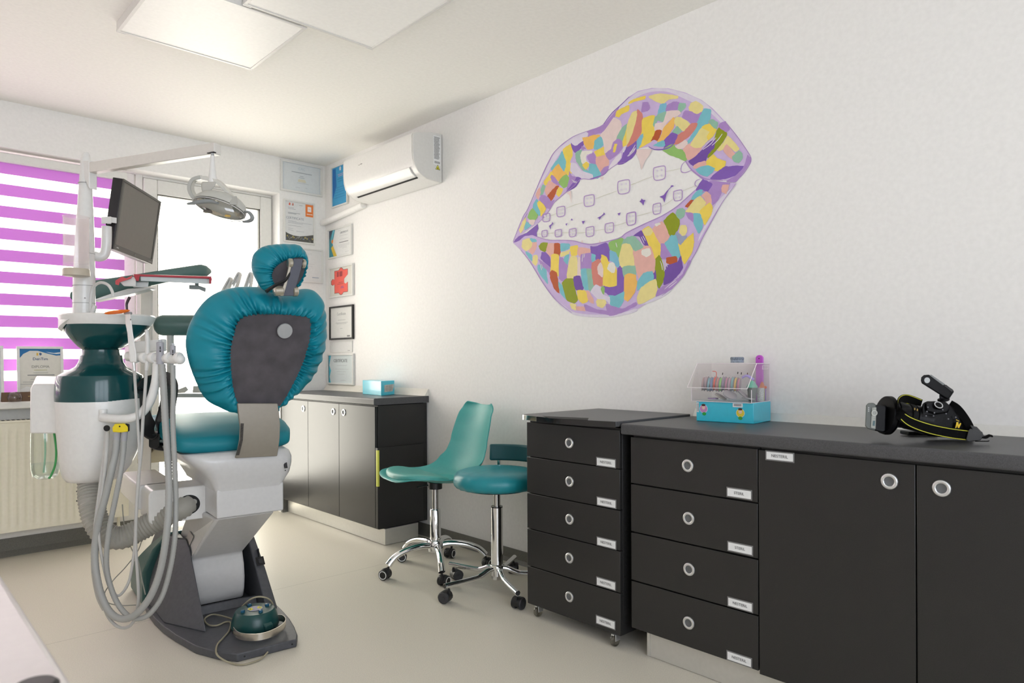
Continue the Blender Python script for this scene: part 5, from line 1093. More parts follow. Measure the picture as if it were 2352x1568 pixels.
# tub, cups, sticks
def tub(a, d_, r0, r1, h, m, lid, label, zz=.0025, sw=None):
    c = op(a, d_, zz); tt = thing('small_tub', label, 'tub', c, group='little tubs inside the clear organiser')
    MB().lathe([(.001, 0), (r0, 0), (r1, h), (r1*.9, h), (.001, h-.002)], c, (0, 0, 1), 24).build('cup', m, tt)
    if lid: MB().lathe([(r1*1.08, h), (r1*1.08, h+.004), (r1*.9, h+.010), (r1*.5, h+.022), (.001, h+.027)], c, (0, 0, 1), 24).build('lid', lid, tt)
    return tt
tub(.885, .42, .013, .0185, .052, mat('grey_rubber', (.16, .19, .18, 1), .5), mat('mint_rubber', (.20, .52, .40, 1), .4), 'dark grey tub with a mint green swirl lid')
tub(.985-.02, .60, .011, .014, .050, mat('white_lace', (.60, .62, .60, 1), .6, noise=.4, nscale=300), None, 'white crinkled bag of rings beside the mint tub')
tt = tub(.93, .82, .009, .010, .046, mat('olive_clear', (.50, .52, .28, 1), .4), mat('orange_bits', (.65, .20, .08, 1), .5), 'olive green tube with orange bits on top')
c = op(.965, .88, .0025)
t2 = thing('purple_brush', 'thin purple stick with orange round head in the organiser corner', 'brush', c); MB().cyl(c, c+Vector((0, 0, .046)), .0022).build('stick', mat('violet_plastic', (.36, .20, .60, 1), .4), t2); MB().sphere(c+Vector((0, 0, .051)), .0055, 16, 10).build('round_head', mat('orange_plastic', (.78, .16, .05, 1), .4), t2)
c = op(.68, .80, .090); t2 = thing('lavender_bow', 'lavender ribbon piece lying on the spools', 'ribbon', c)
b = MB(); b.tube([c+u*-.018, c+Vector((0, 0, .008)), c+u*.02+Vector((0, 0, -.002)), c+u*.028+Vector((0, 0, -.008))], .006, 10, 5, flat=.5); b.build('loop', mat('lavender_plastic', (.45, .38, .75, 1), .4), t2)
c = op(.305, .25, .108); t2 = thing('red_tube_end', 'curled bright red tube end poking up from the spools', 'tube', c)
b = MB(); b.tube([c+u*.008+Vector((0, 0, -.018)), c+u*.010, c+u*.006+Vector((0, 0, .007)), c+u*-.006+Vector((0, 0, .008))], .0016, 8, 5); b.build('tube', mat('coral_plastic', (.80, .20, .15, 1), .4), t2)
for i, (a, z) in enumerate(((.50, .108), (.56, .106), (.66, .103), (.235, .104))):
    c = op(a, .9, z); t2 = thing('dark_clip', ('dark clip behind the spools, left of the red one', 'small dark clip beside the larger dark one', 'dark red clip standing behind the spools', 'tiny dark clip near the curled red tube')[i], 'clip', c)
    MB().box(c, (.003, .003, .009 if i != 2 else .013), (0, .3, 0)).build('clip', mat('maroon_plastic', (.12, .02, .03, 1), .4) if i == 2 else black_pl, t2, bevel=.0008)
# grey model tray on top and magenta case behind
c = PX(1693, 822, op(.6, .5, 0).x); 
t = thing('dental_mould', 'grey dental jaw mould on top of the clear organiser', 'mould', op(.60, .55, H2+.003))
gm = mat('grey_mould', (.30, .35, .43, 1), .4, noise=.3, nscale=150)
c = op(.60, .55, H2+.003); b = MB(); b.loft([[c+u*(x*.0235)+v*(y*.016)+Vector((0, 0, z)) for x, y in rrect(2, 2, .6, 4)] for z in (0, .012)]); b.build('mould_base', gm, t, bevel=.001)
b = MB()
arc = [c+u*(.022*math.cos(R(a_)))+v*(.014*math.sin(R(a_)))+Vector((0, 0, .015)) for a_ in range(-80, 261, 20)]
for q in arc: b = MB(); b.sphere(q+Vector((0, 0, .001)), .0048, 10, 8, (1, 1, 1.3)); b.build('tooth', mat('grey_tooth', (.20, .24, .30, 1), .25, noise=.3, nscale=300), t)
c = PX(1745, 830, XR-.030)
t = thing('magenta_case', 'tall magenta plastic holder behind the clear organiser against the wall', 'holder', (XR-.03, c.y-.0, ZT2))
wy = .0135; zt = PX(1745, 815, XR-.03).z
pts = [(-wy, 0), (wy, 0), (wy*1.1, zt-ZT2-.015)]+[(wy*1.1*math.cos(R(a_)), zt-ZT2-.013+.013*math.sin(R(a_))) for a_ in range(10, 171, 20)]+[(-wy*1.1, zt-ZT2-.015)]
b = MB(); b.prism([(XR-.036, c.y+y_, ZT2+z_) for y_, z_ in pts], (.010, 0, 0)); b.build('case', mat('magenta_plastic', (.55, .10, .60, 1), .3), t, bevel=.002)
MB().cyl((XR-.0366, c.y, zt-.014), (XR-.0355, c.y, zt-.014), .0022).build('hole', black_pl, t)
# small cable socket sticking up from the worktop edge
q1 = PX(1583, 950, XR-.02)

# ------------------------------------------------------------------ camera with ring flash on the worktop
DC = 2.02
def cp(x, y, d=0): return PD(x, y, DC+d)
base = PZ(2110, 1000, ZT2)
t = thing('photo_camera', 'black reflex camera with ring flash and yellow-edged strap on the worktop', 'camera', base)
cb = mat('camera_black', (.004, .004, .0045, 1), .34, spec=.22, noise=.3, nscale=120, bump=.2, bscale=600)
cbp = mat('camera_black_matt', (.003, .003, .0035, 1), .5, spec=.15)
def pprism(pts, d0, d1, nm, m, bev=.002, seg=2, par=None):
    b = MB(); b.loft([[PD(x, y, DC+d0) for x, y in pts], [PD(x, y, DC+d1) for x, y in pts]]); return b.build(nm, m, par or t, bevel=bev, seg=seg)
# body lying with lens to the left
body = pprism([(2118, 926), (2130, 921), (2168, 922), (2185, 932), (2200, 948), (2225, 975), (2238, 999), (2215, 1003), (2165, 1004), (2128, 1001), (2116, 975)], -.035, .045, 'camera_body', cb, .006, 3)
pprism([(2126, 924), (2144, 921), (2172, 922), (2183, 932), (2178, 948), (2150, 952), (2128, 945)], -.044, -.03, 'prism_housing', cb, .005, 3)
b = MB(); p = cp(2154, 932, -.046); b.lathe([(.0, 0), (.013, 0), (.013, .005), (.0, .006)], p, -_f+Vector((0, 0, .8)), 28); b.build('mode_dial', cbp, t)
b = MB(); b.lathe([(.009, .0055), (.0115, .0058), (.0118, .0052)], p, -_f+Vector((0, 0, .8)), 28, False); b.build('dial_marks', mat('mark_white', (.5, .5, .5, 1), .5), t)
for (x, y) in ((2131, 935), (2129, 945), (2127, 955), (2146, 948), (2144, 955), (2165, 941), (2178, 962), (2195, 958), (2173, 950)):
    b = MB(); b.sphere(cp(x, y, -.047), .0022, 10, 8); b.build('button', mat('button_grey', (.20, .20, .22, 1), .2), t)
# lens barrel towards the left, slightly nearer the counter
def seg_(x0, y0, x1, y1, r0, r1, nm, m, d0=0, d1=0, n=40):
    a = cp(x0, y0, d0); c = cp(x1, y1, d1); L_ = (c-a).length
    return MB().lathe([(r0*.9, 0), (r0, .002), (r1, L_-.002), (r1*.9, L_)], a, c-a, n).build(nm, m, t)
seg_(2128, 966, 2094, 958, .040, .037, 'lens_barrel', cb)
seg_(2094, 958, 2080, 955, .0375, .0375, 'focus_ring', mat('rubber_black', (.006, .006, .006, 1), .6, spec=.2, bump=.5, bscale=900))
seg_(2080, 955, 2052, 949, .036, .040, 'lens_barrel', cb); seg_(2052, 949, 2040, 947, .041, .043, 'lens_rim', cbp)
# ring flash disc
seg_(2041, 954, 2029, 952, .057, .055, 'flash_ring', cbp); seg_(2050, 955, 2041, 954, .048, .056, 'flash_ring_collar', cb)
for (x, y) in ((2101, 939), (2107, 941)):
    b = MB(); b.box(cp(x, y, -.040), (.004, .002, .006)); b.build('lens_mark', mat('gold_mark', (.55, .38, .12, 1), .4, .3), t)
# flash control unit, left
pts = [(1990, 934), (1996, 925), (2004, 924), (2031, 932), (2033, 940), (2032, 988), (2026, 993), (1996, 986), (1988, 980)]
fu = pprism([(2008, 929), (2034, 931), (2036, 936), (2034, 989), (2028, 993), (2006, 988)], -.030, .03, 'flash_unit', cb, .003)
pprism([(1989, 931), (1994, 925), (2007, 925), (2012, 929), (2010, 989), (1992, 984), (1987, 978)], -.034, .026, 'flash_face', mat('grey_camo', (.10, .11, .10, 1), .4), .003)
pprism([(2003, 936), (2013, 935), (2011, 985), (2000, 982)], -.036, -.034, 'control_panel', mat('grey_panel', (.30, .31, .28, 1), .4), .0005)
b = MB(); b.lathe([(.006, 0), (.0085, .0005), (.0085, .0015), (.006, .0015)], cp(2008, 948, -.0365), -_f, 24, False); b.build('control_dial', mat('dial_light', (.45, .46, .42, 1), .3), t)
for (x, y) in ((2006, 959), (2010, 960), (2007, 938), (2011, 938)):
    b = MB(); b.sphere(cp(x, y, -.0365), .0016, 8, 6); b.build('button', MATS['dial_light'], t)
pprism([(2005, 966), (2010, 966), (2009, 978), (2004, 977)], -.0365, -.036, 'lcd', mat('lcd_teal', (.05, .10, .11, 1), .2), .0002)
for i, (x, y) in enumerate(((1995, 936), (1995, 940), (1995, 944))):
    pprism([(x-1, y-1.4), (x+1.4, y-1.4), (x+1.4, y+1), (x-1, y+1)], -.0345, -.034, 'lettering', mat('mark_white', (.5, .5, .5, 1), .5), 0)
# radio trigger on the hot shoe
seg_(2168, 921, 2166, 914, .0155, .0155, 'shoe_lock_ring', cbp, -.005, -.005)
pprism([(2157, 905), (2180, 905), (2182, 917), (2158, 917)], -.016, .010, 'trigger_foot', cb, .003)
tr_pts = [(2116, 866), (2122, 861), (2135, 860), (2190, 895), (2191, 900), (2180, 916), (2174, 916), (2155, 904), (2117, 880), (2115, 874)]
pprism(tr_pts, -.022, .018, 'trigger_body', cb, .004, 3)
pprism([(2134, 861), (2139, 860), (2171, 882), (2166, 885)], -.0235, .014, 'trigger_screen', mat('trigger_grey', (.20, .21, .21, 1), .3), .0008)
pprism([(2168, 886), (2173, 883), (2190, 896), (2186, 900)], -.0235, .014, 'trigger_keys', mat('key_dark', (.03, .03, .03, 1), .5), .0008)
b = MB(); b.lathe([(0, 0), (.0082, 0), (.0082, .0012), (0, .0012)], cp(2129, 873, -.0225), -_f, 28); b.build('round_badge', mat('badge_white', (.48, .50, .50, 1), .4), t)
# strap
strap = mat('strap_black', (.0035, .0035, .0035, 1), .8, spec=.1, bump=.3, bscale=900); sy = mat('strap_yellow', (.60, .58, .04, 1), .6)
pa = [cp(2228, 955, -.03), cp(2200, 930, .0), cp(2186, 928, .02)]
main = [cp(2226, 1000, -.075), cp(2180, 994, -.085), cp(2130, 983, -.085), cp(2088, 967, -.075), cp(2066, 948, -.065), cp(2062, 930, -.045), cp(2070, 919, -.01), cp(2086, 917, .015), cp(2116, 928, .03)]
b = MB(); b.ribbon(main, (0, 0, 1), .0285, .0022, smooth=8); b.build('strap', strap, t)
for s in (-1, 1):
    b = MB(); b.ribbon([p+Vector((0, 0, s*.0125))-_f*.0016 for p in main], (0, 0, 1), .0018, .0010, smooth=8); b.build('strap_edging', sy, t)
back = [cp(2182, 926, -.02), cp(2200, 938, -.035), cp(2220, 965, -.045), cp(2232, 990, -.05)]
b = MB(); b.ribbon(back, (0, 0, 1), .020, .002, smooth=6); b.build('strap', strap, t)
pprism([(2228, 984), (2256, 991), (2260, 1001), (2252, 1011), (2224, 1014), (2219, 1010), (2224, 990)], -.085, -.078, 'strap_tab', mat('strap_leather', (.045, .045, .045, 1), .6), .002)
pprism([(2228, 976), (2244, 980), (2256, 993), (2238, 994)], -.070, -.062, 'strap_tab', MATS['strap_leather'], .002)
b = MB(); b.tube([cp(2254, 1003, -.082), cp(2264, 1004, -.082), cp(2272, 1000, -.082), cp(2278, 1001, -.08)], .005, 8, 4, flat=.6); b.build('strap_end', strap, t)
b = MB(); b.tube([cp(2240, 1013, -.085), cp(2258, 1013, -.085), cp(2268, 1013, -.085), cp(2272, 1012, -.085)], .0014, 8, 4); b.build('strap_cord', strap, t)
pts = [(2194, 983), (2197, 969), (2201, 969), (2202, 976), (2205, 971), (2208, 972), (2203, 983), (2200, 982), (2199, 976), (2197, 982)]
pprism(pts, -.046, -.043, 'strap_letter', mat('letter_yellow', (.75, .50, .02, 1), .5), 0)
pprism([(2196, 963), (2203, 966), (2203, 967.5), (2196, 964.5)], -.046, -.043, 'strap_letter', MATS['letter_yellow'], 0)
b = MB(); b.box(base+Vector((0, 0, .009)), (.09, .05, .012), (0, 0, -YAW)); b.build('grip', cb, t, bevel=.003)
# ------------------------------------------------------------------ dental chair (local frame: y forward along the chair)
CO = Vector((1.13, 2.75, 0)); CA = R(-6)
cex = Vector((math.cos(CA), math.sin(CA), 0)); cey = Vector((-math.sin(CA), math.cos(CA), 0))
def cw(x, y, z): return CO+cex*x+cey*y+Vector((0, 0, z))
t = chair = thing('dental_chair', 'white and grey dental chair with teal covered upholstery, seen from behind', 'dental chair', CO, CA)
# base plate
out = [(-.111, -.231), (.109, -.231), (.128, -.19), (.148, -.10), (.163, .0), (.172, .12), (.178, .3), (.175, .55), (.15, .8), (-.15, .9), (-.27, .75), (-.285, .5), (-.282, .35), (-.270, .22), (-.250, .10), (-.214, -.06), (-.16, -.17)]
b = MB(); b.prism([cw(x, y, 0.001) for x, y in out], (0, 0, .030)); b.build('base_plate', dgrey_pl, t, bevel=.004, seg=3)
for x in (-.085, .092): MB().lathe([(0, 0), (.0035, 0), (.0035, .001), (0, .001)], cw(x, -.2312, .016), -cey, 12).build('screw', black_pl, t)
# uprights either side of the lift arm
def hullpart(name, rings, m, bev=.006, par=None):
    b = MB(); b.loft([[cw(*p) for p in r_] for r_ in rings]); return b.build(name, m, par or t, bevel=bev, seg=3)
hullpart('base_upright', [[(-.262, .26, .030), (-.150, .045, .030), (-.150, .86, .030), (-.275, .80, .030)],
                          [(-.246, .33, .12), (-.150, .130, .12), (-.150, .86, .12), (-.262, .80, .12)],
                          [(-.205, .43, .30), (-.150, .310, .30), (-.150, .75, .30), (-.215, .72, .30)],
                          [(-.185, .42, .335), (-.152, .375, .335), (-.152, .68, .335), (-.19, .66, .335)]], dgrey_pl)
hullpart('base_upright', [[(.112, .13, .030), (.165, .15, .030), (.172, .80, .030), (.112, .82, .030)],
                          [(.112, .27, .17), (.158, .29, .17), (.165, .76, .17), (.112, .80, .17)],
                          [(.112, .40, .29), (.148, .42, .29), (.152, .68, .29), (.112, .70, .29)]], dgrey_pl)
hullpart('base_cross', [[(-.149, .26, .031), (.111, .26, .031), (.111, .29, .031), (-.149, .29, .031)], [(-.149, .275, .062), (.111, .275, .062), (.111, .29, .062), (-.149, .29, .062)]], dgrey_pl, .002)
# green rear cover of the base further forward
hullpart('base_cover', [[(-.287, .60, .004), (.16, .62, .004), (.16, 1.0, .004), (-.287, .93, .004)], [(-.285, .60, .16), (.16, .62, .16), (.16, 1.0, .12), (-.285, .93, .12)],
                        [(-.25, .56, .265), (.14, .6, .28), (.14, .85, .22), (-.25, .82, .20)], [(-.20, .50, .345), (.12, .52, .345), (.12, .66, .32), (-.20, .66, .31)]], dgreen2, .015)
# lift arm: slanting box and rounded lower cover
armp = [(.010, .480), (.330, .252), (.31, .205), (.300, .15), (.306, .095), (.325, .055), (.345, .045), (.60, .045), (.63, .12), (.62, .24), (.34, .48)]
def xs(y): return (-.118+(-.030)*(1 if y < .36 else 1)*max(0, min(1, (y-.0)/.30)), .112-.040*max(0, min(1, y/.30)))
b = MB(); b.loft([[cw(xs(y)[0]+.0, y, z) for y, z in armp], [cw(xs(y)[1], y, z) for y, z in armp]]); b.build('lift_arm', mat('chair_white_b', (.56, .555, .545, 1), .35), t, bevel=.010, seg=3, smooth=40)
b = MB(); b.prism([cw(-.1495, .34, .245), cw(-.1495, .56, .27), cw(-.123, .26, .455), cw(-.122, .05, .468)], cex*-.0012); b.build('side_seam_panel', white_pl, t)
b = MB(); b.prism([cw(-.1505, .40, .26), cw(-.1505, .47, .27), cw(-.142, .36, .37), cw(-.142, .29, .36)], cex*-.0014); s = b.build('rating_label', mat('label_silver', (.45, .43, .40, 1), .5), t)
b = MB(); b.text('CE', .026, basis(cw(-.149, .385, .312), cw(0, -.55, .6)-cw(0, 0, 0), cw(0, .8, .6)-cw(0, 0, 0)), ext=.0004); b.build('lettering', MATS['black_ink'], s, smooth=0)
# seat frame shell
body_m = mat('chair_white', (.58, .58, .58, 1), .3, coat=.15)
def rring(z, x0, x1, y0, y1, r_=.04, n=6, cz=0): return [cw(x, y, z) for x, y in rrect(x1-x0, y1-y0, min(r_, (x1-x0)/2.1), n, (x0+x1)/2, (y0+y1)/2)]
b = MB(); b.loft([rring(z, *a) for z, a in ((.588, (-.123, .142, .0, .52, .02)), (.600, (-.128, .146, -.004, .53, .03)), (.640, (-.150, .172, -.022, .56, .05)), (.675, (-.180, .180, -.034, .60, .06)), (.705, (-.215, .182, -.038, .64, .07)), (.728, (-.236, .176, -.032, .66, .08)), (.740, (-.24, .16, -.02, .66, .08)))])
b.build('seat_frame', body_m, t, smooth=60)
b = MB()
for k in range(7): pass
rr = []
for i in range(9):
    f = i/8; x = -.121+.262*f; bow = .012*math.sin(f*math.pi*.85); rr.append((x, bow))
b.loft([[cw(x, y, (.594+bw)) for y in (.0,)]+[cw(x, .0, .482+.0)]+[cw(x, .42, .482), cw(x, .42, .594+bw)] for x, bw in rr]); b.build('lower_cover', body_m, t, bevel=.006, seg=3, smooth=30)
b = MB(); b.box(cw(.138, -.0335, .672), (.014, .004, .024), Euler((R(-25), 0, CA)).to_matrix()); o = b.build('rocker_switch', black_gl, t, bevel=.001)
MB().box(cw(.138, -.036, .674), (.009, .002, .016), Euler((R(-25), 0, CA)).to_matrix()).build('rocker', mat('rocker_dark', (.03, .03, .035, 1), .3), o)
MB().sphere(cw(.140, -.0255, .650), .0022, 8, 6).build('screw', black_pl, t)
MB().box(cw(.142, .345, .225), (.003, .034, .044), Euler((R(-22), 0, CA)).to_matrix()).build('power_switch', black_gl, t)
b = MB(); b.box(cw(.138, .300, .205), (.034, .004, .040), Euler((R(-42), 0, CA)).to_matrix()); o = b.build('power_switch', black_pl, t, bevel=.001)
MB().box(cw(.138, .2975, .205), (.018, .004, .022), Euler((R(-42), 0, CA)).to_matrix()).build('rocker', MATS['rocker_dark'], o)
# seat and leg cushions
def cushion(name, rows, m, wr=.004, par=None):
    """rows: (y, z_mid, half width L, R, thickness)"""
    b = MB(); rings = []; N = 40
    for (y, z, xl, xr, th) in rows:
        ring = []
        for k in range(N):
            a = 2*math.pi*k/N; cx_ = (xl+xr)/2; hw = (xr-xl)/2; ca, sa = math.cos(a), math.sin(a)
            px_ = cx_+hw*(abs(ca)**.35)*(1 if ca > 0 else -1); pz_ = z+th/2*(abs(sa)**.55)*(1 if sa > 0 else -1)
            if sa > 0: pz_ -= .012*(1-abs(ca)**2)*sa
            w_ = pnoise(Vector((px_*14, y*14, pz_*10)))*wr
            ring.append(cw(px_, y+w_*.5, pz_+w_))
        rings.append(ring)
    b.loft(rings); return b.build(name, m, par or t, smooth=70)
seat_m = mat('teal_seat_vinyl', (.012, .215, .265, 1), .46, spec=.34, noise=.05, nscale=10, bump=.25, bscale=14)
cushion('seat_cushion', [(.035, .772, -.20, .14, .02), (.040, .773, -.235, .170, .06), (.055, .776, -.255, .188, .080), (.10, .787, -.268, .205, .092), (.2, .802, -.272, .222, .100), (.35, .818, -.27, .235, .102), (.5, .826, -.265, .24, .100), (.7, .818, -.25, .24, .092), (.74, .812, -.24, .23, .07), (.75, .810, -.20, .20, .03)], seat_m)
cushion('leg_cushion', [(.765, .790, -.20, .20, .03), (.775, .785, -.235, .225, .07), (.80, .775, -.24, .235, .08), (1.0, .70, -.22, .22, .078), (1.25, .630, -.20, .20, .075), (1.33, .607, -.17, .17, .06), (1.345, .605, -.12, .12, .02)], seat_m)
b = MB(); b.loft([rring(z, *a) for z, a in ((.570, (-.18, .17, .80, 1.28, .06)), (.585, (-.20, .19, .76, 1.30, .06)), (.62, (-.20, .19, .70, 1.3, .06)))]); 
b = MB(); b.loft([[cw(x, y, z) for x, y, z in ((-.20, .70, .735), (.2, .70, .735), (.2, 1.28, .585), (-.2, 1.28, .585))], [cw(x, y, z) for x, y, z in ((-.21, .70, .700), (.21, .70, .700), (.2, 1.28, .555), (-.2, 1.28, .555))]]); b.build('leg_board', mat('cream_board', (.42, .38, .26, 1), .6), t, bevel=.006)
# gathered covers: backrest and headrest
def radial(poly, cx, cy, n):
    out = []
    P_ = catmull([(x, y, 0) for x, y in poly], 8, True)
    for k in range(n):
        a = 2*math.pi*k/n; d = (math.cos(a), math.sin(a)); best = 0
        for i in range(len(P_)):
            p, q = P_[i], P_[(i+1) % len(P_)]; ex, ey = q.x-p.x, q.y-p.y; den = d[0]*ey-d[1]*ex
            if abs(den) < 1e-12: continue
            tt = ((p.x-cx)*ey-(p.y-cy)*ex)/den; uu = ((p.x-cx)*d[1]-(p.y-cy)*d[0])/den
            if tt > best and -1e-6 <= uu <= 1+1e-6: best = tt
        out.append(best)
    return out
class Plane:
    """plane in the chair frame: y = y0 + k*(z-z0) + s*x; 2d coords (a across, h up the slope)"""
    def __init__(s, y0, k, z0, sk=0):
        s.o = cw(0, y0, z0); s.up = (cey*k+Vector((0, 0, 1))).normalized(); s.rt = (cex+cey*sk).normalized(); s.rt = (s.rt-s.up*s.rt.dot(s.up)).normalized(); s.n = s.rt.cross(s.up).normalized()
        if s.n.dot(cey) > 0: s.n = -s.n      # towards the camera side
    def hit(s, x, y):
        v = ray(x, y); tt = (s.o-CAM).dot(s.n)/v.dot(s.n); p = CAM+v*tt-s.o; return (p.dot(s.rt), p.dot(s.up))
    def pt(s, a, h, d=0): return s.o+s.rt*a+s.up*h+s.n*d
def gathered(pl, outer, inner, th, cen, name, pname, amp, nw, front=.6, puff=.03, panel_d=.0, seed=0):
    O_ = [pl.hit(*p) for p in outer]; I_ = [pl.hit(*p) for p in inner]; cx_, cy_ = pl.hit(*cen); N = 360
    ro = radial(O_, cx_, cy_, N); ri = radial(I_, cx_, cy_, N)
    prof = []    # (blend inner->outer, depth toward camera, wrinkle weight)
    for f, d, w in ((-.06, -.010, 0), (.0, .000, .6), (.03, .008, 1.3), (.07, .013, 1.0), (.15, .018, 1.0), (.28, .020, .95), (.42, .016, .85), (.56, .006, .75), (.70, -.008, .6), (.82, -.024, .5), (.92, -.042, .35), (.98, -.060, .3), (1.0, -.075, .25), (.985, -.095, .2), (.94, -.112, .15), (.85, -.124, .1), (.70, -.128, .05)):
        prof.append((f, d*(th/.13), w))
    rings = []
    for j, (f, d, w) in enumerate(prof):
        ring = []
        for k in range(N):
            a = 2*math.pi*k/N; ca, sa = math.cos(a), math.sin(a)
            r_ = ri[k]*(1-f)+ro[k]*f
            fr = math.sin(a*nw+2.6*pnoise(Vector((ca*2.2, sa*2.2, seed)))*3+.8*pnoise(Vector((ca*7, sa*7, f*3+seed))))
            fine = math.sin(a*nw*2.3+4*pnoise(Vector((ca*3, sa*3, seed+9))))*max(0, 1-f*3)*1.5
            big = pnoise(Vector((ca*5+seed, sa*5, f*1.2)))*1.6
            wv = (fr*(.55 if f < .3 else min(.8, .55+.3*f))+fine+big*.8)*w*amp*(.5+.9*abs(pnoise(Vector((ca*1.7, sa*1.7, seed+3))))*1.6)
            ring.append(pl.pt(cx_+ca*(r_+wv*.25), cy_+sa*(r_+wv*.25), d+wv))
        rings.append(ring)
    # patient side of the cushion
    for f in (.45, .2):
        rings.append([pl.pt(cx_+math.cos(2*math.pi*k/N)*ro[k]*f, cy_+math.sin(2*math.pi*k/N)*ro[k]*f, -.128*(th/.13)+.01) for k in range(N)])
    b = MB(); b.loft(rings, cap=False); b.add([p for p in rings[-1]], [tuple(range(N))]); cov = b.build(name, teal_v, t, smooth=80)
    b = MB(); ring0 = [pl.pt(cx_+math.cos(2*math.pi*k/N)*ri[k]*1.02, cy_+math.sin(2*math.pi*k/N)*ri[k]*1.02, panel_d) for k in range(0, N, 3)]
    ring1 = [p-pl.n*.02 for p in ring0]; b.loft([ring1, ring0]); pan = b.build(pname, mat('grey_suede_board', (.078, .070, .078, 1), .75, noise=.25, nscale=18, bump=.2, bscale=400), t, smooth=40)
    return cov, pan
BP = Plane(-.095, -.26, 1.15)
b_out = [(600, 667), (625, 669), (643, 676), (662, 684), (690, 679), (712, 672), (735, 674), (752, 690), (760, 715), (764, 750), (764, 780), (757, 815), (745, 850), (728, 880), (703, 905), (672, 928), (645, 947), (622, 962), (585, 966), (545, 958), (510, 946), (480, 926), (459, 885), (445, 845), (438, 805), (443, 768), (458, 735), (477, 708), (500, 688), (530, 674), (565, 667)]
b_in = [(575, 725), (610, 722), (650, 723), (690, 727), (709, 733), (712, 755), (706, 795), (692, 838), (668, 888), (650, 920), (636, 932), (600, 934), (560, 932), (547, 925), (537, 895), (531, 850), (531, 800), (541, 757), (553, 733)]
gathered(BP, b_out, b_in, .13, (618, 815), 'back_cushion', 'back_board', .0150, 30, seed=1, panel_d=.004)
b = MB(); a, h = BP.hit(650, 757); b.lathe([(.0, 0), (.012, 0), (.012, .010), (.029, .013), (.0305, .018), (.029, .022), (.0, .024)], BP.pt(a, h, .004), BP.n, 36); b.build('back_knob', mat('grey_knob', (.36, .37, .37, 1), .4), t, label='round grey knob')
HP = Plane(-.215, -.12, 1.45)
h_out = [(590, 592), (600, 575), (620, 564), (650, 560), (680, 560), (697, 563), (707, 575), (713, 590), (713, 606), (708, 624), (700, 645), (690, 661), (672, 672), (645, 674), (618, 668), (603, 650), (590, 622)]
h_in = [(640, 608), (655, 599), (675, 593), (692, 592), (699, 597), (700, 612), (696, 630), (688, 646), (678, 656), (660, 660), (640, 656), (629, 648), (625, 632), (630, 618)]
gathered(HP, h_out, h_in, .085, (664, 628), 'headrest_cushion', 'headrest_board', .0072, 24, seed=5, panel_d=.002)
# headrest bracket
HB = Plane(-.262, -.12, 1.45)
def hb(x, y, d=0): a, h = HB.hit(x, y); return HB.pt(a, h, d)
steel_b = mat('blue_grey_steel', (.10, .105, .13, 1), .35, .4)
b = MB(); b.prism([hb(672, 594), hb(694, 594), hb(691, 612), hb(672, 679), hb(649, 679), hb(669, 608)], HB.n*.012); b.build('headrest_bar', steel_b, t, bevel=.002)
b = MB(); b.prism([hb(664, 600), hb(671, 600), hb(651, 679), hb(641, 679), hb(655, 640)], HB.n*.010); b.build('headrest_bar_side', satin, t, bevel=.002)
for (x0, y0, x1, y1, r_) in ((661, 604, 672, 605, .0185), (692, 605, 701, 607, .0185), (629, 668, 650, 668, .0195), (671, 669, 684, 669, .0195)):
    b = MB(); p, q = hb(x0, y0, -.002), hb(x1, y1, -.002); L_ = (q-p).length
    b.lathe([(r_*.7, 0), (r_, .004), (r_, L_-.003), (r_*.8, L_)], p, q-p, 28); b.build('pivot_knuckle', satin, t)
b = MB(); b.tube([hb(668, 622, .004), hb(660, 634, .012), hb(650, 645, .016), hb(628, 655, .02), hb(606, 669, .024)], lambda q: .0045+.004*q, 10, 5, flat=.7); b.build('lock_lever', black_pl, t)
# support plate between seat frame and back
b = MB(); sp = []
for i, (xl, xr, y_, yy) in enumerate(((546, 638, 926, -.078), (548, 641, 950, -.080), (552, 644, 980, -.080), (551, 643, 1010, -.074), (546, 640, 1035, -.064), (541, 637, 1052, -.050))):
    pl_ = Plane(yy, 0, 1.0); a0, h0 = pl_.hit(xl, y_); a1, h1 = pl_.hit(xr, y_-(5 if i else 0)); sp.append([pl_.pt(a0, h0), pl_.pt(a1, h1), pl_.pt(a1, h1, -.016), pl_.pt(a0, h0, -.016)])
b.loft(sp); o = b.build('back_support', mat('taupe_metal', (.30, .275, .235, 1), .42, .35), t, bevel=.003, smooth=60)
b = MB(); pl_ = Plane(-.0815, 0, 1.0); b.loft([[pl_.pt(*pl_.hit(553, 972)), pl_.pt(*pl_.hit(560, 972)), pl_.pt(*pl_.hit(560, 974), -.002), pl_.pt(*pl_.hit(553, 974), -.002)], [pl_.pt(*pl_.hit(552, 1010)), pl_.pt(*pl_.hit(558, 1010)), pl_.pt(*pl_.hit(558, 1010), -.002), pl_.pt(*pl_.hit(552, 1010), -.002)], [pl_.pt(*pl_.hit(545, 1046), -.014), pl_.pt(*pl_.hit(552, 1046), -.014), pl_.pt(*pl_.hit(552, 1046), -.018), pl_.pt(*pl_.hit(545, 1046), -.018)]]); b.build('worn_edge_strip', mat('worn_black', (.05, .045, .04, 1), .7, noise=.5, nscale=200), o)
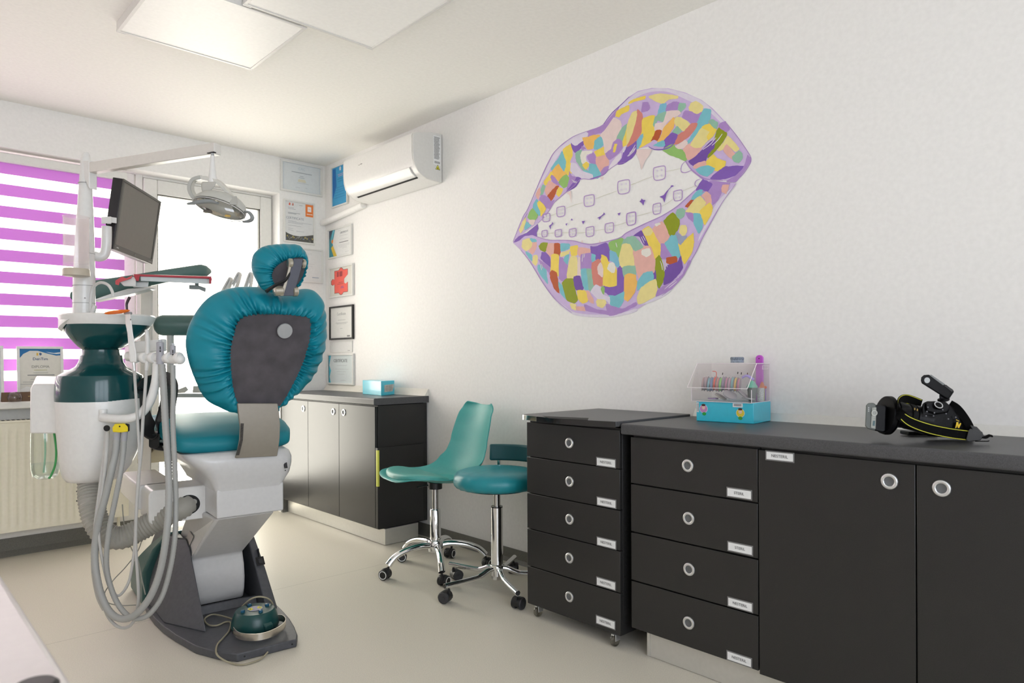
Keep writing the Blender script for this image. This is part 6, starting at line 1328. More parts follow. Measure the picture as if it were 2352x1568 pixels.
# left armrest: dark bent loop on a black block
AR = PD
b = MB(); dA = 2.86
def apt(x, y, d=0): return PD(x, y, dA+d)
b.ribbon([apt(322, 905, -.05), apt(322, 935, -.05), apt(332, 968, -.03), apt(352, 992, .0), apt(370, 985, .02), apt(380, 955, .05), apt(388, 915, .07), apt(390, 885, .07), apt(372, 874, .03), apt(345, 882, -.02), apt(328, 893, -.05)], _f+_r*.25, .085, .010, smooth=8, closed=True); b.build('armrest', mat('charcoal_plastic', (.028, .026, .026, 1), .35), t, bevel=.003)
b = MB(); b.loft([[apt(x, y, -.02) for x, y in ((342, 998), (368, 995), (366, 1024), (350, 1030), (342, 1026))], [apt(x, y, .10) for x, y in ((342, 998), (368, 995), (366, 1024), (350, 1030), (342, 1026))]]); b.build('armrest_block', black_pl, t, bevel=.004)
b = MB(); b.tube([apt(356, 1010, .04), cw(-.26, .42, .74), cw(-.15, .42, .72)], .018, 10, 4); b.build('armrest_bracket', black_pl, t)
# arm that carries the unit
b = MB(); y0_, y1_ = .18, .36
b.loft([rring_ for rring_ in [[cw(x, y_, z) for x, z in rrect(.25, .135, .022, 5, -.205, .5225)] for y_ in (y0_, y1_)]]); b.build('unit_arm', white_pl, t, bevel=.004, smooth=40)
b = MB(); b.loft([[cw(x, y_, z) for x, z in rrect(.15, .10, .012, 4, -.27, .540)] for y_ in (y1_-.02, .78)]); b.build('unit_arm_rear', white_pl, t, bevel=.004, smooth=40)
b = MB(); c_ = cw(-.185, y0_-.0008, .518); b.prism([c_+cex*(.044*math.cos(2*math.pi*i/32))+Vector((0, 0, .040*math.sin(2*math.pi*i/32))) for i in range(32)], -cey*.001); b.build('hose_hole', black_gap, t)

# foot control resting on the base plate
fc = PZ(586, 1440, .032)
t = thing('foot_control', 'round dark green foot pedal with four blue buttons and steel ring', 'foot pedal', fc)
g = mat('green_plastic', (.010, .062, .060, 1), .30, noise=.1, nscale=40)
b = MB(); b.lathe([(.0, .006), (.088, .006), (.092, .012), (.090, .030), (.084, .050), (.077, .068), (.072, .073), (.0, .075)], fc, (0, 0, 1), 48)
b.build('body', g, t, smooth=40)
b = MB(); d_ = (_r*.8-_f*.55).normalized(); s_ = Vector((-d_.y, d_.x, 0))
b.loft([[fc+d_*.03+s_*w_+Vector((0, 0, z)) for w_, z in ((-.030, .072), (.018, .072), (.018, .03), (-.030, .03))], [fc+d_*.100+s_*w_+Vector((0, 0, z)) for w_, z in ((-.022, .030), (.012, .030), (.012, .012), (-.022, .012))]]); b.build('spout', g, t, bevel=.003)
MB().lathe([(.0, 0), (.078, 0), (.080, .006), (.0, .006)], fc, (0, 0, 1), 40).build('rubber_foot', black_pl, t)
bb2 = mat('blue_button', (.012, .085, .16, 1), .25)
for a_ in (20, 110, 200, 290):
    q = fc+(_r*math.cos(R(a_+25))+_f*math.sin(R(a_+25)))*.050+Vector((0, 0, .0735)); b = MB(); b.lathe([(.0085, 0), (.0085, .006), (.006, .009), (0, .0095)], q, (0, 0, 1), 18); b.build('button', bb2, t)
b = MB(); b.lathe([(0, .0752), (.029, .0752), (.029, .0760), (0, .0762)], fc, (0, 0, 1), 36); s = b.build('round_sticker', mat('sticker_lilac', (.42, .40, .52, 1), .4), t)
for a0, m_ in ((35, 'yellow_ink'), (215, 'yellow_ink')):
    b = MB(); b.prism([fc+(_r*math.cos(R(a0+da))+_f*math.sin(R(a0+da)))*r_+Vector((0, 0, .0763)) for r_, da in ((.012, -40), (.026, -38), (.027, 0), (.026, 38), (.012, 40))], (0, 0, .0002)); b.build('yellow_sector', MATS[m_], s, smooth=0)
    b = MB(); b.prism([fc+(_r*math.cos(R(a0+da))+_f*math.sin(R(a0+da)))*r_+Vector((0, 0, .0767)) for r_, da in ((.016, -10), (.021, -8), (.022, 9), (.017, 12))], (0, 0, .0002)); b.build('symbol', mat('dark_blue_ink', (.03, .05, .2, 1), .5), s, smooth=0)
ringp = [(535, 1452), (533, 1462), (548, 1471), (570, 1473), (600, 1471), (628, 1464), (650, 1452), (657, 1438), (652, 1428), (638, 1424), (627, 1428)]
rp = [PZ(x, y, .062) for x, y in [(536, 1447), (545, 1457), (560, 1462), (590, 1463), (620, 1456), (645, 1443), (656, 1430), (650, 1420), (634, 1418)]]
b = MB(); b.ribbon(rp, (0, 0, 1), .026, .0022, smooth=6); b.build('steel_ring', mat('steel_strip', (.62, .58, .52, 1), .25, .95), t, smooth=60)
b = MB(); b.cyl(PZ(536, 1452, .052), PZ(541, 1452, .052), .006); b.build('pivot', black_pl, t)
cab = mat('tan_cable', (.33, .30, .21, 1), .5)
def cable(pts, z, r_, m=cab, nm='cable', label=None, par=None, sm=6):
    b = MB(); b.tube([PZ(p[0], p[1], p[2] if len(p) > 2 else z) for p in pts], r_, 8, sm); return b.build(nm, m, par or t)
cable([(541, 1424, .055), (527, 1419, .048), (505, 1413, .042), (486, 1411, .040), (470, 1421, .038), (478, 1434), (498, 1436), (518, 1428), (530, 1430, .04), (526, 1448), (512, 1465), (499, 1480), (497, 1500, .034), (510, 1513, .02), (530, 1522, .006), (552, 1526, .005), (575, 1522, .005), (600, 1512, .006), (615, 1497, .012)], .036, .0033)
cable([(556, 1392, .09), (575, 1376, .13), (595, 1370, .14), (615, 1374, .13), (626, 1386, .10), (624, 1398, .07)], .05, .0034)
# ------------------------------------------------------------------ spittoon / dental unit
DU = 2.80; SU = DU/F
def up(x, y, d=0): return PD(x, y, DU+d)
uc = up(232, 1000); uc.z = 0
t = unit = thing('dental_unit', 'white and dark green dental unit with spittoon bowl and hanging hoses', 'dental unit', uc)
def U(x, y):   # centre-plane point as (x offset along view right, z)
    p = up(x, y); return (p-uc).dot(_r), p.z
def ulathe(rows, name, m, n=64, par=None, cap=True, ysc=1.0, bevel=0, thick=0):
    """rows: (xl, xr, y) pixel silhouette pairs -> stacked ellipses"""
    b = MB(); rings = []
    for xl, xr, y in rows:
        a0, z = U(xl, y); a1, _ = U(xr, y); c = (a0+a1)/2; r_ = abs(a1-a0)/2
        rings.append([uc+_r*(c+r_*math.cos(2*math.pi*k/n))+_f*(r_*ysc*math.sin(2*math.pi*k/n))+Vector((0, 0, z)) for k in range(n)])
    b.loft(rings, cap); return b.build(name, m, par or t, smooth=50, bevel=bevel)
# lower white body
ulathe([(172, 240, 1104), (160, 262, 1101), (154, 277, 1090), (150, 292, 1070), (148, 306, 1040), (146, 315, 1005), (144, 320, 970), (143, 321, 940), (142, 320, 915)], 'body', white_pl)
ulathe([(141.5, 320, 919), (141, 320, 905), (142, 319, 880), (144, 317.5, 868), (146, 316.5, 862)], 'green_band', dgreen)
ulathe([(146, 316, 862.5), (156, 308, 856), (170, 294, 849), (181, 284, 842), (187, 278, 832), (190, 276, 822), (191, 275, 816)], 'green_shoulder', dgreen)
ulathe([(194, 271, 816), (195, 269, 808), (195, 269, 800)], 'neck', dgreen)
ulathe([(196, 268, 804), (186, 284, 795), (172, 308, 778), (163, 326, 762), (160, 334, 750), (159, 337, 745)], 'bowl_underside', dgreen)
b = MB(); rings = []
for xl, xr, y in ((159, 337, 748), (155, 341, 742), (152, 344, 735), (150, 346, 728), (153, 343, 724.5), (160, 336, 724), (175, 321, 738), (205, 291, 752)):
    a0, z = U(xl, y); a1, _ = U(xr, y); c = (a0+a1)/2; r_ = abs(a1-a0)/2
    rings.append([uc+_r*(c+r_*math.cos(2*math.pi*k/64))+_f*(r_*math.sin(2*math.pi*k/64))+Vector((0, 0, z)) for k in range(64)])
b.loft(rings, False); b.add(rings[-1], [tuple(range(64))]); b.build('bowl_rim', white_pl, t, smooth=50)
# white lip hanging down on the left side of the bowl
b = MB(); n = 20; r0 = []; r1 = []
a0, z0 = U(152, 738); a1, z1 = U(344, 738); cc = (a0+a1)/2; rr_ = abs(a1-a0)/2
rings = []
for k in range(25):
    an = R(150+k*4.2); dz = .045*math.sin(min(1, k/24)*math.pi)
    p = uc+_r*(cc+rr_*math.cos(an))+_f*(rr_*math.sin(an)); q = uc+_r*(cc+rr_*.93*math.cos(an))+_f*(rr_*.93*math.sin(an))
    rings.append([Vector((p.x, p.y, z0)), Vector((p.x, p.y, z0-dz*.8)), Vector((q.x, q.y, z0-dz)), Vector((q.x, q.y, z0))])
b.loft(rings); b.build('bowl_lip', white_pl, t, smooth=50)
# small green housing behind, left of the neck
b = MB(); a0, z0 = U(160, 850); a1, z1 = U(200, 800); c = uc+_r*((a0+a1)/2)+_f*.10
b.lathe([(.040, 0), (.036, .055), (.030, .075), (.0, .085)], (c.x, c.y, z0), (0, 0, 1), 32); b.build('rear_housing', dgreen2, t)
b = MB(); b.loft([[c+_r*(x*w_)+_f*(y*w_)+Vector((0, 0, z-c.z)) for x, y in rrect(2, 2, .5, 4)] for z, w_ in ((z0-.10, .040), (z0-.04, .048), (z0+.0, .044))]); b.build('rear_housing_base', white_pl, t, smooth=50)
# pole
dp = .10
def pp(x, y, d=0): return PD(x, y, DU+.08+d)
def polering(xl, xr, y, d0=0):
    p, q = pp(xl, y, d0), pp(xr, y, d0); c = (p+q)/2; r_ = (q-p).length/2
    return [c+_r*(r_*math.cos(2*math.pi*k/28))+_f*(r_*math.sin(2*math.pi*k/28)) for k in range(28)]
b = MB(); b.loft([polering(*a) for a in ((169, 216, 745), (170, 216, 700), (171, 216, 640), (178, 213, 500), (184, 209, 410), (187, 207, 366), (189, 206, 356), (193, 203, 350))]); o = b.build('pole', white_pl, t, smooth=50)
for y in (421, 582, 656, 696):
    b = MB(); xl, xr = 171+(656-y)*.045 if y < 656 else 170, 216-(656-y)*.02 if y < 656 else 216
    b.loft([polering(xl-.6, xr+.6, y), polering(xl-.6, xr+.6, y+1.0)]); b.build('pole_joint', mat('seam_grey', (.30, .30, .30, 1), .5), o)
for (x, y) in ((195, 684), (183, 785)): MB().sphere(pp(x, y, -.045), .0028, 10, 8).build('pole_screw', mat('seam_grey', (.3, .3, .3, 1), .5), o)
# clear cup dispenser on the pole
cx0 = PD(175, 560, DU-.02); SD = DU/F; zb_ = PD(175, 635, DU).z; zt_ = PD(175, 500, DU).z; rd = .0455
frost = frosted('frosted_tube', (.88, .80, .80, 1), .72)
b = MB(); b.lathe([(rd*.98, zb_+.02), (rd, zb_+.05), (rd, zt_-.006), (rd*1.05, zt_-.003), (rd*1.05, zt_), (rd*.95, zt_), (rd*.95, zb_+.05)], (cx0.x, cx0.y, 0), (0, 0, 1), 40, False); b.build('cup_tube', frost, t)
b = MB(); b.lathe([(rd*.9, zb_-.002), (rd*1.06, zb_), (rd*1.06, zb_+.022), (rd*1.0, zb_+.028), (rd*.9, zb_+.028), (rd*.9, zb_)], (cx0.x, cx0.y, 0), (0, 0, 1), 40); b.build('cup_collar', mat('cream_translucent', (.70, .62, .50, 1), .35, trans=.3), t)
# curved spouts by the bowl
b = MB(); b.tube([up(207, 715, .06), up(208, 690, .06), up(212, 665, .06), up(222, 652, .05), up(236, 649, .03), up(250, 656, .01), up(258, 670, 0), up(260, 680, 0)], .0060, 12, 6); b.build('cup_filler_tube', white_pl2, t)
b = MB(); b.prism([up(205, 720, .05), up(213, 700, .05), up(219, 702, .05), up(214, 722, .05)], _f*.014); b.build('filler_foot', white_pl, t, bevel=.002)
# white side box with water bottle
def bx(x, y, d=0): return PD(x, y, DU+.0+d)
b = MB(); b.loft([[bx(69, 995, -.06), bx(143, 995, -.06), bx(143, 994, .07), bx(69, 994, .07)], [bx(70, 893, -.06), bx(143, 893, -.06), bx(143, 893, .07), bx(70, 893, .07)], [bx(76, 882, -.052), bx(141, 882, -.052), bx(141, 864, .09), bx(84, 862, .09)]])
b.build('bottle_box', white_pl, t, bevel=.006, seg=3, smooth=40)
bc = bx(104, 1040, .005); rb = 29*SU; ztop = bx(104, 985).z; zbot = bx(104, 1099).z
bg_ = glassmat('bottle_plastic', (.97, 1, .98), .05, .05, .97, .35)
b = MB(); b.lathe([(rb*.25, zbot+.010), (rb*.55, zbot), (rb*.85, zbot+.010), (rb*.97, zbot+.035), (rb, zbot+.06), (rb, ztop-.03), (rb*.95, ztop)], (bc.x, bc.y, 0), (0, 0, 1), 40, False); o = b.build('water_bottle', bg_, t)
zw = bx(104, 1064).z
b = MB(); b.lathe([(.001, zbot+.012), (rb*.5, zbot+.004), (rb*.82, zbot+.013), (rb*.94, zbot+.036), (rb*.95, zw), (.001, zw)], (bc.x, bc.y, 0), (0, 0, 1), 40, False); b.build('water', glassmat('water', (.97, 1, .98), .05, .01, .97, .4), o)
grn = mat('green_tube', (.06, .33, .10, 1), .4)
b = MB(); b.tube([bx(124, 992, -.03), bx(128, 1020, -.03), bx(129, 1045, -.03), bx(126, 1070, -.03), bx(117, 1092, -.02), bx(112, 1098, -.02)], .0042, 10, 6); b.build('green_tube', grn, o)
b = MB(); b.tube([bx(103, 992, .02), bx(104, 1040, .02), bx(100, 1085, .01)], .0035, 10, 6); b.build('green_tube', mat('green_tube_pale', (.30, .52, .36, 1), .4), o)
# curved white support tube with tool rail
def hp(x, y, d=0): return PD(x, y, DU-.17+d)
b = MB(); b.tube([hp(236, 958, .02), hp(262, 961, .0), hp(300, 960, -.01), hp(325, 948), hp(345, 920), hp(356, 885), hp(361, 850), hp(362, 826)], .0165, 18, 6); b.build('rail_arm', white_pl, t, smooth=60)
MB().cyl(hp(237, 966, .03), hp(237, 940, .03), .014).build('rail_arm_hinge', white_pl, t)
b = MB(); b.tube([hp(294, 818, .03), hp(330, 820, .01), hp(375, 823, -.01), hp(412, 825, -.03)], .0185, 18, 4); b.build('tool_rail', white_pl2, t, smooth=60)
for x in (310, 332, 352, 388, 410):
    b = MB(); c = hp(x, 821.5, .01-(x-310)*.0004); b.lathe([(.0, -.009), (.0195, -.009), (.0215, -.005), (.0215, .005), (.0195, .009), (.0, .009)], c, _r+_f*-.3, 28); b.build('holder_ring', white_pl, t)
MB().sphere(hp(413, 825, -.03), .0195, 20, 12, (1, 1, 1)).build('rail_cap', white_pl, t)
b = MB(); b.prism([hp(300, 785, .12), hp(375, 778, .12), hp(375, 806, .12), hp(300, 812, .12)], _f*.03); b.build('rail_housing', white_pl, t, bevel=.004)
# suction handles and tips
gfit = mat('grey_fitting', (.36, .36, .39, 1), .4)
for (x, yt, w_) in ((368, 779, .0135), (397, 787, .0105)):
    b = MB(); b.tube([hp(x, yt+6, -.02), hp(x, yt+14, -.02), hp(x, yt+36, -.02), hp(x, 836, -.02)], lambda q: w_*(1.0 if q > .1 else .8), 18, 3); o = b.build('suction_handle', gfit, t)
    MB().cyl(hp(x, yt+1, -.02), hp(x, yt+8, -.02), w_*.55).build('suction_tip', mat('tip_grey', (.48, .5, .52, 1), .4), o)
    MB().box(hp(x, yt+20, -.036), (.003, .003, .012)).build('slide_valve', black_pl, o, bevel=.0008)
    MB().sphere(hp(x, yt+27, -.036), .003, 10, 8).build('valve_knob', black_pl, o)
# three in one syringe, white
b = MB(); b.tube([hp(336, 757, 0), hp(338, 770, 0), hp(339, 800, 0), hp(338, 830, 0), hp(336, 850, 0)], lambda q: .006+.003*math.sin(q*3.1), 14, 5); b.build('syringe_handle', white_pl2, t)
# curing light with orange shield
b = MB(); b.loft([[hp(x+dx, y, dz) for dx, dz in ((-w_, -.012), (w_, -.012), (w_, .012), (-w_, .012))] for x, y, w_ in ((294, 720, 6), (295, 740, 7.5), (299, 765, 6.5), (302, 790, 7.5), (305, 812, 8.5), (306, 832, 8))]); o = b.build('curing_light', white_pl, t, bevel=.004, seg=3, smooth=60, label='white curing light handpiece')
b = MB(); b.cyl(hp(307, 832), hp(309, 855), .006, 16, .0045); b.build('cord_sleeve', alu, o)
b = MB(); b.prism([hp(x, y, -.013) for x, y in ((298.5, 735), (300, 731), (301.5, 735))], -_f*.0005); b.build('mark', ink, o)
b = MB(); b.tube([hp(292, 714, -.0), hp(291, 700, 0), hp(293, 692, 0), hp(298, 682, 0)], lambda q: .0042+.0012*q, 12, 5); b.build('light_guide', mat('guide_dark', (.035, .022, .03, 1), .25), o)
b = MB(); oc = hp(269, 718, -.03); rg = []
for f_ in (-1, -.6, 0, .6, 1): pass
b.loft([[oc+_r*(.046*s_*1.0)+Vector((0, 0, (.003+.0030*s_*2)))+_f*(w_*.03*math.sqrt(max(0.02, 1-s_*s_)))+Vector((0, 0, h_*.0045*math.sqrt(max(0.02, 1-s_*s_)))) for w_, h_ in ((1, 0), (.7, 1), (0, 1.5), (-.7, 1), (-1, 0), (-.7, -1), (0, -1.5), (.7, -1))] for s_ in (-1, -.9, -.7, -.4, 0, .4, .7, .9, 1)])
b.build('orange_shield', frosted('orange_shield', (1.0, .30, .01, 1), .12), o, smooth=60)
MB().box(hp(294, 719, -.004), (.026, .016, .010), (0, 0, -YAW)).build('shield_clip', mat('seam_grey', (.3, .3, .3, 1), .5), o, bevel=.003)
# hose outlets on the body
fd = -.165
def ff(x, y, d=0): return PD(x, y, DU+fd+d)
b = MB(); b.lathe([(.0, 0), (.0115, 0), (.0115, .004), (0, .004)], ff(246, 983, .0), -_f, 24); b.build('hose_port', black_gap, t)
b = MB(); b.loft([[ff(x, y, d_) for x, y in ((258, 982), (264, 973), (286, 972), (294, 980), (294, 991), (278, 993), (259, 992))] for d_ in (.02, -.018)]); b.build('yellow_connector', mat('yellow_plastic', (.78, .62, .02, 1), .4), t, bevel=.003, label='bright yellow connector')
MB().lathe([(0, 0), (.003, 0), (.003, .001), (0, .001)], ff(275, 979, -.0185), -_f, 14).build('connector_screw', black_pl, t)
b = MB(); b.loft([[ff(x, y, d_) for x, y in ((288, 972), (298, 974), (298, 990), (290, 991))] for d_ in (.02, -.012)]); b.build('connector_side', black_pl, t, bevel=.003)
MB().cyl(ff(269, 991), ff(268, 1012), .0135, 20, .0115).build('hose_fitting', gfit, t); MB().cyl(ff(286, 991), ff(285, 1012), .0115, 20, .010).build('hose_fitting', gfit, t)
# hoses (each loops down near the floor and up to its handle)
def hose(pts, r_, m, nm='hose', rib=None, seg=None, base=.0, smooth=8):
    b = MB(); b.tube([PD(p[0], p[1], DU-.19+(p[2] if len(p) > 2 else 0)) for p in pts], r_, 14, smooth, rib=rib, seg=seg); return b.build(nm, m, t, smooth=60)
hose([(372, 836, .0), (376, 900), (380, 970), (386, 1060), (388, 1150, -.02), (382, 1230, -.04), (368, 1310, -.05), (345, 1370, -.06), (312, 1410, -.06), (280, 1421, -.05), (252, 1405, -.04), (232, 1365, -.03), (220, 1310, -.02), (218, 1260), (226, 1200), (242, 1140), (256, 1080), (265, 1040, .02), (268, 1010, .025)], .0128, hose_m, rib=.025, seg=.0065)
hose([(397, 838, .0), (398, 900), (397, 970), (401, 1060), (404, 1150), (402, 1230, -.02), (392, 1300, -.03), (374, 1365, -.04), (348, 1405, -.05), (322, 1420, -.05), (295, 1414, -.04), (270, 1385, -.02), (252, 1340), (244, 1290), (250, 1220), (264, 1150), (276, 1090), (283, 1040, .02), (285, 1011, .025)], .0095, hose_m, rib=.03, seg=.0055)
hose([(309, 852, .02), (311, 890, .0), (315, 950), (319, 1020, .0), (320, 1080), (315, 1150), (311, 1230), (305, 1290), (296, 1335), (280, 1362), (266, 1366), (250, 1345), (238, 1300), (228, 1240), (226, 1180), (232, 1120), (240, 1050), (245, 1010, .02), (246, 986, .03)], .0052, hose_l)
hose([(336, 850, .02), (333, 900), (328, 970), (324, 1040), (316, 1120), (312, 1200), (312, 1260), (316, 1320), (318, 1380), (308, 1424), (290, 1441), (268, 1437), (248, 1415), (236, 1380), (224, 1330), (216, 1280), (218, 1210), (228, 1130), (237, 1060), (243, 1010, .02), (246, 987, .035)], .0058, hose_l)
hose([(247, 987, .035), (244, 1040), (238, 1100), (230, 1170), (219, 1240), (214, 1290), (217, 1330), (226, 1372), (240, 1400)], .0078, hose_l)
# thin loose cables beside the base
hose([(281, 1158, .25), (284, 1195, .25), (292, 1235, .25), (306, 1268, .22), (318, 1290, .2), (326, 1330, .18), (334, 1365, .16)], .0022, mat('cable_grey', (.34, .34, .30, 1), .5), 'thin_cable')
hose([(330, 1220, .25), (318, 1262, .2), (290, 1300, .12), (262, 1330, .05), (240, 1362, .02), (246, 1382, .0), (275, 1390, .0), (312, 1389, .05)], .0020, MATS['cable_grey'], 'thin_cable')
# big ribbed conduit from under the unit to the chair arm
hole = cw(-.185, .18, .518)
pts = [up(208, 1098, -.02), up(208, 1125, -.04), up(211, 1160, -.07), up(222, 1200, -.09), up(245, 1228, -.09), up(280, 1234, -.07), up(325, 1214, -.04), up(375, 1186, -.02), up(415, 1167, .0), hole+cey*.03]
b = MB(); b.tube(pts, .0445, 28, 10, rib=.055, seg=.0068); b.build('ribbed_conduit', mat('conduit_grey', (.36, .35, .31, 1), .5), t, smooth=60)
MB().cyl(up(208, 1092, -.02), up(208, 1104, -.02), .050, 32).build('conduit_collar', mat('conduit_grey', (.36, .35, .31, 1), .5), t)
for y in (1108, 1128, 1150): MB().sphere(up(177, y, -.02), .0035, 10, 8).build('bolt', black_pl, t)

# ------------------------------------------------------------------ operating lamp on its beam
e0 = PD(212, 392, DU+.06); zb0 = e0.z; x1 = PD(492, 342, 2.55)
t = thing('operating_lamp', 'white dental operating lamp hanging from a long horizontal beam', 'lamp', x1)
P0 = PD(214, 386, 2.86); P1 = PD(500, 342, 2.56); P1.z = P0.z+(P1.z-P0.z)
ax = (P1-P0).normalized(); sd_ = ax.cross(Vector((0, 0, 1))).normalized()
b = MB(); b.loft([[q+sd_*x+Vector((0, 0, z)) for x, z in ((-.016, -.021), (.016, -.021), (.016, .021), (-.016, .021))] for q in (P0-ax*.02, P1)]); b.build('beam', mat('beam_white', (.68, .655, .61, 1), .35), t, bevel=.003)
MB().loft([[P0+sd_*x+Vector((0, 0, z)) for x, z in ((-.018, -.09), (.018, -.09), (.018, .03), (-.018, .03))], [P0-ax*.05+sd_*x+Vector((0, 0, z)) for x, z in ((-.016, -.02), (.016, -.02), (.016, .03), (-.016, .03))]]).build('beam_elbow', white_pl, t, bevel=.004)
DL = 2.55
def lp(x, y, d=0): return PD(x, y, DL+d)
b = MB(); b.box(lp(486, 351), (.034, .012, .003), (0, 0, math.atan2(ax.y, ax.x))); b.build('slot', black_gap, t)
MB().cyl(lp(488, 359), lp(488, 349), .0058).build('stem_pin', grey_pl, t)
b = MB(); b.lathe([(.0075, 0), (.0075, .022), (.0080, .022), (.0135, .075), (.0155, .080), (.0155, .098), (.013, .102)], lp(488, 358), -Vector((0, 0, 1)), 28); b.build('stem', white_pl, t)
stem_b = lp(487, 414)
g2 = mat('lamp_grey', (.42, .42, .39, 1), .4)
# yoke
b = MB(); b.ribbon([lp(458, 457), lp(447, 450), lp(440, 438), lp(440, 424), lp(447, 413), lp(462, 408), lp(480, 410), lp(500, 417), lp(516, 431), (lp(528, 447)), lp(535, 462)], _f+Vector((0, 0, .25)), .028, .012, smooth=8); b.build('yoke', mat('yoke_white', (.62, .61, .56, 1), .35), t, bevel=.004, seg=3, smooth=60)
b = MB(); b.ribbon([lp(456, 460, -.004), lp(446, 452, -.004), lp(438.5, 438, -.004), lp(438.5, 424, -.004), lp(446, 412, -.004), lp(462, 406.5, -.004)], _f+Vector((0, 0, .25)), .030, .0125, smooth=8); b.build('yoke_grip', g2, t, bevel=.004, seg=3, smooth=60)
b = MB(); b.loft([[lp(x, y, dz) for x, dz in ((-w_*1+cx, -.018), (w_+cx, -.018), (w_+cx, .018), (-w_+cx, .018))] for cx, y, w_ in ((480, 417, 17), (478, 426, 16), (475, 436, 12), (473, 443, 7))]); b.build('yoke_pod', mat('pod_grey', (.46, .45, .41, 1), .4), t, bevel=.005, seg=3, smooth=60)
MB().cyl(lp(468, 443), lp(466, 451), .002).build('cable', black_pl, t)
# lamp head: domed housing, clear shield, reflector, two handles
hc = lp(508, 470); tiltv = (lp(566, 489)-lp(452, 461)).normalized(); upv = Vector((0, 0, 1))-tiltv*tiltv.z; upv.normalize(); dv = tiltv.cross(upv)
if dv.dot(_f) < 0: dv = -dv
upv = (upv*math.cos(R(26))+dv*math.sin(R(26))).normalized(); dv = tiltv.cross(upv)
def hq(a, w_, h): return hc+tiltv*a+dv*w_+upv*h
b = MB(); rings = []
for f_, h in ((1.0, -.004), (1.0, .004), (.96, .016), (.86, .030), (.68, .042), (.45, .049), (.2, .052), (.02, .052)):
    rings.append([hq(.098*f_*math.cos(2*math.pi*k/40)+.006*(1-f_), .062*f_*math.sin(2*math.pi*k/40), h-.012+.006*(math.cos(2*math.pi*k/40) < 0)*0) for k in range(40)])
b.loft(rings); b.build('lamp_housing', mat('lamp_shell', (.50, .50, .46, 1), .32), t, smooth=60)
b = MB(); rings = []
for f_, h in ((.99, -.014), (1.02, -.022), (.99, -.036), (.88, -.052), (.66, -.064), (.35, -.070), (.02, -.071)):
    rings.append([hq(.096*f_*math.cos(2*math.pi*k/40), .060*f_*math.sin(2*math.pi*k/40), h) for k in range(40)])
MB().tube(rings[1], .0011, 6, 1, closed=True).build('shield_rim', white_pl, t); b.loft(rings, False); b.build('clear_shield', glassmat('lamp_shield', (1, 1, .99), .10, .02, .96, .6), t, smooth=60)
b = MB(); rings = []
for f_, h in ((.93, -.017), (.80, -.018), (.5, -.013), (.2, -.011), (.02, -.011)):
    rings.append([hq(.094*f_*math.cos(2*math.pi*k/32), .058*f_*math.sin(2*math.pi*k/32), h-.004*math.cos(3*2*math.pi*k/32)*f_) for k in range(32)])
b.loft(rings, False); b.build('reflector', mat('reflector', (.55, .53, .48, 1), .12, .95), t, smooth=20)
MB().box(hq(.025, -.03, -.022), (.020, .012, .008)).build('bulb', mat('amber_bulb', (.85, .55, .12, 1), .3), t, bevel=.003)
MB().box(hq(-.05, -.03, -.024), (.030, .012, .010)).build('bulb_socket', mat('socket_dark', (.12, .11, .10, 1), .3, .5), t, bevel=.002)
b = MB(); b.ribbon([lp(535, 452, -.03), lp(537, 462, -.045), lp(536, 470, -.055)], tiltv, .026, .006, smooth=4); b.build('yoke_foot', g2, t, bevel=.002)
hgm = mat('handle_grey', (.24, .26, .26, 1), .45)
b = MB(); b.tube([lp(430, 468, -.05), lp(445, 466, -.055), lp(462, 463, -.06), lp(480, 462, -.062), lp(495, 465, -.06), lp(502, 467, -.05)], lambda q: .0035+.0045*math.sin(math.pi*min(1, q*1.05)), 14, 6); b.build('grip_handle', hgm, t, smooth=60)
b = MB(); b.tube([lp(562, 486, -.02), lp(572, 488, -.03), lp(579, 497, -.035), (lp(578, 504, -.03)), lp(570, 508, -.02), lp(558, 509, -.01)], lambda q: .0035+.004*math.sin(math.pi*q), 14, 6); b.build('grip_handle', hgm, t, smooth=60)

# ------------------------------------------------------------------ monitor on the pole
TLp, TRp, BRp, BLp = PD(283, 410, 2.98), PD(369, 463, 3.33), PD(348, 607, 3.33), PD(260, 572, 2.98)
t = thing('monitor', 'grey screen tilted monitor mounted on the white unit pole', 'monitor', (TLp+BRp)/2)
mn = ((BRp-BLp).cross(TLp-BLp)).normalized()
if mn.dot(CAM-BLp) < 0: mn = -mn
def mq(a, b_, d=0): return (BLp*(1-a)+BRp*a)*(1-b_)+(TLp*(1-a)+TRp*a)*b_+mn*d
def mquad(a0, a1, b0, b1, d0, d1, nm, m, bev=0, par=None): 
    b = MB(); b.loft([[mq(a0, b0, d0), mq(a1, b0, d0), mq(a1, b1, d0), mq(a0, b1, d0)], [mq(a0, b0, d1), mq(a1, b0, d1), mq(a1, b1, d1), mq(a0, b1, d1)]]); return b.build(nm, m, par or t, bevel=bev)
mquad(0, 1, 0, 1, -.045, -.002, 'casing', mat('monitor_black', (.022, .020, .024, 1), .4), .003)
bz = mat('bezel_brown', (.10, .095, .085, 1), .3)
mquad(0, 1, 0, .075, -.002, .004, 'bezel', bz, .001); mquad(0, 1, .965, 1, -.002, .004, 'bezel', bz, .001); mquad(0, .035, .076, .964, -.002, .004, 'bezel', bz, .001); mquad(.965, 1, .076, .964, -.002, .004, 'bezel', bz, .001)
mquad(.035, .965, .075, .965, -.002, .001, 'screen', mat('screen_grey', (.17, .155, .135, 1), .32, coat=.0))
mquad(.05, .10, .033, .045, .004, .0046, 'lettering', mat('mark_white', (.5, .5, .5, 1), .5)); mquad(.88, .97, .025, .035, .004, .0046, 'lettering', mat('seam_grey', (.3, .3, .3, 1), .5))
mquad(.49, .53, .03, .05, .004, .005, 'power_button', black_gl, .0005)
b = MB(); mm = mq(0, .45, -.045)
def mp(x, y, d=0): return PD(x, y, 2.93+d)
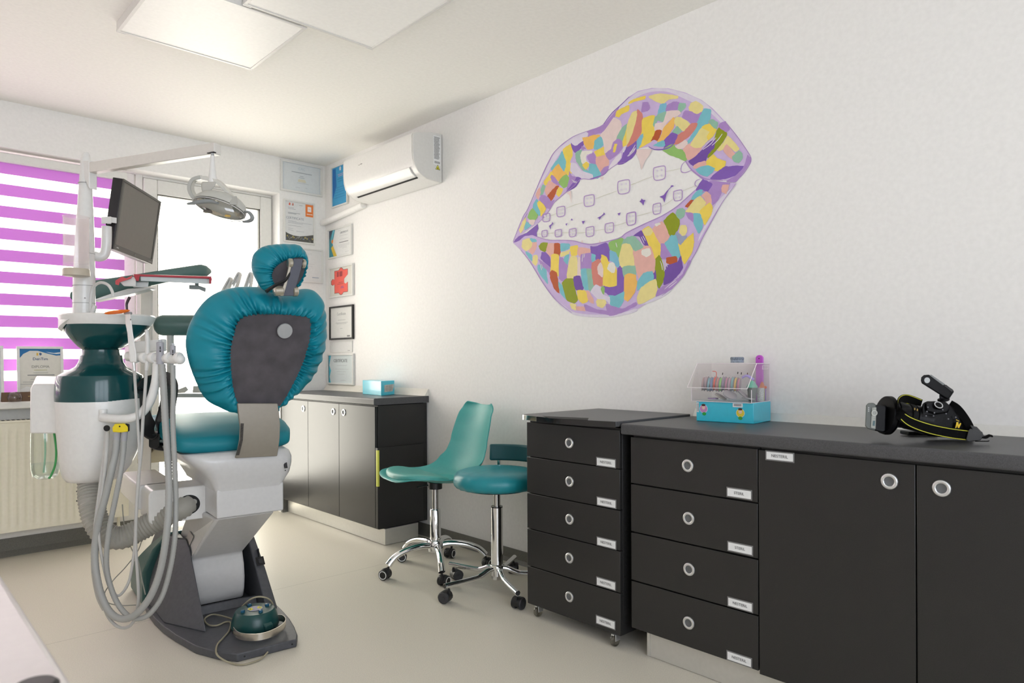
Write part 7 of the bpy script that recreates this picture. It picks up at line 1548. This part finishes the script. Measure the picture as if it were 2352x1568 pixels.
b.tube([mp(213, 586, -.02), mp(228, 590, 0), mp(240, 584, .01), mp(244, 565, .01), mp(245, 540, .01), mp(245, 520, .01)], .0195, 18, 6); b.build('bracket_arm', white_pl, t, smooth=60)
b = MB(); b.loft([[mp(x, y, d_) for x, y in ((233, 498), (256, 497), (256, 514), (233, 514))] for d_ in (-.02, .04)]); b.build('bracket_head', white_pl, t, bevel=.003)
MB().loft([[mp(254, 498, .0), mp(254, 511, 0), mp(254, 511, .05), mp(254, 498, .05)], [mp(268, 500, .02), mp(268, 513, .02), mp(268, 513, .10), mp(268, 500, .10)]]).build('mount_plate', white_pl, t, bevel=.002)
MB().lathe([(0, 0), (.0038, 0), (.0038, .001), (0, .001)], mp(245, 515, -.0205), -_f, 14).build('bracket_screw', black_pl, t)

# ------------------------------------------------------------------ delivery arms (green), bracket tray, instrument head
t = thing('delivery_boom', 'long dark green tilted arm holding a tray, beyond the monitor', 'arm', PD(330, 650, 3.25))
def ga(x, y, d): return PD(x, y, 3.15+d)
gm_ = mat('green_arm', (.100, .175, .160, 1), .28)
b = MB(); rings = []
for x, yt, yb, d in ((170, 669, 690, -.1), (215, 645, 692, -.05), (222, 643, 690, -.04), (300, 632, 667, .05), (380, 619, 649, .15), (440, 610, 640, .22), (462, 607, 637, .25), (474, 610, 634, .27), (480, 616, 628, .28)):
    p, q = ga(x, yt, d), ga(x, yb, d); c = (p+q)/2; r_ = (p-q).length/2
    rings.append([c+Vector((0, 0, 1))*(r_*abs(math.sin(a_))**.8*(1 if math.sin(a_) > 0 else -1))+_f*(.028*math.cos(a_)) for a_ in [2*math.pi*k/24 for k in range(24)]])
b.loft(rings); b.build('upper_cover', gm_, t, smooth=60)
b = MB(); rings = []
for x, yt, yb, d in ((220, 690, 693, -.04), (260, 676, 685, .0), (300, 664, 678, .05), (352, 661, 664, .1)):
    p, q = ga(x, yt, d), ga(x, yb, d); rings.append([p-_f*.026, p+_f*.026, q+_f*.026, q-_f*.026])
b.loft(rings); b.build('lower_trim', white_pl, t, bevel=.002)
b = MB(); b.loft([[ga(x, y, .12+d_) for x, y in ((322, 664), (351, 663), (347, 1098), (318, 1098))] for d_ in (0, .06)]); b.build('support_column', mat('column_white', (.68, .66, .60, 1), .4), t, bevel=.006)
# tray with red liner
t = thing('instrument_tray', 'white tray with red liner on a bracket under the green arm', 'tray', PD(380, 642, 2.95))
def tp(x, y, d): return PD(x, y, 2.95+d)
b = MB(); b.loft([[tp(322, 634, -.02), tp(484, 640, .02), tp(484, 639, .20), tp(322, 633, .20)], [tp(323, 645, -.02), tp(481, 652, .02), tp(481, 651, .20), tp(323, 645, .20)]]); b.build('tray', mat('tray_white', (.62, .66, .66, 1), .3), t, bevel=.002)
red = mat('red_liner', (.42, .045, .065, 1), .45)
b = MB(); b.loft([[tp(308, 630, -.03), tp(486, 635, .01), tp(485, 634, .22), tp(306, 629, .22)], [tp(308, 634, -.03), tp(486, 640, .01), tp(485, 639, .22), tp(306, 633, .22)]]); b.build('liner', red, t, bevel=.001)
b = MB(); b.loft([[tp(x, y, d_) for x, y in ((307, 632), (321, 633), (319, 645), (313, 645))] for d_ in (-.032, .0)]); b.build('liner_fold', red, t, bevel=.001)
b = MB(); b.loft([[tp(x, y, d_) for x, y in ((480, 637), (487, 639), (485, 652), (481, 652))] for d_ in (-.01, .02)]); b.build('liner_fold', red, t, bevel=.001)
b = MB(); b.loft([[tp(x, y, d_) for x, y in ((265, 644), (280, 635), (290, 639), (305, 632), (300, 640), (275, 648), (273, 655), (265, 653))] for d_ in (-.03, .02)]); b.build('liner_tail', mat('red_tail', (.62, .10, .11, 1), .5), t, bevel=.001)
b = MB(); b.loft([[tp(x, y, d_) for x, y in ((274, 647), (307, 634), (313, 640), (312, 658), (285, 657))] for d_ in (-.02, .10)]); b.build('tray_end', white_pl, t, bevel=.003)
b = MB(); b.loft([[tp(x, y, d_) for x, y in ((305, 646), (342, 646), (340, 660), (305, 660))] for d_ in (.02, .10)]); b.build('tray_bracket', white_pl, t, bevel=.005)
b = MB(); b.loft([[tp(x, y, d_) for x, y in ((434, 654), (455, 655), (473, 661), (472, 671), (458, 665), (434, 664))] for d_ in (.14, .17)]); b.build('tray_handle', grey_pl, t, bevel=.003)
b = MB(); b.tube([tp(452, 656, .15), tp(452, 648, .15)], .008, 10, 1); b.build('handle_post', grey_pl, t)
# second green arm and instrument head behind the backrest
t = thing('delivery_unit', 'dark green horizontal arm and white whip-arm instrument head behind the backrest', 'delivery unit', PD(420, 750, 3.35))
def da(x, y, d=0): return PD(x, y, 3.35+d)
b = MB(); rings = []
for x, f_ in ((357, .35), (360, .68), (366, .90), (376, 1.0), (420, 1.0), (500, 1.0), (560, 1.0), (580, .9)):
    c = da(x, 747, (x-357)*.0006); r_ = .052*f_; rings.append([c+Vector((0, 0, r_*.98*math.sin(a_)))+_f*(r_*.9*math.cos(a_)) for a_ in [2*math.pi*k/28 for k in range(28)]])
b.loft(rings); b.build('green_arm_cover', gm_, t, smooth=60)
MB().cyl(da(391, 770, .02), da(391, 900, .02), .016).build('arm_post', white_pl2, t)
b = MB(); b.loft([[da(x, y, .35+d_) for x, y in ((436, 830), (446, 790), (466, 745), (500, 690), (520, 676), (560, 672), (625, 676), (628, 840), (560, 850))] for d_ in (0, .18)]); b.build('instrument_head', mat('head_white', (.60, .58, .52, 1), .4), t, bevel=.012, seg=3, smooth=50)
for x0, y0, x1, y1 in ((500, 718, 533, 642), (530, 690, 553, 630), (564, 700, 580, 630), (592, 700, 612, 634)):
    b = MB(); q0, q1 = da(x0, y0, .36), da(x1, y1, .36); dd_ = (q1-q0); sd2 = dd_.cross(_f).normalized()
    b.ribbon([q0, q0.lerp(q1, .5)+sd2*-.004, q0.lerp(q1, .9)+sd2*-.0, q1+sd2*.006+Vector((0, 0, .004)), q1+sd2*.016-Vector((0, 0, .006)), q0.lerp(q1, .55)+sd2*.022], _f, .030, .008, smooth=6); o = b.build('whip_arm', white_pl2, t, bevel=.003, smooth=60)
    b = MB(); b.tube([q1+sd2*.002+Vector((0, 0, .004)), q1+sd2*.008+Vector((0, 0, .010)), q1+sd2*.014+Vector((0, 0, .004)), q1+sd2*.010-Vector((0, 0, .004))], .0012, 6, 4, closed=True); b.build('spring_ring', grey_pl, o)
    MB().tube([q0.lerp(q1, .5)+sd2*.014, q1+sd2*.012-Vector((0, 0, .01))], .005, 8, 1).build('handpiece', white_pl, o)
# glass shelf with folded cards by the window
t = thing('instrument_shelf', 'thin grey shelf strip behind the backrest in front of the glass door', 'shelf', da(430, 906, .4))
b = MB(); b.loft([[da(x, y, .35+d_) for x, y in ((400, 903), (640, 905), (640, 913), (400, 913))] for d_ in (0, .16)]); b.build('shelf_plate', mat('shelf_grey', (.40, .41, .39, 1), .4), t, bevel=.002)
q_ = da(560, 913, .43); MB().cyl(q_, (q_.x, q_.y, .004), .014).build('shelf_post', white_pl2, t)
for pts in ([(398, 903), (402, 897), (427, 887), (433, 895), (424, 902)], [(442, 902), (444, 886), (470, 886), (480, 902)]):
    b = MB(); b.loft([[da(x, y, .37+d_) for x, y in pts] for d_ in (0, .10)]); tag(b.build('paper_tray', mat('tray_paper', (.55, .55, .51, 1), .5)), 'small pale folded tray on the grey shelf, %s' % ('left one near the hose' if pts[0][0] == 398 else 'right one next to the backrest'), 'tray')
